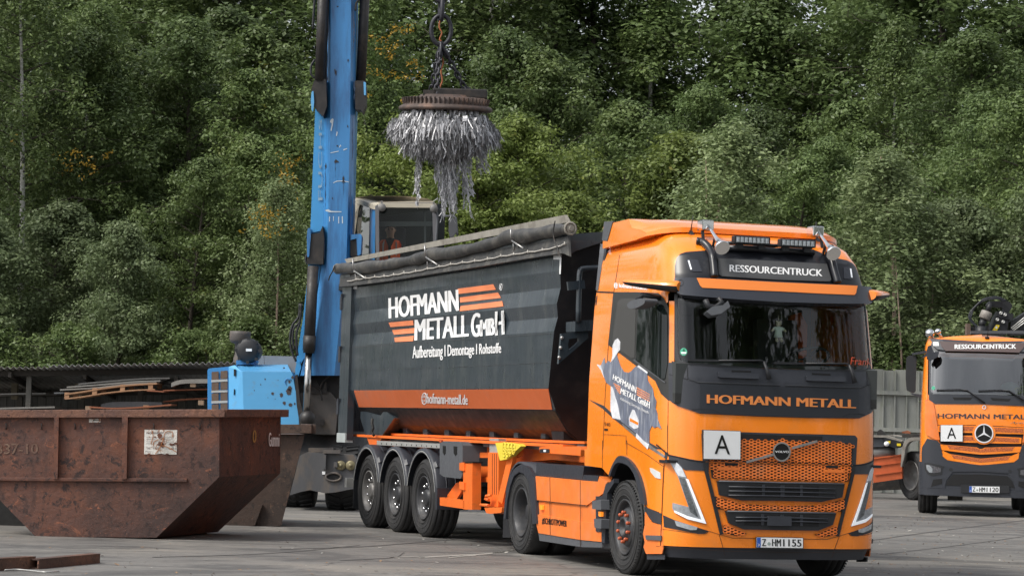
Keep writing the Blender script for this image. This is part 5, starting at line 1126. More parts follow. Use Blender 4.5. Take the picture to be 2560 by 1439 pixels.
for o_ in (dsc,rbs,tbx): o_.data.transform(Matrix.Rotation(rad(5),4,'X'))
def link(mb,c,ax,up,L_,w_,r_):
    ax=ax.normalized(); s_=ax.cross(up).normalized()
    pts=[]
    for k in range(14):
        a=k/14*2*math.pi; x=math.cos(a)*w_; y=math.sin(a)*w_+(math.copysign((L_/2-w_),math.sin(a)) if abs(math.sin(a))>.01 else 0); pts.append(c+s_*x+ax*y)
    mb.tube(pts,r_,6,closed=True)
rc=W(px('S',[(878,165)])[0],YM)-mc
rg=MB(); rg.tube([rc+Vector((.155*math.cos(a),.02*math.cos(a),.235*math.sin(a))) for a in [k/32*2*math.pi for k in range(32)]],.034,10,closed=True); rg.build('suspension_ring',M_chain,LM)
hk=MB(); up_=W(px('S',[(872,-40)])[0],YM)-mc; link(hk,rc+Vector((-.01,0,.33)),Vector((0,.1,1)),Vector((1,.3,0)),.36,.07,.04); link(hk,rc+Vector((-.02,0,.62)),Vector((0,0,1)),Vector((0,1,0)),.34,.08,.04); link(hk,rc+Vector((-.02,0,.92)),Vector((0,0,1)),Vector((1,.2,0)),.34,.08,.04); hk.build('hook',M_chain,LM)
lw=[(850,540,-.25),(820,515,.3),(1015,495,.15)]
bt=rc+Vector((0,0,-.22))
for (x,y,dy) in lw:
    p=W(px('S',[(x,y)])[0],YM+dy)-mc; ch_=MB(); d=p-bt; n_=max(4,int(d.length/.085)); s0=bt+Vector((0,0,-.02))
    link(ch_,bt+d.normalized()*.10,d,Vector((1,.2,0)) ,.26,.055,.024)
    for k in range(2,n_+1):
        t=k/n_; link(ch_,bt+d*t*1.0,d,Vector((1,.3,.1)) if k%2 else Vector((.2,1,0)),.125,.034,.016)
    ch_.build('chain',M_chain,LM)
    lg=MB(); lg.tube([p+Vector((.08*math.cos(a),.02,.07*math.sin(a)-.02)) for a in [k/14*2*math.pi for k in range(14)]],.025,7,closed=True); lg.box(p+Vector((0,0,-.1)),(.12,.1,.1),bev=.02); lg.build('lug',M_grim,LM)
cbm=MB(); cbm.tube([W(p,YM-.05)-mc for p in px('S',curve([(872,110),(868,150),(882,180),(870,215),(880,225)],5))],.012,5); cbm.tube([W(p,YM+.1)-mc for p in px('S',curve([(880,300),(890,340),(878,390),(885,440),(872,480),(880,520)],5))],.013,5); cbm.build('power_cable',mat('orange_cable',(.30,.09,.03),.6),LM)
# scrap strips
random.seed(11); sm_=MB()
def strp(p,d,L_,w_,tw):
    d=d.normalized(); s_=Vector((math.cos(tw),math.sin(tw),0)); s_=(s_-d*s_.dot(d)).normalized()*w_/2; m_=p+d*L_*.5+Vector((random.uniform(-1,1),random.uniform(-1,1),0))*L_*.06; e_=p+d*L_+Vector((random.uniform(-1,1),random.uniform(-1,1),0))*L_*.08
    sm_.add([p-s_,p+s_,m_+s_*.9,m_-s_*.9,e_+s_*.8,e_-s_*.8],[(0,1,2,3),(3,2,4,5)])
zt=zc(615); 
hum=[(random.uniform(0,6.28),random.uniform(.1,.5),random.uniform(-.07,.09)) for _ in range(26)]
for i in range(7000):
    a=random.uniform(0,2*math.pi); t=random.random()**.9
    R_=.60+.17*math.sin(min(1,t*1.25+.12)*math.pi*.62)
    if t>.55: R_-=(t-.55)*.95
    for (ha,ht,hr) in hum:
        da=math.atan2(math.sin(a-ha),math.cos(a-ha)); R_+=hr*math.exp(-(da/.28)**2-((t-ht)/.25)**2)
    R_+=random.uniform(-.10,.03); z=zt-.01-.56*t
    p=Vector((R_*math.cos(a),R_*math.sin(a),z+random.uniform(-.03,.03))); out=Vector((math.cos(a),math.sin(a),0))
    d=Vector((0,0,-1))+out*random.gauss(.02 if t<.25 else (-.05 if t<.6 else -.45),.24)+Vector((random.gauss(0,.25),random.gauss(0,.25),0))
    big=random.random()<.16 and t<.4
    strp(p,d,random.uniform(.04,.26) if not big else random.uniform(.06,.12),random.uniform(.008,.026) if not big else random.uniform(.045,.085),a+math.pi/2+random.gauss(0,.6))
for i in range(1500):
    a=random.uniform(0,2*math.pi); R_=.66*math.sqrt(random.random()); strp(Vector((R_*math.cos(a),R_*math.sin(a),zt-.36-.18*random.random())),Vector((random.gauss(0,.35),random.gauss(0,.35),-1)),random.uniform(.1,.25),random.uniform(.01,.02),random.uniform(0,6))
strands=[]
for i in range(120):
    cx,L0=random.choice([(-.02,1.25),(.02,.95),(.10,1.15),(.18,.8),(.26,1.2),(-.10,.7),(.33,1.05),(.05,1.3)]); strands.append((cx+random.gauss(0,.03),random.gauss(0,.12),L0*random.random()**.5,.10+cx*.5))
for i in range(10): strands.append((-.40+random.gauss(0,.025),random.gauss(0,.03),random.uniform(.3,.8) if i>1 else 1.05,.0))
for i in range(16): strands.append((.50+random.gauss(0,.04),random.gauss(0,.1),random.uniform(.2,.5),.5))
for i in range(60): a=random.uniform(0,2*math.pi); strands.append((.62*math.cos(a),.62*math.sin(a),random.uniform(.05,.28),.12*math.cos(a)))
for (x,y,L_,dr) in strands:
    z=zt-.40-random.uniform(0,.08); p=Vector((x,y,z)); n_=max(3,int(L_/.055)); w_=random.uniform(.008,.018)
    dx=dr+random.gauss(0,.04)
    for k in range(n_):
        d=Vector((dx+random.gauss(0,.22),random.gauss(0,.2),-1)); strp(p,d,L_/n_*random.uniform(1.1,2.2),w_*random.uniform(.6,1.5) if random.random()>.06 else .045,random.uniform(-.9,.9))
        if random.random()<.4: strp(p,Vector((random.gauss(0,.8),random.gauss(0,.5),-1)),random.uniform(.04,.10),w_,random.uniform(-.9,.9))
        p=p+Vector((dx*.5,random.gauss(0,.05),-1)).normalized()*(L_/n_)
o=sm_.build('scrap_strips',mat('sheet_steel_strips',(.37,.37,.385),.42,metal=.25,var=.45,vscale=18),None,recalc=False); o.location=mc
setp(o,'grey sheet metal strips clinging under the lifting magnet','scrap metal',None,'stuff')
# ---------------------------------------------------------------- skips, beams, shed, fence
def rustmat(name,c1,c2,c3,sc=1.6):
    m=bpy.data.materials.new(name); m.use_nodes=True; n=m.node_tree.nodes; l=m.node_tree.links; b=n['Principled BSDF']
    tc=n.new('ShaderNodeTexCoord')
    def nz(s,d=8,r=.65,v=None,dist=0):
        t=n.new('ShaderNodeTexNoise'); t.inputs['Scale'].default_value=s; t.inputs['Detail'].default_value=d; t.inputs['Roughness'].default_value=r; t.inputs['Distortion'].default_value=dist
        l.new(v or tc.outputs['Object'],t.inputs['Vector']); return t.outputs['Fac']
    def ramp(f,lo,hi):
        r=n.new('ShaderNodeMapRange'); r.inputs[1].default_value=lo; r.inputs[2].default_value=hi; l.new(f,r.inputs[0]); return r.outputs[0]
    def mixc(f,a,c):
        x=n.new('ShaderNodeMixRGB'); l.new(f,x.inputs[0])
        for i,q in ((1,a),(2,c)):
            if isinstance(q,tuple): x.inputs[i].default_value=(*q,1)
            else: l.new(q,x.inputs[i])
        return x.outputs[0]
    mp=n.new('ShaderNodeMapping'); mp.inputs['Scale'].default_value=(3,3,.7); l.new(tc.outputs['Object'],mp.inputs[0])
    cur=mixc(ramp(nz(sc),.38,.62),c1,c2); cur=mixc(ramp(nz(.55,5,.6),.42,.62),cur,tuple(v*.5+.006 for v in c1)); cur=mixc(ramp(nz(sc*1.6,9,.72,None,1.8),.60,.66),cur,tuple(min(1,v*1.7) for v in c2)); cur=mixc(ramp(nz(sc*5,10,.75,None,.6),.53,.60),cur,c3); cur=mixc(ramp(nz(2.2,6,.6,mp.outputs[0]),.55,.75),cur,tuple(v*.55 for v in c1)); cur=mixc(ramp(nz(45,4,.7),.60,.72),cur,tuple(min(1,v*1.9) for v in c2))
    l.new(cur,b.inputs['Base Color']); b.inputs['Roughness'].default_value=.62
    bp=n.new('ShaderNodeBump'); bp.inputs['Strength'].default_value=.6; bp.inputs['Distance'].default_value=.02; l.new(nz(sc*7,8,.7),bp.inputs['Height']); l.new(bp.outputs[0],b.inputs['Normal'])
    return m
M_rust=rustmat('rusty_skip_steel',(.085,.038,.029),(.150,.052,.026),(.026,.012,.010))
M_rust2=rustmat('dirty_grey_steel',(.065,.040,.030),(.10,.055,.034),(.025,.018,.015),1.1)
def solid(mb,F,B_,faces='all'):
    n=len(F); mb.add(F+B_,[tuple(range(n)),tuple(range(n,2*n))[::-1]]+[(i,(i+1)%n,n+(i+1)%n,n+i) for i in range(n)])
SK=empty('skip',(-4.5,31.5,0),0,'rusty brown open skip with a torn white firm notice on its side','skip')
Y0=30.7; M_=lambda x,y:px('M',[(x,y)])[0]
A=lambda x,y,Y=Y0: W(M_(x,y),Y)
# front side wall, end wall, sloping end
f_tl=A(-420,380); f_tr=A(1412,372); f_kr=A(1412,800); f_br=A(1008,1190); f_bl=A(232,1185); f_kl=A(-420,520)
YB=32.7
b_tr=W(M_(1808,372),YB); b_kr=W(M_(1803,778),YB-.02); b_br=W(M_(1400,1155),YB-.02)
dv=b_tr-f_tr; b_tl=f_tl+dv; b_kl=f_kl+dv; b_bl=f_bl+(b_br-f_br)
sk=MB()
th=Vector((0,.012,0))
sk.add([f_tl,f_tr,f_kr,f_br,f_bl,f_kl],[tuple(range(6))]); sk.add([b_tl,b_tr,b_kr,b_br,b_bl,b_kl],[tuple(range(6))])
sk.add([f_tr,b_tr,b_kr,f_kr,f_br,b_br,f_bl,b_bl,f_kl,b_kl,f_tl,b_tl],[(0,1,2,3),(3,2,5,4),(4,5,7,6),(6,7,9,8),(8,9,11,10)])
o=sk.build('skip_tub',M_rust,SK); so_=o.modifiers.new('s','SOLIDIFY'); so_.thickness=.02; so_.offset=-1
rm=MB(); z1=f_tr.z+.0
up=Vector((0,0,1))
def rim(a,b,h=.10,d=.08,mb=rm): mb.bar(a-up*h/2,b-up*h/2,d,h,bev=.01)
q0=A(-420,372,Y0-.05); q1=W(M_(1440,366),Y0-.05); q2=W(M_(1842,368),YB)
rim(q0,q1+(q1-q0).normalized()*.02); rim(q1,q2); rim(q0+dv,q2); rm.build('top_rim',rustmat('worn_rim',(.13,.062,.045),(.19,.085,.05),(.05,.022,.016),3),SK)
for x0,x1 in ((348,378),(785,822)):
    rb_=MB(); a=A(x0,410,Y0-.09); b=A(x1,410,Y0-.09); c=A(x1-8,815,Y0-.09); d=A(x0-3,815,Y0-.09); D=Vector((0,.09,0)); solid(rb_,[a,b,c,d],[a+D,b+D,c+D,d+D]); rb_.build('side_rib',M_rust,SK)
rb_=MB(); rb_.bar(A(-420,812,Y0-.03),A(1205,822,Y0-.03),.07,.045,bev=.01); rb_.build('side_ledge',M_rust,SK)
for y0 in (475,):
    sm2=MB(); sm2.bar(A(10,482,Y0-.004),A(342,484,Y0-.004),.006,.008); sm2.bar(A(385,478,Y0-.004),A(780,478,Y0-.004),.006,.008); sm2.bar(A(825,475,Y0-.004),A(1330,482,Y0-.004),.006,.008); sm2.build('weld_seam',M_dark,SK)
for x in (40,268,483,990,1287): hk_=MB(); hk_.tube([A(x-4,458,Y0-.04),A(x+1,468,Y0-.06),A(x,490,Y0-.03),A(x-6,494,Y0-.01)],.008,5); hk_.build('net_hook',M_grim,SK)
PS=Plane(WORLD,(0,Y0,0),(0,-1,0)); dE=(b_tr-f_tr).normalized(); nE=Vector((dE.y,-dE.x,0)).normalized(); PE=Plane(WORLD,tuple(f_tr),tuple(nE))
nt=rustmat('torn_notice',(.62,.60,.55),(.66,.64,.60),(.30,.12,.05),3.0); 
patch('notice',px('M',[(930,497),(1140,499),(1136,657),(1060,656),(1040,650),(1000,656),(927,654)]),PS,nt,SK,off=.026,th=.003,step=0)
lt=MB(); text_mb('HOFMANN',px('M',[(943,512),(1050,512),(1050,523),(943,523)]),PS,.030,.02,0,1,lt); text_mb('Tel.: 0375',px('M',[(940,608),(1022,608),(1022,622),(940,622)]),PS,.030,0,0,1,lt); text_mb('01',px('M',[(1105,610),(1132,610),(1132,624),(1105,624)]),PS,.030,0,0,1,lt)
for y in (545,558,572,585): patch_mb(px('M',[(942,y),(1110,y+1),(1110,y+2.5),(942,y+1.5)]),PS,.030,.001,'R',0,(),lt)
text_mb('Fax:',px('M',[(937,632),(970,632),(970,642),(937,642)]),PS,.030,0,0,1,lt); lt.build('notice_lettering',mat('faded_ink',(.10,.09,.10),.7),SK)
tr_=MB(); random.seed(6)
for (x,y,a,b) in ((1027,537,14,16),(1030,590,18,14),(1108,592,22,10),(1045,600,12,12),(998,545,6,6),(1130,585,10,8),(1075,654,12,6),(960,655,10,5)):
    patch_mb(px('M',[(x+a*(1+.4*random.uniform(-1,1))*math.cos(2*math.pi*k/11),y+b*(1+.4*random.uniform(-1,1))*math.sin(2*math.pi*k/11)) for k in range(11)]),PS,.031,.001,'R',0,(),tr_)
tr_.build('notice_tears',M_rust,SK)
tr_=MB()
for l_ in ([(1000,655),(1030,610),(1050,560),(1060,520),(1085,505)],[(1045,600),(1080,610),(1135,640)],[(975,500),(985,540),(970,590)],[(1020,560),(990,575),(985,600)],[(1085,508),(1110,515),(1112,545)]):
    patch_mb(strip('M',curve(l_,3),1.6),PS,.0325,.001,'R',0,(),tr_)
tr_.build('rust_runs',mat('rust_run',(.35,.12,.03),.7),SK)
patch('small_plate',px('M',[(573,427),(647,427),(647,450),(573,452)]),PS,nt,SK,off=.026,th=.003,step=0); patch('plate_mark',px('M',[(598,432),(640,432),(640,438),(625,436),(598,440)]),PS,M_ink,SK,off=.030,th=.001,step=0)
M_fl=rustmat('flaked_white',(.20,.12,.08),(.10,.045,.03),(.08,.035,.028),9)
text('painted_number','337-10',px('M',[(-20,588),(243,585),(243,652),(-20,655)]),PS,M_fl,SK,off=.026,bold=.02)
text('contents_lettering','Gummi',px('M',[(1730,515),(1798,518),(1797,605),(1731,605)]),PE,M_white,SK,off=.026,bold=.01)
text('number_mark','0',px('M',[(1628,500),(1650,500),(1648,580),(1626,580)]),PE,mat('yellow_flake',(.42,.24,.06),.7,var=.4,vscale=40),SK,off=.026,bold=.01)
def settle2(e):
    for c in e.children: c.data.transform(Matrix.Translation(-Vector(e.location)))
settle2(SK)
S2=empty('skip',(-3.5,36.0,0),0,'dirty grey skip standing behind the rusty one, only its end showing','skip')
s2=MB(); Ys=35.2; P=[W(p,Ys) for p in [(470,1085),(762,1085),(703,1312),(600,1330),(470,1330)]]; D=Vector((-.25,1.9,0)); solid(s2,P,[p+D for p in P]); s2.build('skip_tub',M_rust2,S2)
s2=MB(); s2.bar(W((470,1072),Ys-.05),W((780,1071),Ys-.05),.14,.13,bev=.01); s2.bar(W((778,1071),Ys-.05),W((778,1071),Ys-.05)+D,.14,.13,bev=.01); s2.build('top_rim',M_rust2,S2)
s2=MB(); solid(s2,[W(p,Ys-.08) for p in px('M',[(1640,978),(1690,976),(1640,1112),(1605,1116)])],[W(p,Ys) for p in px('M',[(1640,978),(1690,976),(1640,1112),(1605,1116)])]); s2.build('end_rib',M_rust2,S2); settle2(S2)
S3=empty('skip',(-8.1,33.5,0),0,'black-looking skip at the far left, half hidden behind the rusty skip','skip')
s3=MB(); P=[W(p,33.2) for p in [(-400,1100),(40,1100),(105,1240),(95,1322),(-400,1322)]]; solid(s3,P,[p+Vector((0,1.8,0)) for p in P]); s3.build('skip_tub',mat('near_black_steel',(.012,.012,.012),.8,var=.3),S3)  # tub coloured near-black all over
s3=MB(); s3.bar(W((-400,1098),33.15),W((45,1098),33.15),.1,.1); s3.build('top_rim',mat('near_black_steel'),S3); settle2(S3)
# box with B 1
BX=empty('steel_container',(-3.2,47.3,0),0,'dark blue grey container marked B 1 with red and white stripe behind the trailer','container')
b1=MB(); P=[W(p,46.3) for p in px('X',[(-60,-160),(700,-160),(700,345),(-60,345)])]; solid(b1,P,[p+Vector((0,2.2,0)) for p in P]); b1.build('container_wall',mat('navy_grey',(.022,.030,.042),.5,var=.1),BX)
b1=MB(); P=[W(p,46.4) for p in px('X',[(-60,345),(700,345),(700,900),(-60,900)])]; solid(b1,P,[p+Vector((0,2.0,0)) for p in P]); b1.build('container_base',M_dark,BX)
PB2=Plane(WORLD,(0,46.3,0),(0,-1,0)); lt=MB(); text_mb('B',px('X',[(255,138),(300,138),(302,250),(258,250)]),PB2,.01,.02,0,1,lt); text_mb('1',px('X',[(352,132),(395,132),(400,258),(365,258)]),PB2,.01,.03,0,1,lt); text_mb('4',px('X',[(580,180),(615,180),(615,235),(580,235)]),PB2,.01,.02,0,1,lt); lt.build('container_lettering',M_whp,BX)
w1=MB(); r1=MB()
for i in range(5):
    x=120+i*93; (w1 if i%2==0 else r1); patch_mb(px('X',[(x+5,283),(x+98,283),(x+88,328),(x-5,328)]),PB2,.01,.003,'R',0,(),w1 if i%2==0 else r1)
w1.build('white_stripes',M_whp,BX); r1.build('red_stripes',mat('red_stripe',(.55,.03,.02),.5),BX); settle2(BX)
# steel beams on the ground
M_rb=rustmat('rusty_beam',(.10,.05,.035),(.16,.075,.045),(.05,.025,.018),3)
for i,(a,b,h,lab) in enumerate((((-190,1412),(197,1387),.12,'thick rusty steel beam lying at the left edge of the yard'),((214,1392),(611,1353),.10,'longer rusty steel beam lying in front of the skip'))):
    p,q=G(px('M',[a])[0]),G(px('M',[b])[0]); c=(p+q)/2; e=empty('steel_beam',(c.x,c.y,0),0,lab,'beam'); mb=MB(); L_=(q-p); d=L_.normalized(); up=Vector((0,0,1)); nrm=d.cross(up)
    for zz_,hh,ww in ((h-.006,.012,.12),(.006,.012,.12),(h/2,h,.02)): mb.bar(p-c+up*zz_*1+nrm*(-.05 if hh>.05 else 0),q-c+up*zz_+nrm*(-.05 if hh>.05 else 0),ww,hh)
    mb.bar(p-c+up*h/2+nrm*.05,q-c+up*h/2+nrm*.05,.015,h); mb.build('beam_profile',M_rb,e)
wr=MB(); wr.tube([G(p)+Vector((0,0,.015)) for p in px('M',curve([(30,1408),(120,1405),(220,1415),(300,1422),(380,1415)],5))],.007,5); o=wr.build('wire',M_alu); setp(o,'thin pale wire lying on the yard by the beams','wire')
# ---- shed
SHE=empty('open_shed',(-8,60,0),0,'low open shed with corrugated roof and sheet back wall behind the rusty skip','shed')
YS=58.0
def corr(mb,xa,xb,za,zb,yf,yb,zback,pitch=.148,amp=.028,thk=.006):
    n=int((xb-xa)/pitch*8); V=[];
    for i in range(n+1):
        x=xa+(xb-xa)*i/n; zf=za+(zb-za)*i/n; w_=amp*math.cos(2*math.pi*(x-xa)/pitch); w_=math.copysign(abs(w_)**.7*amp**.3,w_)
        V+=[(x,yf,zf+w_),(x,yb,zf+zback+w_),(x,yf,zf+w_-thk),(x,yb,zf+zback+w_-thk)]
    F=[]
    for i in range(n):
        a=4*i; b=a+4; F+=[(a,b,b+1,a+1),(a+3,b+3,b+2,a+2),(a,a+2,b+2,b)]
    mb.add(V,F,0,False)
pL=W((-260,919),YS); pM=W((125,918),YS); pN=W((118,914),YS-.3); pR=W((620,905),YS-.3)
r_=MB(); corr(r_,pL.x,pM.x,pL.z,pM.z,YS,YS+5,-.50); r_.build('corrugated_roof',mat('old_sheet',(.30,.29,.27),.55,var=.2,col2=(.12,.08,.06),c2amt=.5),SHE,recalc=False)
r_=MB(); corr(r_,pN.x,pR.x,pN.z,pR.z,YS-.3,YS+5,-.55); r_.build('corrugated_roof',mat('galvanised_sheet',(.42,.42,.42),.42,metal=.3,var=.15,col2=(.10,.09,.08),c2amt=.4),SHE,recalc=False)
r_=MB(); r_.bar((pL.x,YS+.4,pL.z-.14),(pR.x,YS+.4,pR.z-.20),.1,.14); r_.bar((pL.x,YS+4.2,pL.z-.60),(pR.x,YS+4.2,pR.z-.62),.1,.14)
for x in (-12,-10.2,-8,-6.2,-5): r_.bar((x,YS+.1,pL.z-.08),(x,YS+4.6,pL.z-.52),.08,.12)
r_.build('roof_beams',mat('dark_timber',(.03,.025,.02),.8),SHE)
r_=MB()
for x in (-12.6,-11.0,-8.4,-5.6): r_.box((x,YS+4.4,1.1),(.14,.14,2.2)); 
for x in (-11.6,-8.9,-6.4): r_.box((x,YS+.5,1.2),(.12,.12,2.4))
r_.build('posts',mat('grey_timber',(.09,.085,.075),.85,var=.2),SHE)
r_=MB(); x=-14.5; random.seed(5)
while x<-4.2:
    w_=random.uniform(.17,.24); r_.box((x+w_/2,YS+4.7+random.uniform(0,.01),1.05),(w_-.012,.03,2.1)); x+=w_
r_.box((-9.5,YS+4.62,1.55),(10.5,.06,.09)); r_.build('back_wall_boards',mat('weathered_grey_boards',(.115,.115,.108),.85,var=.35,vscale=2.5,stretch=(4,4,.6),col2=(.05,.05,.045),c2amt=.6,c2scale=4),SHE)
r_=MB(); 
for x,z in ((32,415),(200,420)): q=W(px('Y',[(x*1.0+145 if x==32 else 930,z)])[0],YS+2.5); r_.box((q.x,q.y,q.z-.1),(.15,.15,.4))
r_.build('timber_blocks',mat('pale_timber',(.30,.26,.19),.85,var=.3),SHE)
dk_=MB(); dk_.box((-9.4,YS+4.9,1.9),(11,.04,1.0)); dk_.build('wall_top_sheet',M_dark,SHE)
settle2(SHE)
# sheet stacks and pallets in the shed
def plate_(name,pts,Y,depth,thk,mt,label,cat,grp=None):
    P=[W(p,Y) for p in px('Y',curve(pts,6) if len(pts)>2 else pts)]; c=P[len(P)//2]; e=MB(); n=len(P)
    V=[p-c for p in P]+[p-c-Vector((0,0,thk)) for p in P]+[p-c+Vector((0,depth,0)) for p in P]+[p-c+Vector((0,depth,-thk)) for p in P]
    F=[]
    for i in range(n-1): F+=[(i,i+1,n+i+1,n+i),(i,2*n+i,2*n+i+1,i+1),(n+i,n+i+1,3*n+i+1,3*n+i),(2*n+i,3*n+i,3*n+i+1,2*n+i+1)]
    F+=[(0,n,3*n,2*n),(n-1,2*n+n-1,3*n+n-1,2*n-1)]; e.add(V,F); o=e.build(name,mt); o.location=c; setp(o,label,cat,grp); return o
M_sheet=mat('steel_sheet',(.10,.105,.11),.45,metal=.4,var=.25); M_sheetl=mat('pale_sheet',(.20,.19,.175),.5,metal=.3,var=.2); M_sheetr=mat('rusty_sheet',(.22,.075,.035),.7,var=.25); M_wood=mat('pallet_wood',(.30,.165,.09),.8,var=.25,vscale=6)
plate_('metal_sheet',[(-300,500),(100,486),(540,480)],YS+.8,2.0,.03,M_sheetl,'long pale metal sheet sagging at the left end of the shed','metal sheet')
plate_('metal_sheet',[(-300,672),(0,655),(650,640)],YS+.3,1.5,.04,M_sheetl,'low pale metal sheet just above the rusty skip rim','metal sheet')
top=[([(710,436),(1100,415),(1500,370),(1850,352)],M_sheetl),([(790,405),(1200,375),(1600,340),(1900,330)],M_sheetl),([(640,475),(900,460),(1400,390),(1850,362)],M_sheet),([(930,368),(1300,335),(1700,305),(2010,298)],M_sheetl),([(1170,360),(1400,345),(1750,335),(1760,340)],M_sheetl),([(900,390),(1300,350),(1650,322),(1980,315)],M_sheet),([(1000,425),(1400,385),(1700,350),(1930,358)],M_sheet)]
tl_=('pale thin sheet sticking out lowest at the left of the sheet pile','pale sheet in the middle of the pile, its left end a little above the lowest','dark sheet lying straight on the sloping pallet','pale topmost sheet of the pile, rising furthest right','short pale sheet near the top centre of the pile','dark sheet just under the topmost one of the pile','dark middle sheet of the pile above the pallet boards')
for i,(pt,mt_) in enumerate(top): plate_('metal_sheet',pt,YS-.4+i*.12,1.3,.035,mt_,tl_[i],'metal sheet','sheets piled on the sloping pallet')
PA=empty('pallet',tuple(W(px('Y',[(1300,470)])[0],YS-.5)),0,'light wooden pallet tilted up to the right under metal sheets','pallet')
def pal(mb,pts,Y,depth,thk): 
    P=[W(p,Y)-Vector(PA.location) for p in px('Y',curve(pts,5))]
    for a,b in zip(P[:-1],P[1:]): mb.bar(a-Vector((0,-depth/2,thk/2)),b-Vector((0,-depth/2,thk/2)),depth,thk)
pm_=MB(); pal(pm_,[(765,488),(960,462),(1250,415),(1550,380),(1860,362)],YS-.5,1.2,.035); pal(pm_,[(770,545),(1000,515),(1250,475),(1550,445),(1835,432)],YS-.5,.1,.03); pal(pm_,[(870,545),(1100,515),(1350,475),(1650,450),(1935,455)],YS+.6,.1,.03); pm_.build('pallet_boards',M_wood,PA)
for (x,y) in ((795,515),(1125,463),(1455,422),(1787,402)):
    for dx,dy in ((0,0),(105,-8)):
        q=W(px('Y',[(x+dx,y+dy)])[0],YS-.44+dx*.01)-Vector(PA.location); bl_=MB(); bl_.box(q,(.11,.1,.16)); bl_.build('pallet_block',M_wood,PA)
plate_('metal_sheet',[(2030,362),(2100,335),(2200,320),(2480,316)],YS-.6,1.2,.10,M_sheetl,'thick whitish sheet bent down at its left end by the blue hood','metal sheet')
plate_('metal_sheet',[(1930,445),(2100,440),(2480,428)],YS-.3,1.2,.03,M_sheetr,'rust red sheet beside the pallet end','metal sheet')
plate_('metal_sheet',[(1740,448),(1850,452),(1940,460)],YS-.6,.8,.03,M_sheetr,'short rust red sheet poking out under the pallet end','metal sheet')
plate_('metal_sheet',[(1060,640),(1350,655),(1700,640),(2030,612)],YS-.7,1.0,.035,M_sheetr,'low orange brown sheet just above the rusty skip rim','metal sheet')
plate_('metal_sheet',[(1200,615),(1330,590),(1600,585),(1920,592)],YS-.2,1.2,.13,M_sheet,'dark flat bundle of sheets low in the shed','metal sheets')
plate_('metal_sheet',[(1930,580),(2150,552),(2480,538)],YS,1.0,.03,M_sheetr,'thin rusty sheet rising to the right by the blue hood','metal sheet')
for (x,y,lab) in ((1050,665,'small wooden block under the low sheets, left one'),(1735,655,'small wooden block under the low sheets, right one'),(2290,385,'pale wooden block under the thick whitish sheet'),(2385,598,'greyish wooden block low beside the blue hood')):
    q=W(px('Y',[(x,y)])[0],YS-.5); b_=MB(); b_.box((0,0,0),(.13,.15,.11),bev=.006); o=b_.build('wooden_block',M_wood if x>1700 and x<2200 else mat('block_wood',(.22,.15,.10),.8,var=.3)); o.location=q; setp(o,lab,'wooden block')
# ---- fence behind
FE=empty('panel_fence',(14,66,0),0,'weathered whitish steel panel fence with posts and rails right of the lorry','fence')
f_=MB(); x=-1.0; YF=66; zt=W((2250,925),YF).z; random.seed(9); bt_=MB()
while x<24:
    f_.box((x+.16,YF+random.uniform(0,.02),zt/2),(.315,.02,zt+random.uniform(-.03,.03))); bt_.box((x+.32,YF-.04,zt/2),(.035,.05,zt-.02)); x+=.32
M_fn=mat('weathered_fence',(.24,.245,.225),.75,var=.22,vscale=2,stretch=(3,3,.5),col2=(.14,.15,.11),c2amt=.65,c2scale=2.0,bump=.2)
f_.build('fence_panels',M_fn,FE); bt_.build('fence_battens',M_fn,FE)
for y in (982,1074):
    r_=MB(); z=W((2250,y),YF).z; r_.box((11.5,YF-.06,z),(25,.10,.11)); r_.build('fence_rail',M_fn,FE)
settle2(FE)
# ---------------------------------------------------------------- second orange truck
MLf=Frame(9.70,49.8,-math.pi/2-.17)
class Cab2(CabSurf):
    tr=(44,54)
    Z=[0,.4,1,2.0,2.45,3.2,3.5,3.62,3.68,3.70]; HW=[1.18,1.20,1.21,1.21,1.195,1.155,1.13,1.05,.83,.02]; XF=[1.2,1.22,1.22,1.2,1.17,1.02,.92,.72,.4,.01]; n=9
c2=Cab2(MLf)
ML=empty('crane_truck',(MLf.x,MLf.y,0),MLf.a,'parked orange truck at right edge with plate Z HM 1120 and black loading crane','truck')
def shell2(z0,z1,nm,mt,off=0,hole=None):
    mb=MB(); zz=[z for z in np.linspace(z0,z1,22)]; sl=[-2.0,-1.5,-1.1]+[k/36 for k in range(-36,37)]+[1.1,1.5,2.0]; V=[]
    for z in zz:
        for s_ in sl:
            hw=np.interp(z,c2.Z,c2.HW)+off; xf=np.interp(z,c2.Z,c2.XF)+off
            if abs(s_)<=1: a=s_*math.pi/2; y=hw*math.copysign(abs(math.sin(a))**(2/9),math.sin(a)); x=xf*abs(math.cos(a))**(2/9)-.05*(y/hw)**2
            else: y=math.copysign(hw,s_); x=-.05-(abs(s_)-1)*1.0
            V.append((x,y,z))
    n=len(sl); F=[]
    for i in range(len(zz)-1):
        for k in range(n-1):
            q=(i*n+k,i*n+k+1,(i+1)*n+k+1,(i+1)*n+k); c=np.mean([V[j] for j in q],0)
            if hole and hole(c): continue
            F.append(q)
    mb.add(V,F,0,True)
    for i,v in enumerate(V): mb.n[i]=tuple(c2.normal(np.array(v))) if v[0]>0 else (0,math.copysign(1,v[1]),0)
    return mb.build(nm,mt,ML)
shell2(1.0,3.70,'cab_shell',M_or,hole=lambda c:c[0]>.8 and 2.42<c[2]<3.2 and abs(c[1])<1.1)
shell2(.40,1.06,'bumper',M_plas,.015)
b=MB(); b.box((-1.02,0,2.2),(.04,2.3,2.4)); b.box((0,0,2.3),(1.9,2.3,.06)); b.prism([(.5,2.3),(1.05,2.3),(1.05,2.42),(.7,2.5)],-1.1,1.1,'Y'); b.build('cab_interior',MATS['interior'],ML)
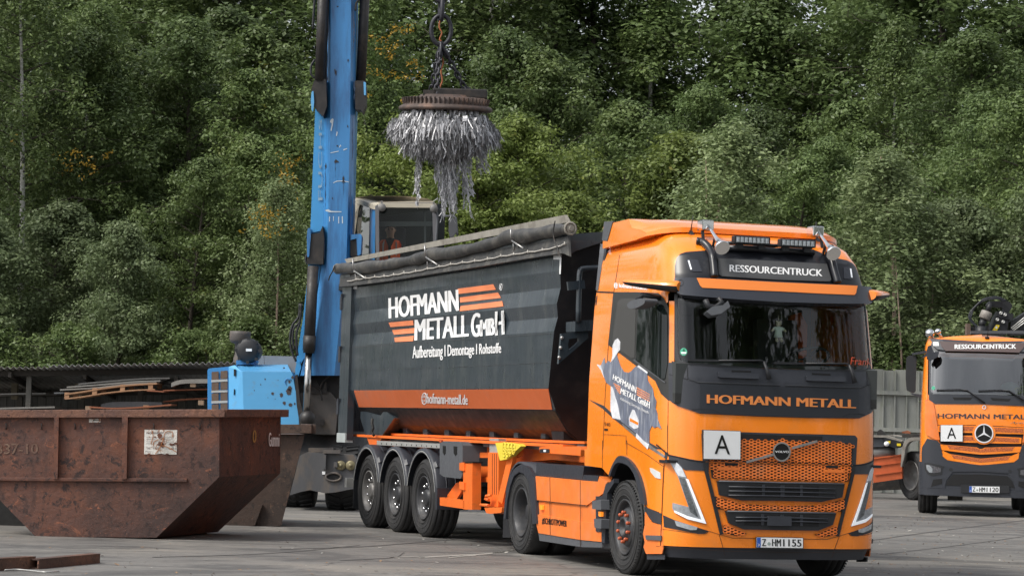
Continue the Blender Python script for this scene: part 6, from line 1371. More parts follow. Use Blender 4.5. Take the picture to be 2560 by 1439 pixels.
def p2(nm,fr,poly,mt,off=.006,th=.012,mode='SL',rr=0,step=10): return patch(nm,px(fr,poly),c2,mt,ML,off=off,th=th,mode=mode,rr=rr,step=step)
M_wind2=bpy.data.materials.new('windscreen_glass_pale'); M_wind2.use_nodes=True; glassmat(M_wind2,(.30,.36,.36),.10)
p2('windscreen_frame','Q',[(402,395),(425,312),(800,335),(800,400),(430,395),(428,650),(800,655),(800,718),(440,716),(402,690)],M_plas,.006)
p2('windscreen','Q',[(415,392),(800,395),(800,657),(425,655),(414,640)],M_wind2,.010,0)
p2('wiper_panel','Q',[(404,655),(800,657),(800,718),(440,716),(404,692)],M_plas,.014)
p2('pillar_edge','Q',[(386,440),(396,440),(394,690),(384,690)],M_or,.01)
p2('sign_board','Q',[(468,327),(800,338),(800,393),(505,388),(480,360)],mat('smoked_sign',(.085,.055,.05),.25,coat=.4),.07,.02,rr=1)
text('sign_lettering','RESSOURCENTRUCK',px('Q',[(563,348),(942,346),(942,374),(563,376)]),c2,M_white,ML,off=.075,bold=.06)
p2('corner_lamp_panel','Q',[(412,312),(488,320),(498,384),(455,378),(425,350)],M_gry,.05,.03,'B',1); p2('corner_lamp','Q',[(428,333),(462,333),(465,357),(430,357)],M_whp,.056,.01,'B',1)
text('front_lettering','HOFMANN METALL',px('Q',[(457,775),(1031,783),(1031,811),(457,805)]),c2,M_plas,ML,off=.006,bold=.05)
p2('door_edge','Q',[(378,690),(430,712),(440,760),(470,940),(440,938),(385,905),(375,880)],M_or2,.03,.04,'B')
p2('grille_opening','W',[(1015,118),(1800,118),(1800,620),(1160,560),(1070,470),(1050,360),(1015,215)],M_dark,.005)
M_mesh=mat('perforated_orange',(.62,.15,.035),.6,var=.0,col2=(.03,.01,.005),c2amt=.6,c2scale=60,c2lo=.48,c2hi=.52)
for pl,rec in (([(1020,126),(1800,130),(1800,232),(1375,226),(1028,212)],[(1040,138),(1800,142),(1800,205),(1040,196)]),([(1060,262),(1800,268),(1800,372),(1375,360),(1060,345)],[(1090,275),(1800,280),(1800,340),(1090,330)]),
    ([(1055,385),(1560,428),(1600,450),(1800,450),(1800,535),(1660,532),(1400,505),(1075,465)],[(1150,398),(1540,430),(1620,465),(1800,468),(1800,508),(1650,500),(1185,452)]),
    ([(1085,470),(1190,520),(1660,592),(1800,592),(1800,680),(1660,678),(1500,660),(1150,602),(1090,550)],[(1205,528),(1660,595),(1800,600),(1800,650),(1660,645),(1240,580)])):
    p2('grille_bar','W',pl,M_or,.03,.03); p2('grille_mesh','W',rec,M_mesh,.034,.003)
em2=empty('star_emblem',parent=ML); cc=px('W',[(1660,235)])[0]
disc_mb(cc,29,28,c2,.045).build('emblem_surround',M_or,em2); disc_mb(cc,23.5,24,c2,.06,32,None,.88).build('emblem_ring',mat('bright_star',(.8,.8,.82),.35,metal=.3),em2); disc_mb(cc,21,21.5,c2,.052).build('emblem_disc',M_ink,em2)
s_=MB()
for a in (90,210,330):
    t=rad(a); u=(math.cos(t),-math.sin(t)); v=(-u[1],u[0]); R_=22
    patch_mb([(cc[0]+v[0]*2.6,cc[1]+v[1]*2.6),(cc[0]+u[0]*R_,cc[1]+u[1]*R_),(cc[0]-v[0]*2.6,cc[1]-v[1]*2.6),(cc[0]-u[0]*1.5,cc[1]-u[1]*1.5)],c2,.062,.006,'R',0,(),s_)
s_.build('emblem_star',mat('bright_star',(.8,.8,.82),.35,metal=.3),em2)
disc_mb(px('Q',[(745,737)])[0],5,5,c2,.012,16,None,.7).build('small_badge',M_chr,ML)
text('model_lettering','Actros',px('W',[(2030,72),(2330,78),(2320,104),(2020,100)]),c2,M_chr,ML,off=.02,bold=.04,shear=.3)
AP2=Plane(MLf,(1.27,0,1.2),(1,0,0)); e=empty('hazard_plate',parent=ML)
patch('plate_back',px('W',[(1056,116),(1370,116),(1370,352),(1056,349)]),AP2,M_plas2,e,off=-.004,th=.02,step=0); patch('plate_face',px('W',[(1062,121),(1364,121),(1364,346),(1062,343)]),AP2,M_whp,e,off=0,th=.004,step=0); text('plate_letter','A',px('W',[(1150,155),(1275,155),(1275,308),(1150,306)]),AP2,M_ink,e,off=.006)
p2('bumper_corner','W',[(806,420),(872,308),(1000,330),(1055,375),(1072,480),(1095,560),(1160,612),(1660,682),(1800,682),(1800,760),(1230,765),(1140,880),(1120,960),(1120,1000),(1075,995),(800,985),(796,500)],M_plas,.03,.04)
p2('lamp_recess','W',[(835,640),(905,640),(1115,690),(1085,730),(1080,800),(955,825),(880,800),(842,740)],M_plas2,.036,.01,'B',1); p2('headlight','W',[(858,665),(905,668),(1060,712),(1062,770),(960,785),(900,775),(865,730)],mat('lamp_smoked',(.10,.10,.11),.15,coat=.8,var=.5,vscale=30),.042,.01,'B',1); p2('headlight_lens','W',[(862,672),(905,674),(948,722),(946,778),(905,775),(868,730)],M_lens,.048,.01,'B',1)
p2('lower_intake','W',[(1165,868),(1235,800),(1800,800),(1800,962),(1130,955)],M_dark,.022,.01,'SL',1); p2('side_intake','W',[(958,872),(1080,862),(1080,930),(925,975)],M_dark,.036,.005,'B')
p2('lower_bumper','W',[(778,988),(1075,1000),(1340,1006),(1800,1012),(1800,1118),(1500,1112),(1000,1092),(835,1087),(780,1062)],M_plas,.05,.06,'SL',1)
p2('fog_ring','W',[(1172,735),(1188,712),(1215,712),(1232,735),(1215,758),(1188,758)],M_plas2,.034,.003,'B',2)
FP2=Plane(MLf,(1.30,0,.5),(1,0,0)); patch('plate_block',px('W',[(1340,942),(2010,958),(2010,1062),(1340,1052)]),FP2,M_plas2,ML,off=-.01,th=.08,step=0,rr=3)
plate(('Z','HM','1120'),px('W',[(1458,965),(1876,972),(1874,1057),(1456,1049)]),FP2,ML,.0)
for c,r_ in (((408,280),.10),((458,268),.065)):
    q=c2.fr; h_=MB(); c_=at(MLf,0,.75,px('Q',[c])[0]); h_.ball(c_,r_,8,0,(1,1,.9)); h_.cyl(c_,c_+np.array([-.1,.1,-.15]),.03,6); h_.build('air_horn',M_chr,ML)
def pm2(nm,pl,fr,x,th,mt,rr=1): 
    return [patch(nm,px(fr,pl),plane(MLf,0,x,1),mt,ML,off=0,th=th,mode=md,step=0,rr=rr) for md in 'RM']
pm2('wing_mirror',[(258,560),(262,430),(278,416),(320,416),(326,440),(320,640),(305,650),(264,632)],'Q',.75,.25,M_plas2,3); pm2('mirror_arm',[(295,402),(395,384),(400,400),(300,414)],'Q',.8,.06,M_plas,1); pm2('mirror_arm',[(285,648),(375,662),(382,690),(355,680),(295,658)],'Q',.75,.06,M_plas,1)
pm2('front_mirror',[(352,435),(385,405),(395,360),(415,352),(432,395),(466,392),(458,425),(412,450),(395,445),(392,420)],'Q',1.35,.15,M_plas,2)
for pts in ([(750,712),(640,632),(600,628)],[(992,697),(900,635),(860,632)]):
    w_=MB(); P=onsurf('Q',pts,c2,.06); w_.tube(P,[.02,.014,.012],6); P=onsurf('Q',[(pts[2][0],pts[2][1]),(pts[2][0]-150,pts[2][1]+4)],c2,.045); w_.bar(P[0],P[1],.02,.03); w_.build('wiper',M_plas2,ML)
p2('grab_slot','Q',[(548,676),(676,676),(660,692),(560,692)],M_dark,.018,.004,'SL' if False else 'B',1)
disc_mb(px('Q',[(430,618)])[0],4.5,4.8,c2,.014).build('emission_sticker',MATS['green_sticker'],ML)
an=MB(); q=[c2.hit(px('Z',[(1247,745)])[0],.02)]; an.ball(q[0],.05,6,0,(1,1,.6)); an.tube([q[0],at(MLf,0,q[0][0],px('Z',[(1285,420)])[0])],.007,5); an.build('antenna',M_ink,ML)
it2=MB(); it2.ball(at(MLf,0,.85,px('Q',[(905,615)])[0]),.16,7,0,(1,1.2,.7)); it2.build('dashboard_cushion',mat('mint_cloth',(.35,.55,.48),.8),ML); it2=MB(); c_=at(MLf,0,.85,px('Q',[(752,608)])[0]); it2.box(c_,(.03,.8/2,.26),bev=.01); it2.build('dashboard_screen',M_plas,ML)
patch('name_plate',px('Q',[(932,618),(1040,590),(1040,636),(942,660)]),Plane(MLf,(1.02,0,2.6),(1,0,0)),mat('yellow_green_sign',(.50,.55,.08),.5),ML,off=0,th=.01,step=0); text('name_plate_lettering','ST',px('Q',[(948,622),(990,611),(990,636),(950,646)]),Plane(MLf,(1.02,0,2.6),(1,0,0)),M_ink,ML,off=.004,bold=.03)
ch=MB(); 
for y in (-.4,.4): ch.box((-4,y,.95),(7.5,.1,.28))
ch.box((.5,0,.65),(1.0,1.9,.5)); ch.box((-3.5,0,.7),(2,2.2,.5)); ch.box((.62,-.48,.42),(.12,.3,.25)); ch.build('chassis',M_und,ML)
for sg in (1,-1):
    for x in (-.1,-4.6): w_=make_wheel('trailer',ML,(x,-1.22*sg,.52),sg<0,.52); 
# loading crane behind the cab
CY=51.9
def z_(nm,pl,Y=CY,th=.3,mt=M_plas2,rr=1,fr='Z'):
    m_=MB(); quadm(m_,'O',rnd(px(fr,pl),rr) if rr else px(fr,pl),Y,th); o=m_.build(nm,mt,None); o.parent=CRN; o.data.transform(Matrix.Translation(-Vector(CRN.location))); return o
CRN=empty('loading_crane',tuple(W(px('Z',[(1500,640)])[0],CY)),0,'folded black loading crane with hoses above the parked truck cab','crane')
z_('crane_arm',[(1258,245),(1300,193),(1560,193),(1612,232),(1622,285),(1572,362),(1468,350),(1480,292),(1330,268),(1270,272)]); z_('crane_head',[(1430,338),(1645,385),(1622,485),(1378,425)],CY-.05,.4); z_('crane_column',[(1378,420),(1572,492),(1530,700),(1290,700),(1300,620)],CY-.02,.4); z_('crane_boom',[(1600,505),(1799,380),(2050,230),(2050,420),(1799,560),(1799,700),(1600,700)],CY,.4)
z_('warning_label',[(1382,545),(1436,555),(1398,634),(1324,634)],CY-.06,.02,mat('yellow_label',(.75,.55,.02),.5),1); z_('label_mark',[(1370,575),(1385,568),(1400,578),(1400,600),(1385,608),(1368,598)],CY-.07,.01,M_whp,1)
for c in ((1455,372),(1518,398),(1402,470),(1490,505)):
    m_=MB(); q=W(px('Z',[c])[0],CY-.08)-Vector(CRN.location); m_.lathe([(0,0),(.014,0),(.014,-.01),(.034,-.012),(.036,.06)],q,'Y',14); m_.build('crane_bolt',M_alu,CRN)
m_=MB(); A_,B_=[W(p,CY-.1)-Vector(CRN.location) for p in px('Z',[(1300,225),(1155,570)])]; m_.tube([A_,A_+(B_-A_)*.35],.055,10); m_.tube([A_+(B_-A_)*.72,B_],.075,10); m_.tube([B_,B_+Vector((0,0,-.3))],.12,8); m_.build('rotator_shaft',M_plas2,CRN)
m_=MB(); m_.tube([A_+(B_-A_)*.36,A_+(B_-A_)*.40,A_+(B_-A_)*.66,A_+(B_-A_)*.70],[.11,.125,.125,.10],16); m_.build('rotator_motor',mat('greasy_grey',(.22,.20,.18),.5,var=.3,vscale=20),CRN)
for k in range(3):
    m_=MB(); d=k*16; m_.tube([W(p,CY-.15+k*.05)-Vector(CRN.location) for p in px('Z',curve([(1535-d,185+d*.6),(1400,130+d),(1200,160+d),(1060,280+d*.6),(985+d,370+d),(975+d,450),(1030+d,530),(1130,600)],5))],.014,6); m_.build('crane_hose',M_plas,CRN)
m_=MB()
for k in range(3): m_.tube([W(p,CY-.05)-Vector(CRN.location) for p in px('Z',[(1605+k*20,600+k*18),(1799,445+k*38),(2050,290+k*38)])],.014,6)
m_.build('crane_pipes',M_alu,CRN)
z_('timber_post',[(942,530),(998,530),(1000,700),(940,700)],CY+.1,.2,mat('brown_post',(.13,.09,.07),.8),0); z_('crane_base',[(1000,575),(1290,560),(1310,700),(1000,700)],CY+.3,.5); z_('cab_top_guard',[(1010,640),(1690,632),(1799,640),(1799,680),(1000,680)],CY-.9,.1,M_gry,0)
# truck platform body behind the crane (hidden by the cab)
pb=MB(); pb.box((-4.4,0,1.2),(5.2,2.4,.15)); pb.build('load_bed',M_und,ML)
# ---------------------------------------------------------------- hook-lift trailer between the two lorries
HT=empty('flatbed_trailer',tuple(G((2270,1237)) ),0,'low orange hook-lift trailer with grey deck parked by the fence between both trucks','trailer'); HT.location=Vector((HT.location.x,60,0))
YH=59.6
def h_(nm,pl,Y=YH,th=.4,mt=M_orf,rr=0,dirv=(.3,1,0)):
    m_=MB(); quadm(m_,'O',rnd(px('W',pl),rr) if rr else px('W',pl),Y,th,0,dirv); o=m_.build(nm,mt,None); o.parent=HT; o.data.transform(Matrix.Translation(-Vector(HT.location))); return o
M_or3=mat('faded_orange',(.48,.10,.03),.6,var=.15,vscale=3)
h_('side_panel',[(-300,620),(150,572),(525,528),(530,860),(150,915),(-300,960)],YH,.2,M_or3); h_('panel_edge',[(-300,615),(150,567),(525,523),(525,540),(150,590),(-300,636)],YH-.03,.03,M_or3); h_('panel_edge',[(150,675),(520,628),(520,642),(150,690)],YH-.03,.03,M_or3); h_('panel_edge',[(150,800),(525,750),(525,765),(150,815)],YH-.03,.03,M_or3)
M_deck=mat('grey_deck',(.26,.24,.21),.7,var=.2,vscale=3,col2=(.12,.09,.07),c2amt=.6)
h_('deck',[(-200,250),(310,262),(525,332),(520,372),(430,340),(300,292),(-200,285)],YH-.1,.3,M_deck); h_('deck',[(310,262),(560,292),(860,278),(860,240),(640,240),(525,280),(380,255)],YH+.6,1.2,M_deck)
h_('deck_beam',[(525,255),(640,240),(860,245),(860,285),(525,290)],YH+.3,.3,M_und)
h_('equipment_box',[(280,290),(520,352),(515,412),(480,430),(430,440),(290,400)],YH-.15,.4,M_plas2); h_('ribbed_panel',[(-100,290),(275,292),(278,420),(-100,430)],YH,.3,M_gry); h_('warning_label',[(455,372),(510,375),(508,410),(455,408)],YH-.17,.02,mat('yellow_label')); h_('tank_tag',[(325,340),(365,340),(360,375),(330,372)],YH-.17,.02,mat('yellow_label'))
m_=MB(); q=W(px('W',[(316,380)])[0],YH-.2)-Vector(HT.location); m_.lathe([(0,0),(.06,0),(.06,.08)],q,'Y',16); m_.build('lamp_disc',M_whp,HT)
m_=MB(); q=[W(p,YH+.2)-Vector(HT.location) for p in px('W',[(-60,520),(240,500),(420,500)])]; m_.tube(q,[.17,.17,.15],14); m_.build('air_tank',M_rimg,HT)
fd=MB(); o_=[(520,700),(555,560),(575,430),(620,360),(700,335),(860,330)]; i_=[(860,290),(660,290),(580,330),(535,400),(520,520),(505,700)]
h_('mudguard',curve(o_,3)+curve(i_,3),YH-.25,.5,M_deck)
for (cx,cy,Y) in ((640,735,YH+.1),(800,735,YH+1.4)):
    q=W(px('W',[(cx,cy)])[0],Y)-Vector(HT.location); q.z=.60; e=empty('wheel',tuple(q),0,parent=HT); e.rotation_euler=(0,0,rad(-69)) ; 
    m_=MB(); tyre(m_,.60,.38,.19,0,False,.36); m_.build('tyre',M_tyre,e); m_=MB(); m_.lathe([(.37,.03),(.372,.01),(.35,.01),(.33,.06),(.31,.12),(.12,.14),(0,.10)],(0,0,0),'Y',30); m_.build('rim',M_rimg,e)
h_('underframe',[(-200,900),(520,860),(860,560),(860,1000),(-200,1040)],YH+1.2,.3,M_und)
h_('scrap_pile',[(180,210),(220,180),(270,215),(300,250),(180,262)],YH+.3,.2,M_und); h_('coupling_pipe',[(525,210),(600,195),(640,215),(640,240),(525,232)],YH+.3,.15,mat('rusty_sheet'))
# ---------------------------------------------------------------- ground
def groundmat():
    m=bpy.data.materials.new('worn_yard_asphalt'); m.use_nodes=True; n=m.node_tree.nodes; l=m.node_tree.links; b=n['Principled BSDF']
    tc=n.new('ShaderNodeTexCoord')
    def mp(sc): q=n.new('ShaderNodeMapping'); q.inputs['Scale'].default_value=sc; l.new(tc.outputs['Object'],q.inputs[0]); return q.outputs[0]
    def nz(v,s,d=6,r=.6,di=0):
        t=n.new('ShaderNodeTexNoise'); t.inputs['Scale'].default_value=s; t.inputs['Detail'].default_value=d; t.inputs['Roughness'].default_value=r; t.inputs['Distortion'].default_value=di; l.new(v,t.inputs['Vector']); return t.outputs['Fac']
    def rg(f,lo,hi,a=0,c=1):
        r=n.new('ShaderNodeMapRange'); r.inputs[1].default_value=lo; r.inputs[2].default_value=hi; r.inputs[3].default_value=a; r.inputs[4].default_value=c; l.new(f,r.inputs[0]); return r.outputs[0]
    def mx(f,a,c,t='MIX'):
        x=n.new('ShaderNodeMixRGB'); x.blend_type=t
        if isinstance(f,float): x.inputs[0].default_value=f
        else: l.new(f,x.inputs[0])
        for i,q in ((1,a),(2,c)):
            if isinstance(q,tuple): x.inputs[i].default_value=(*q,1)
            else: l.new(q,x.inputs[i])
        return x.outputs[0]
    o=mp((1,1,1)); st=mp((.35,1.3,1)); ob=mp((.8,.5,1))
    cur=mx(rg(nz(st,.35),.35,.65),(.17,.162,.15),(.115,.11,.104))
    cur=mx(rg(nz(o,.18,4),.50,.70),cur,(.235,.215,.185))
    cur=mx(rg(nz(st,1.3,8,.7,1.0),.51,.60,0,.8),cur,(.070,.068,.066)); cur=mx(rg(nz(o,.22,7,.68,1.5),.54,.60,0,.65),cur,(.06,.058,.056)); cur=mx(rg(nz(ob,.55,8,.7,.8),.58,.68,0,.5),cur,(.30,.285,.255))
    cur=mx(rg(nz(ob,.8,8,.72,.6),.63,.72,0,.6),cur,(.24,.16,.11))
    cur=mx(rg(nz(o,55,5,.7),.35,.65,.78,1.18),cur,cur,'MULTIPLY') if False else cur
    g=rg(nz(o,60,4,.75),.3,.7,.78,1.2); x=n.new('ShaderNodeMixRGB'); x.blend_type='MULTIPLY'; x.inputs[0].default_value=1; l.new(cur,x.inputs[1]); l.new(g,x.inputs[2]); cur=x.outputs[0]
    g=rg(nz(o,7,6,.7),.3,.7,.86,1.12); x=n.new('ShaderNodeMixRGB'); x.blend_type='MULTIPLY'; x.inputs[0].default_value=1; l.new(cur,x.inputs[1]); l.new(g,x.inputs[2]); cur=x.outputs[0]
    # thin cracks
    v=n.new('ShaderNodeTexVoronoi'); v.feature='DISTANCE_TO_EDGE'; v.inputs['Scale'].default_value=.28; wp=n.new('ShaderNodeMixRGB'); wp.inputs[0].default_value=.12; l.new(o,wp.inputs[1]); t=n.new('ShaderNodeTexNoise'); t.inputs['Scale'].default_value=1.4; t.inputs['Detail'].default_value=6; l.new(o,t.inputs['Vector']); l.new(t.outputs['Color'],wp.inputs[2]); wp.blend_type='ADD'; wp.inputs[0].default_value=.8; l.new(wp.outputs[0],v.inputs['Vector'])
    cr=rg(v.outputs['Distance'],.002,.007,1,0); ck=n.new('ShaderNodeMath'); ck.operation='MULTIPLY'; l.new(cr,ck.inputs[0]); l.new(rg(nz(o,.5,3),.45,.6),ck.inputs[1])
    cur=mx(ck.outputs[0],cur,(.065,.062,.058))
    l.new(cur,b.inputs['Base Color']); l.new(rg(nz(st,1.1,5),.35,.7,.62,.92),b.inputs['Roughness'])
    bp=n.new('ShaderNodeBump'); bp.inputs['Strength'].default_value=.35; bp.inputs['Distance'].default_value=.01; l.new(nz(o,40,6,.7),bp.inputs['Height']); l.new(bp.outputs[0],b.inputs['Normal'])
    return m
g=MB(); g.add([(-400,-120,0),(400,-120,0),(400,600,0),(-400,600,0)],[(0,1,2,3)]); o=g.build('ground',groundmat(),recalc=False); setp(o,kind='structure')
# worn paint smears and oily patches on the yard: flat sheets a few millimetres up
def gpatch(name,lines,mt,label,cat):
    mb=MB()
    for pts in lines:
        P=[G(p) for p in pts]; mb.add([(p.x,p.y,.004) for p in P],[tuple(t) for t in mgeo.tessellate_polygon([[Vector((a,b,0)) for a,b in pts]])])
    o=mb.build(name,mt,recalc=False); setp(o,label,cat,kind='stuff'); return o
sm=mat('pale_smear',(.30,.29,.265),.8,var=.2,vscale=8)
gpatch('paint_smears',[strip('K',curve(l_,4),w_) for l_,w_ in (([(390,1307),(520,1300),(640,1306)],1.1),([(600,1306),(750,1297),(880,1290),(1000,1285),(1100,1278),(1190,1265),(1260,1255)],2.4),([(810,1310),(900,1298),(1010,1290)],1.6),([(1130,1272),(1200,1264),(1280,1250)],1.4))],sm,'pale scraped paint smears on the yard beside the trailer','paint smear')
random.seed(21)
mk=mat('dark_tyre_marks',(.075,.072,.070),.85,var=.3,vscale=6)
gpatch('tyre_marks',[strip('O',curve(l_,5),w_) for l_,w_ in (([(700,1372),(900,1366),(1080,1352),(1200,1340)],1.5),([(380,1392),(600,1386),(760,1376),(900,1362)],1.2),([(2180,1350),(2320,1330),(2560,1300)],1.6),([(2200,1385),(2400,1362),(2560,1340)],1.0),([(850,1400),(980,1393),(1010,1380)],1.4))],mk,'dark curved tyre marks on the yard in front of the trucks','tyre marks')
lv=MB()
for i in range(900):
    if random.random()<.5: x=random.uniform(2150,2560); y=random.uniform(1240,1439)
    else: x=random.uniform(0,2560); y=random.uniform(1290,1439)
    p=G((x,y)); s_=random.uniform(.008,.03)*(1 if random.random()<.85 else 1.7); a=random.uniform(0,6.3); t=random.uniform(.1,.6)
    u=Vector((math.cos(a),math.sin(a),t*.5))*s_; v=Vector((-math.sin(a),math.cos(a),0))*s_*.6; c=Vector((p.x,p.y,.012)); lv.add([c-u,c+v,c+u,c-v],[(0,1,2,3)],0 if random.random()<.75 else 1)
o=lv.build('fallen_leaves_and_grit',[mat('dry_leaf',(.22,.14,.08),.8,var=.4,vscale=30),mat('pale_chips',(.42,.40,.36),.8)],recalc=False); setp(o,'small dry leaves and grit scattered over the yard','litter',None,'stuff')
# ---------------------------------------------------------------- trees
def leafmat(name,c1,c2,c3=None):
    m=bpy.data.materials.new(name); m.use_nodes=True; n=m.node_tree.nodes; l=m.node_tree.links; b=n['Principled BSDF']
    tc=n.new('ShaderNodeTexCoord'); oi=n.new('ShaderNodeObjectInfo')
    t=n.new('ShaderNodeTexNoise'); t.inputs['Scale'].default_value=.7; t.inputs['Detail'].default_value=3; l.new(tc.outputs['Object'],t.inputs['Vector'])
    t2=n.new('ShaderNodeTexNoise'); t2.inputs['Scale'].default_value=9; t2.inputs['Detail'].default_value=2; l.new(tc.outputs['Object'],t2.inputs['Vector'])
    ad=n.new('ShaderNodeMath'); ad.operation='MULTIPLY_ADD'; ad.inputs[1].default_value=.5; l.new(t2.outputs['Fac'],ad.inputs[0]); 
    h=n.new('ShaderNodeMath'); h.operation='MULTIPLY'; h.inputs[1].default_value=.6; l.new(t.outputs['Fac'],h.inputs[0]); l.new(h.outputs[0],ad.inputs[2])
    r=n.new('ShaderNodeMapRange'); r.inputs[1].default_value=.36; r.inputs[2].default_value=.74; l.new(ad.outputs[0],r.inputs[0])
    x=n.new('ShaderNodeMixRGB'); l.new(r.outputs[0],x.inputs[0]); x.inputs[1].default_value=(*c1,1); x.inputs[2].default_value=(*c2,1); cur=x.outputs[0]
    if c3:
        r3=n.new('ShaderNodeMapRange'); r3.inputs[1].default_value=.66; r3.inputs[2].default_value=.76; t3=n.new('ShaderNodeTexNoise'); t3.inputs['Scale'].default_value=1.6; t3.inputs['Detail'].default_value=5; l.new(tc.outputs['Object'],t3.inputs['Vector']); l.new(t3.outputs['Fac'],r3.inputs[0])
        y=n.new('ShaderNodeMixRGB'); l.new(r3.outputs[0],y.inputs[0]); l.new(cur,y.inputs[1]); y.inputs[2].default_value=(*c3,1); cur=y.outputs[0]
    hv=n.new('ShaderNodeHueSaturation'); rv=n.new('ShaderNodeMapRange'); rv.inputs[3].default_value=.75; rv.inputs[4].default_value=1.25; l.new(oi.outputs['Random'],rv.inputs[0]); l.new(rv.outputs[0],hv.inputs['Value']); l.new(cur,hv.inputs['Color']); cur=hv.outputs[0]
    l.new(cur,b.inputs['Base Color']); b.inputs['Roughness'].default_value=.48; b.inputs['Specular IOR Level'].default_value=.35
    tr=n.new('ShaderNodeBsdfTranslucent'); l.new(cur,tr.inputs[0]); ms=n.new('ShaderNodeMixShader'); ms.inputs[0].default_value=.35; l.new(b.outputs[0],ms.inputs[1]); l.new(tr.outputs[0],ms.inputs[2]); l.new(ms.outputs[0],n['Material Output'].inputs[0])
    return m
LM_={'dark':leafmat('leaves_dark',(.066,.105,.036),(.150,.205,.070)),'grey':leafmat('leaves_grey_green',(.108,.152,.068),(.210,.260,.125)),'lime':leafmat('leaves_yellow_green',(.115,.165,.036),(.240,.295,.080),(.24,.22,.05)),'mid':leafmat('leaves_mid_green',(.082,.128,.040),(.175,.230,.080),(.20,.18,.04)),'pale':leafmat('leaves_pale_green',(.145,.195,.085),(.270,.325,.155)),'yellow':leafmat('leaves_autumn',(.26,.15,.02),(.38,.25,.03))}
M_bark=mat('bark',(.055,.045,.035),.9,var=.3,vscale=6,bump=.5,bscale=20); M_birch=mat('birch_bark',(.42,.41,.38),.8,var=.1,vscale=5,stretch=(1,1,2.5),col2=(.03,.028,.025),c2amt=.95,c2scale=3.0,c2lo=.56,c2hi=.60); M_thin=mat('pinkish_bark',(.30,.22,.17),.8,var=.2)
def leaves(rng,cent,rad_,cnt,size,droop,V):
    """append leaf quads round a clump centre"""
    N=cnt; d=rng.normal(size=(N,3)); d/=np.linalg.norm(d,axis=1)[:,None]; r=rng.random(N)**.45
    P=cent+d*r[:,None]*np.array(rad_)
    nn=d*.7+rng.normal(size=(N,3))*.42; nn[:,2]+=.75; nn/=np.linalg.norm(nn,axis=1)[:,None]
    a=rng.normal(size=(N,3)); a[:,2]-=droop*.6; a=np.cross(nn,np.cross(a,nn)); a/=np.linalg.norm(a,axis=1)[:,None]
    b=np.cross(nn,a)
    s=size*(.6+.8*rng.random(N))[:,None]
    V.append(np.stack([P-a*s*.5,P+b*s*.27,P+a*s*.5,P-b*s*.27],1))
def mkcrown(name,V,mt,smooth=False):
    V=np.concatenate(V).reshape(-1,3); n=len(V)//4; me=bpy.data.meshes.new(name)
    me.vertices.add(len(V)); me.vertices.foreach_set('co',V.astype(np.float32).ravel()); me.loops.add(n*4); me.loops.foreach_set('vertex_index',np.arange(n*4,dtype=np.int32)); me.polygons.add(n); me.polygons.foreach_set('loop_start',np.arange(0,n*4,4,dtype=np.int32)); me.polygons.foreach_set('loop_total',np.full(n,4,dtype=np.int32)); me.materials.append(mt); me.update(calc_edges=True)
    return me
def proto(seed,H,R,base_,kind,trunkm,leafn,lsize,shape='round',droop=.5,tr=.16,nl=34,clump=.55):
    rng=np.random.default_rng(seed); tm=MB(); V=[]
    bend=rng.normal(size=2)*.03*H
    def tp(t): return np.array([bend[0]*t*t,bend[1]*t*t+.1*math.sin(t*5+seed),H*t])
    pts=[tp(t) for t in np.linspace(0,.97,12)]; tm.tube(pts,[tr*(1-.93*t)+.012 for t in np.linspace(0,1,12)],8)
    cl=[]
    for i in range(nl):
        t=base_+(1-base_)*((i+rng.random())/nl); h=(t-base_)/(1-base_)
        prof={'round':math.sin(math.pi*min(1,(h*.86+.14)))**.6,'cone':(1-h)**.75+.12,'bush':(1-h**1.7)**.6,'egg':math.sin(math.pi*(h*.78+.2))**.8}[shape]
        Rr=R*prof*(.65+.5*rng.random()); az=i*2.4+rng.random(); st=tp(t*.96); up=rng.uniform(.1,.75)*Rr*(.6 if shape!='bush' else .9)
        if droop>1: up*=.5
        en=st+np.array([math.cos(az)*Rr,math.sin(az)*Rr,up]); mid=(st+en)/2+np.array([0,0,.12*Rr])
        tm.tube([st,mid,en],[tr*.30*(1-.7*t)+.008,tr*.17*(1-.7*t)+.006,.005],5,1,cap=False)
        for k in range(5):
            f=.35+.65*k/4; c=(st*(1-f)**2+2*mid*f*(1-f)+en*f*f)+rng.normal(size=3)*.16*Rr*np.array([1,1,.7]); cl.append((c,clump*(.7+.6*rng.random())))
            if rng.random()<.5: tm.tube([st*(1-f)+en*f,c+rng.normal(size=3)*.1],[.010,.004],4,1,cap=False)
    cl.append((tp(.97),clump*.8)); cl.append((tp(.90),clump)); per=leafn//len(cl)
    for c,r in cl: leaves(rng,c,(r,r,r*(.62 if droop<1 else 1.15)),max(10,int(per*r/clump)),lsize,droop,V)
    tmesh=tm.build('trunk',[trunkm,M_bark]); bpy.context.view_layer.update(); td=tmesh.data; bpy.data.objects.remove(tmesh)
    return td,mkcrown('crown',V,LM_[kind])
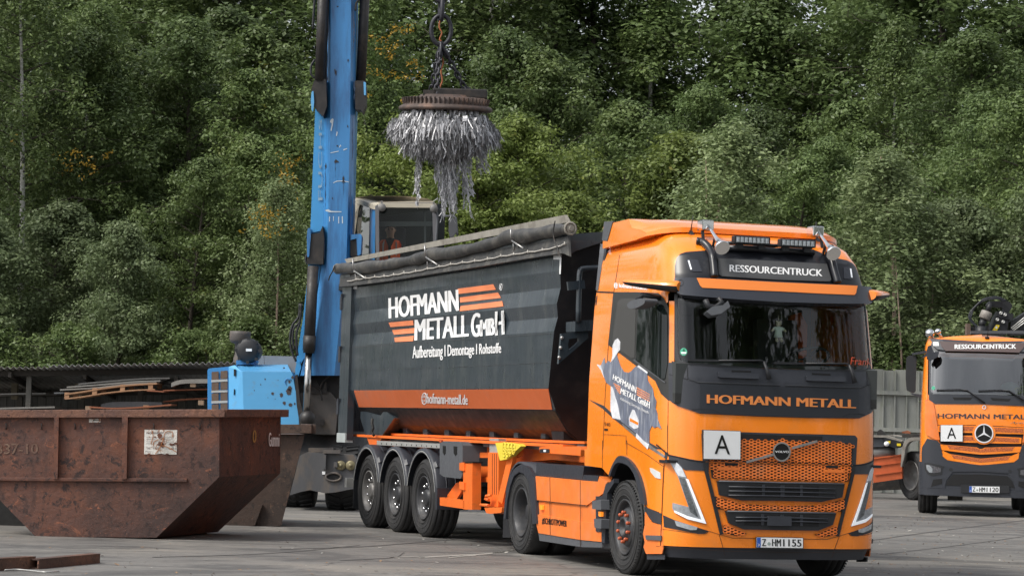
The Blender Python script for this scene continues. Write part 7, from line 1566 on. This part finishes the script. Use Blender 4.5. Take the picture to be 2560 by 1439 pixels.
PR={'dark1':proto(1,17,3.3,.16,'dark',M_bark,34000,.16,'round',.4,.2,52,.72),'dark2':proto(2,19,3.0,.12,'mid',M_birch,34000,.15,'egg',1.2,.16,52,.66),
 'mid1':proto(3,13,2.9,.08,'mid',M_bark,34000,.14,'round',.6,.15,48,.62),'grey1':proto(4,8.5,2.7,.05,'grey',M_bark,34000,.12,'bush',.6,.1,42,.55),'grey2':proto(5,9.5,2.3,.08,'pale',M_thin,24000,.10,'cone',1.4,.05,44,.42),
 'lime1':proto(6,10.5,2.9,.06,'lime',M_bark,34000,.125,'round',.3,.11,46,.55),'lime2':proto(7,8.5,2.8,.05,'lime',M_bark,32000,.12,'bush',.3,.1,40,.55),'bush':proto(8,4.2,2.1,.02,'mid',M_bark,12000,.11,'bush',.5,.05,24,.5),'birch':proto(9,15.5,2.5,.22,'mid',M_birch,28000,.125,'egg',1.6,.12,46,.5)}
rr=random.Random(77)
def tree(x,Y,kind,H,label,group,name='tree',rz=None,wide=1):
    td,cd=PR[kind]; h0={'dark1':17,'dark2':19,'mid1':13,'grey1':8.5,'grey2':9.5,'lime1':10.5,'lime2':8.5,'bush':4.2,'birch':15.5}[kind]; s=H/h0
    e=empty(name,((x-1280)/6044*Y,Y,0),rr.uniform(0,6.28) if rz is None else rz,label,'tree' if name!='bush' else 'bush',group); sx=s*wide*rr.uniform(.92,1.1); e.scale=(sx,sx,s)
    for nm,d in (('trunk',td),('crown',cd)): o=bpy.data.objects.new(nm,d); COL.objects.link(o); o.parent=e
    return e
TPH=[(-110,'cut by the left picture edge'),(50,'behind the leftmost white birch'),(200,'over the left part of the rusty skip'),(350,'over the middle of the shed roof'),(500,'over the right end of the shed roof'),(650,'over the air filter of the blue machine'),(790,'hidden mostly by the blue boom'),(930,'just right of the blue boom'),(1080,'behind the suspension ring and chains'),(1230,'right beside the hanging scrap'),(1380,'over the front end of the trailer'),(1530,'over the gap between trailer and orange cab'),(1680,'over the left edge of the orange cab roof'),(1830,'over the left roof light bar'),(1980,'over the right roof light bar'),(2130,'over the right side of the orange cab'),(2280,'over the panel fence'),(2430,'over the hoses of the loading crane'),(2580,'at the right picture edge'),(2740,'cut by the right picture edge')]
ph=lambda x: min(TPH,key=lambda q:abs(q[0]-x))[1]
SEEN={}
def uq(a,b):
    n=SEEN.get(a+b,0); SEEN[a+b]=n+1
    return ('','right-hand ','furthest right ')[min(n,2)]+a+b
back='tall trees in the back rows of the wood'; midg='trees in the middle rows of the wood'
for i,x in enumerate(range(-160,2800,150)): tree(x+rr.uniform(-40,40),rr.uniform(104,114),'dark1' if i%3 else 'dark2',rr.uniform(22,26) if not (980<x<1100 or 1500<x<1580) else 15.5,uq('tall back row tree ',ph(x)),back,wide=1.3)
for i,x in enumerate(range(-100,2720,165)): 
    lab=('dark green broadleaf tree in the middle of the wood','tree'); k=('dark1','mid1','dark2','dark1')[i%4]
    tree(x+rr.uniform(-40,40),rr.uniform(88,97),k,rr.uniform(14.5,19) if not(1480<x<1600 or 980<x<1100) else 11,uq('middle row broadleaf tree ',ph(x)),midg)
for i,x in enumerate(range(-60,2680,190)):
    if x<900 or x>1900: tree(x+rr.uniform(-50,50),rr.uniform(79,85),('mid1','dark1')[i%2],rr.uniform(11,15.5),uq('dense second row tree ',ph(x)),'trees just behind the front bushes')
# individual front trees, left to right
tree(48,77,'birch',17.0,'white trunked birch at the far left edge of the wood','',name='birch_tree',rz=1.0)
tree(185,80,'birch',15.5,'white trunked birch, second from the left edge','',name='birch_tree',rz=4.0)
tree(893,80,'birch',17,'white trunked birch just right of the blue boom','',name='birch_tree',rz=2.2)
for x,Y,k,H,l_ in ((-40,71,'grey1',7.4,'grey green bushy tree cut by the left picture edge'),(130,73,'grey1',8.0,'grey green bushy tree over the left end of the shed'),(300,70,'grey1',7.2,'grey green bushy tree over the middle of the shed'),(470,73,'mid1',9.5,'dark rounded tree left of the air filter of the handler'),(620,74,'mid1',10.5,'dark rounded tree straight above the air filter'),(690,70,'grey2',8.6,'slender pale willow just left of the blue boom'),
  (1010,76,'lime1',11.8,'yellow green tree behind the lifting magnet'),(1170,73,'lime1',9.8,'yellow green tree right of the hanging scrap'),(1300,75,'lime1',11.3,'tall yellow green tree above the front of the trailer'),(1420,72,'lime2',8.6,'low yellow green tree above the trailer end'),(1560,78,'mid1',12.5,'mid green tree behind the slender birch over the orange cab'),(1690,76,'lime2',11.0,'yellow green crown left of centre over the orange cab'),
  (1960,77,'mid1',10.5,'dark rounded tree right of the slender birch'),(2420,72,'grey1',8.8,'dense leafy tree above the parked truck'),(2560,75,'mid1',12.5,'large leafy tree at the right picture edge'),(2650,71,'grey1',9.5,'leafy tree cut by the right picture edge')):
    tree(x,Y,k,H,l_,'')
tree(1765,68.6,'grey2',10.4,'slender pale young birch rising behind the orange cab roof','',name='birch_tree',wide=1.3)
tree(2235,68.2,'grey2',9.8,'slender pale birch with thin light trunk right of the orange cab','',name='birch_tree',wide=1.5); tree(2100,70,'grey1',7.4,'pale leafy bush between the orange cab and the slender birch',''); tree(2330,70.5,'grey2',8.4,'pale birch left of the crane hoses','',name='birch_tree',wide=1.2)
# bare light stems showing in front of two crowns
for x0,y0,x1,y1,Y,r_,lab in ((2262,925,2238,640,67.6,.045,'thin pale bare stem in front of the slender birch'),(1762,560,1765,400,68.0,.035,'thin reddish bare stem behind the orange cab roof')):
    a,b=W((x0,y0+200),Y),W((x1,y1),Y); m_=MB(); m_.tube([Vector((a.x,a.y,0)),a*.5+b*.5+Vector((.04,0,0)),b],[r_,r_*.7,r_*.3],7); c=Vector((a.x,a.y,0)); o=m_.build('sapling_stem',M_thin); o.data.transform(Matrix.Translation(-c)); o.location=c; setp(o,lab,'tree stem')
for i,x in enumerate(list(range(-80,900,120))+list(range(900,2700,150))): tree(x+rr.uniform(-30,30),rr.uniform(68,71),'bush',rr.uniform(3.2,4.6),uq('low bush ',ph(x)),'bushes at the foot of the wood',name='bush')
# autumn sprays
def spray(x,y,Y,rx,rz_,n,lab):
    rng=np.random.default_rng(int(x)); V=[]; c=W((x,y),Y); 
    for k in range(26): leaves(rng,np.array([rng.normal()*rx,rng.normal()*.3,rng.normal()*rz_]),(.22,.2,.2),max(4,n//26),.095,.4,V)
    me=mkcrown('autumn_spray',V,LM_['yellow']); o=bpy.data.objects.new('autumn_spray',me); COL.objects.link(o); o.location=c; setp(o,lab,'foliage',None,'stuff')
spray(715,435,72,.22,.35,170,'yellow autumn leaves left of the blue boom, upper spray'); spray(672,555,69,.32,.25,200,'orange autumn leaves left of the blue boom, lower spray'); spray(1000,150,75.2,.9,.6,420,'yellow autumn leaves behind the suspension ring'); spray(180,415,76,.7,.3,200,'yellowing leaves between the two left birches')
# wood behind the photographer, seen only in the windscreens
rng=np.random.default_rng(5); V=[]
for (x,y) in [(8+i*5.2+rng.normal(),-22+i*2.6+rng.normal()*2) for i in range(11)]+[(6+i*6+rng.normal(),-32+i*3) for i in range(9)]:
    H=rng.uniform(24,36)
    for k in range(34): h=rng.random(); leaves(rng,np.array([x,y,2+H*h])+rng.normal(size=3)*np.array([2.4,2.4,.6])*(1.1-.8*h),(1.6,1.6,1.4),100,.6,.3,V)
for i in range(16):
    x,y=-22-i*2.2+rng.normal(),70-i*1.2+rng.normal()*2; H=rng.uniform(14,19)
    for k in range(26): h=rng.random(); leaves(rng,np.array([x,y,1+H*h])+rng.normal(size=3)*np.array([2.2,2.2,.6])*(1.1-.8*h),(1.4,1.4,1.0),60,.5,.3,V)
V2=[]
for i in range(30):
    x,y=-46+i*3.2+rng.normal(),122+rng.normal()*2; H=rng.uniform(30,34) if not(abs(x+5.2)<1.8 or abs(x-5.2)<1.4) else 18
    for k in range(48): h=rng.random(); leaves(rng,np.array([x,y,1+H*h])+rng.normal(size=3)*np.array([1.9,1.5,.6]),(1.7,1.5,1.5),120,.46,.3,V2)
me=mkcrown('far_wood',V2,LM_['dark']); o=bpy.data.objects.new('far_wood',me); COL.objects.link(o); setp(o,'far green mass of the wood closing the gaps between the trees','wood',None,'stuff')
me=mkcrown('wood_across_the_yard',V,LM_['dark']); o=bpy.data.objects.new('wood_across_the_yard',me); COL.objects.link(o); setp(o,'dark wood across the yard mirrored in the windscreens','wood',None,'stuff')
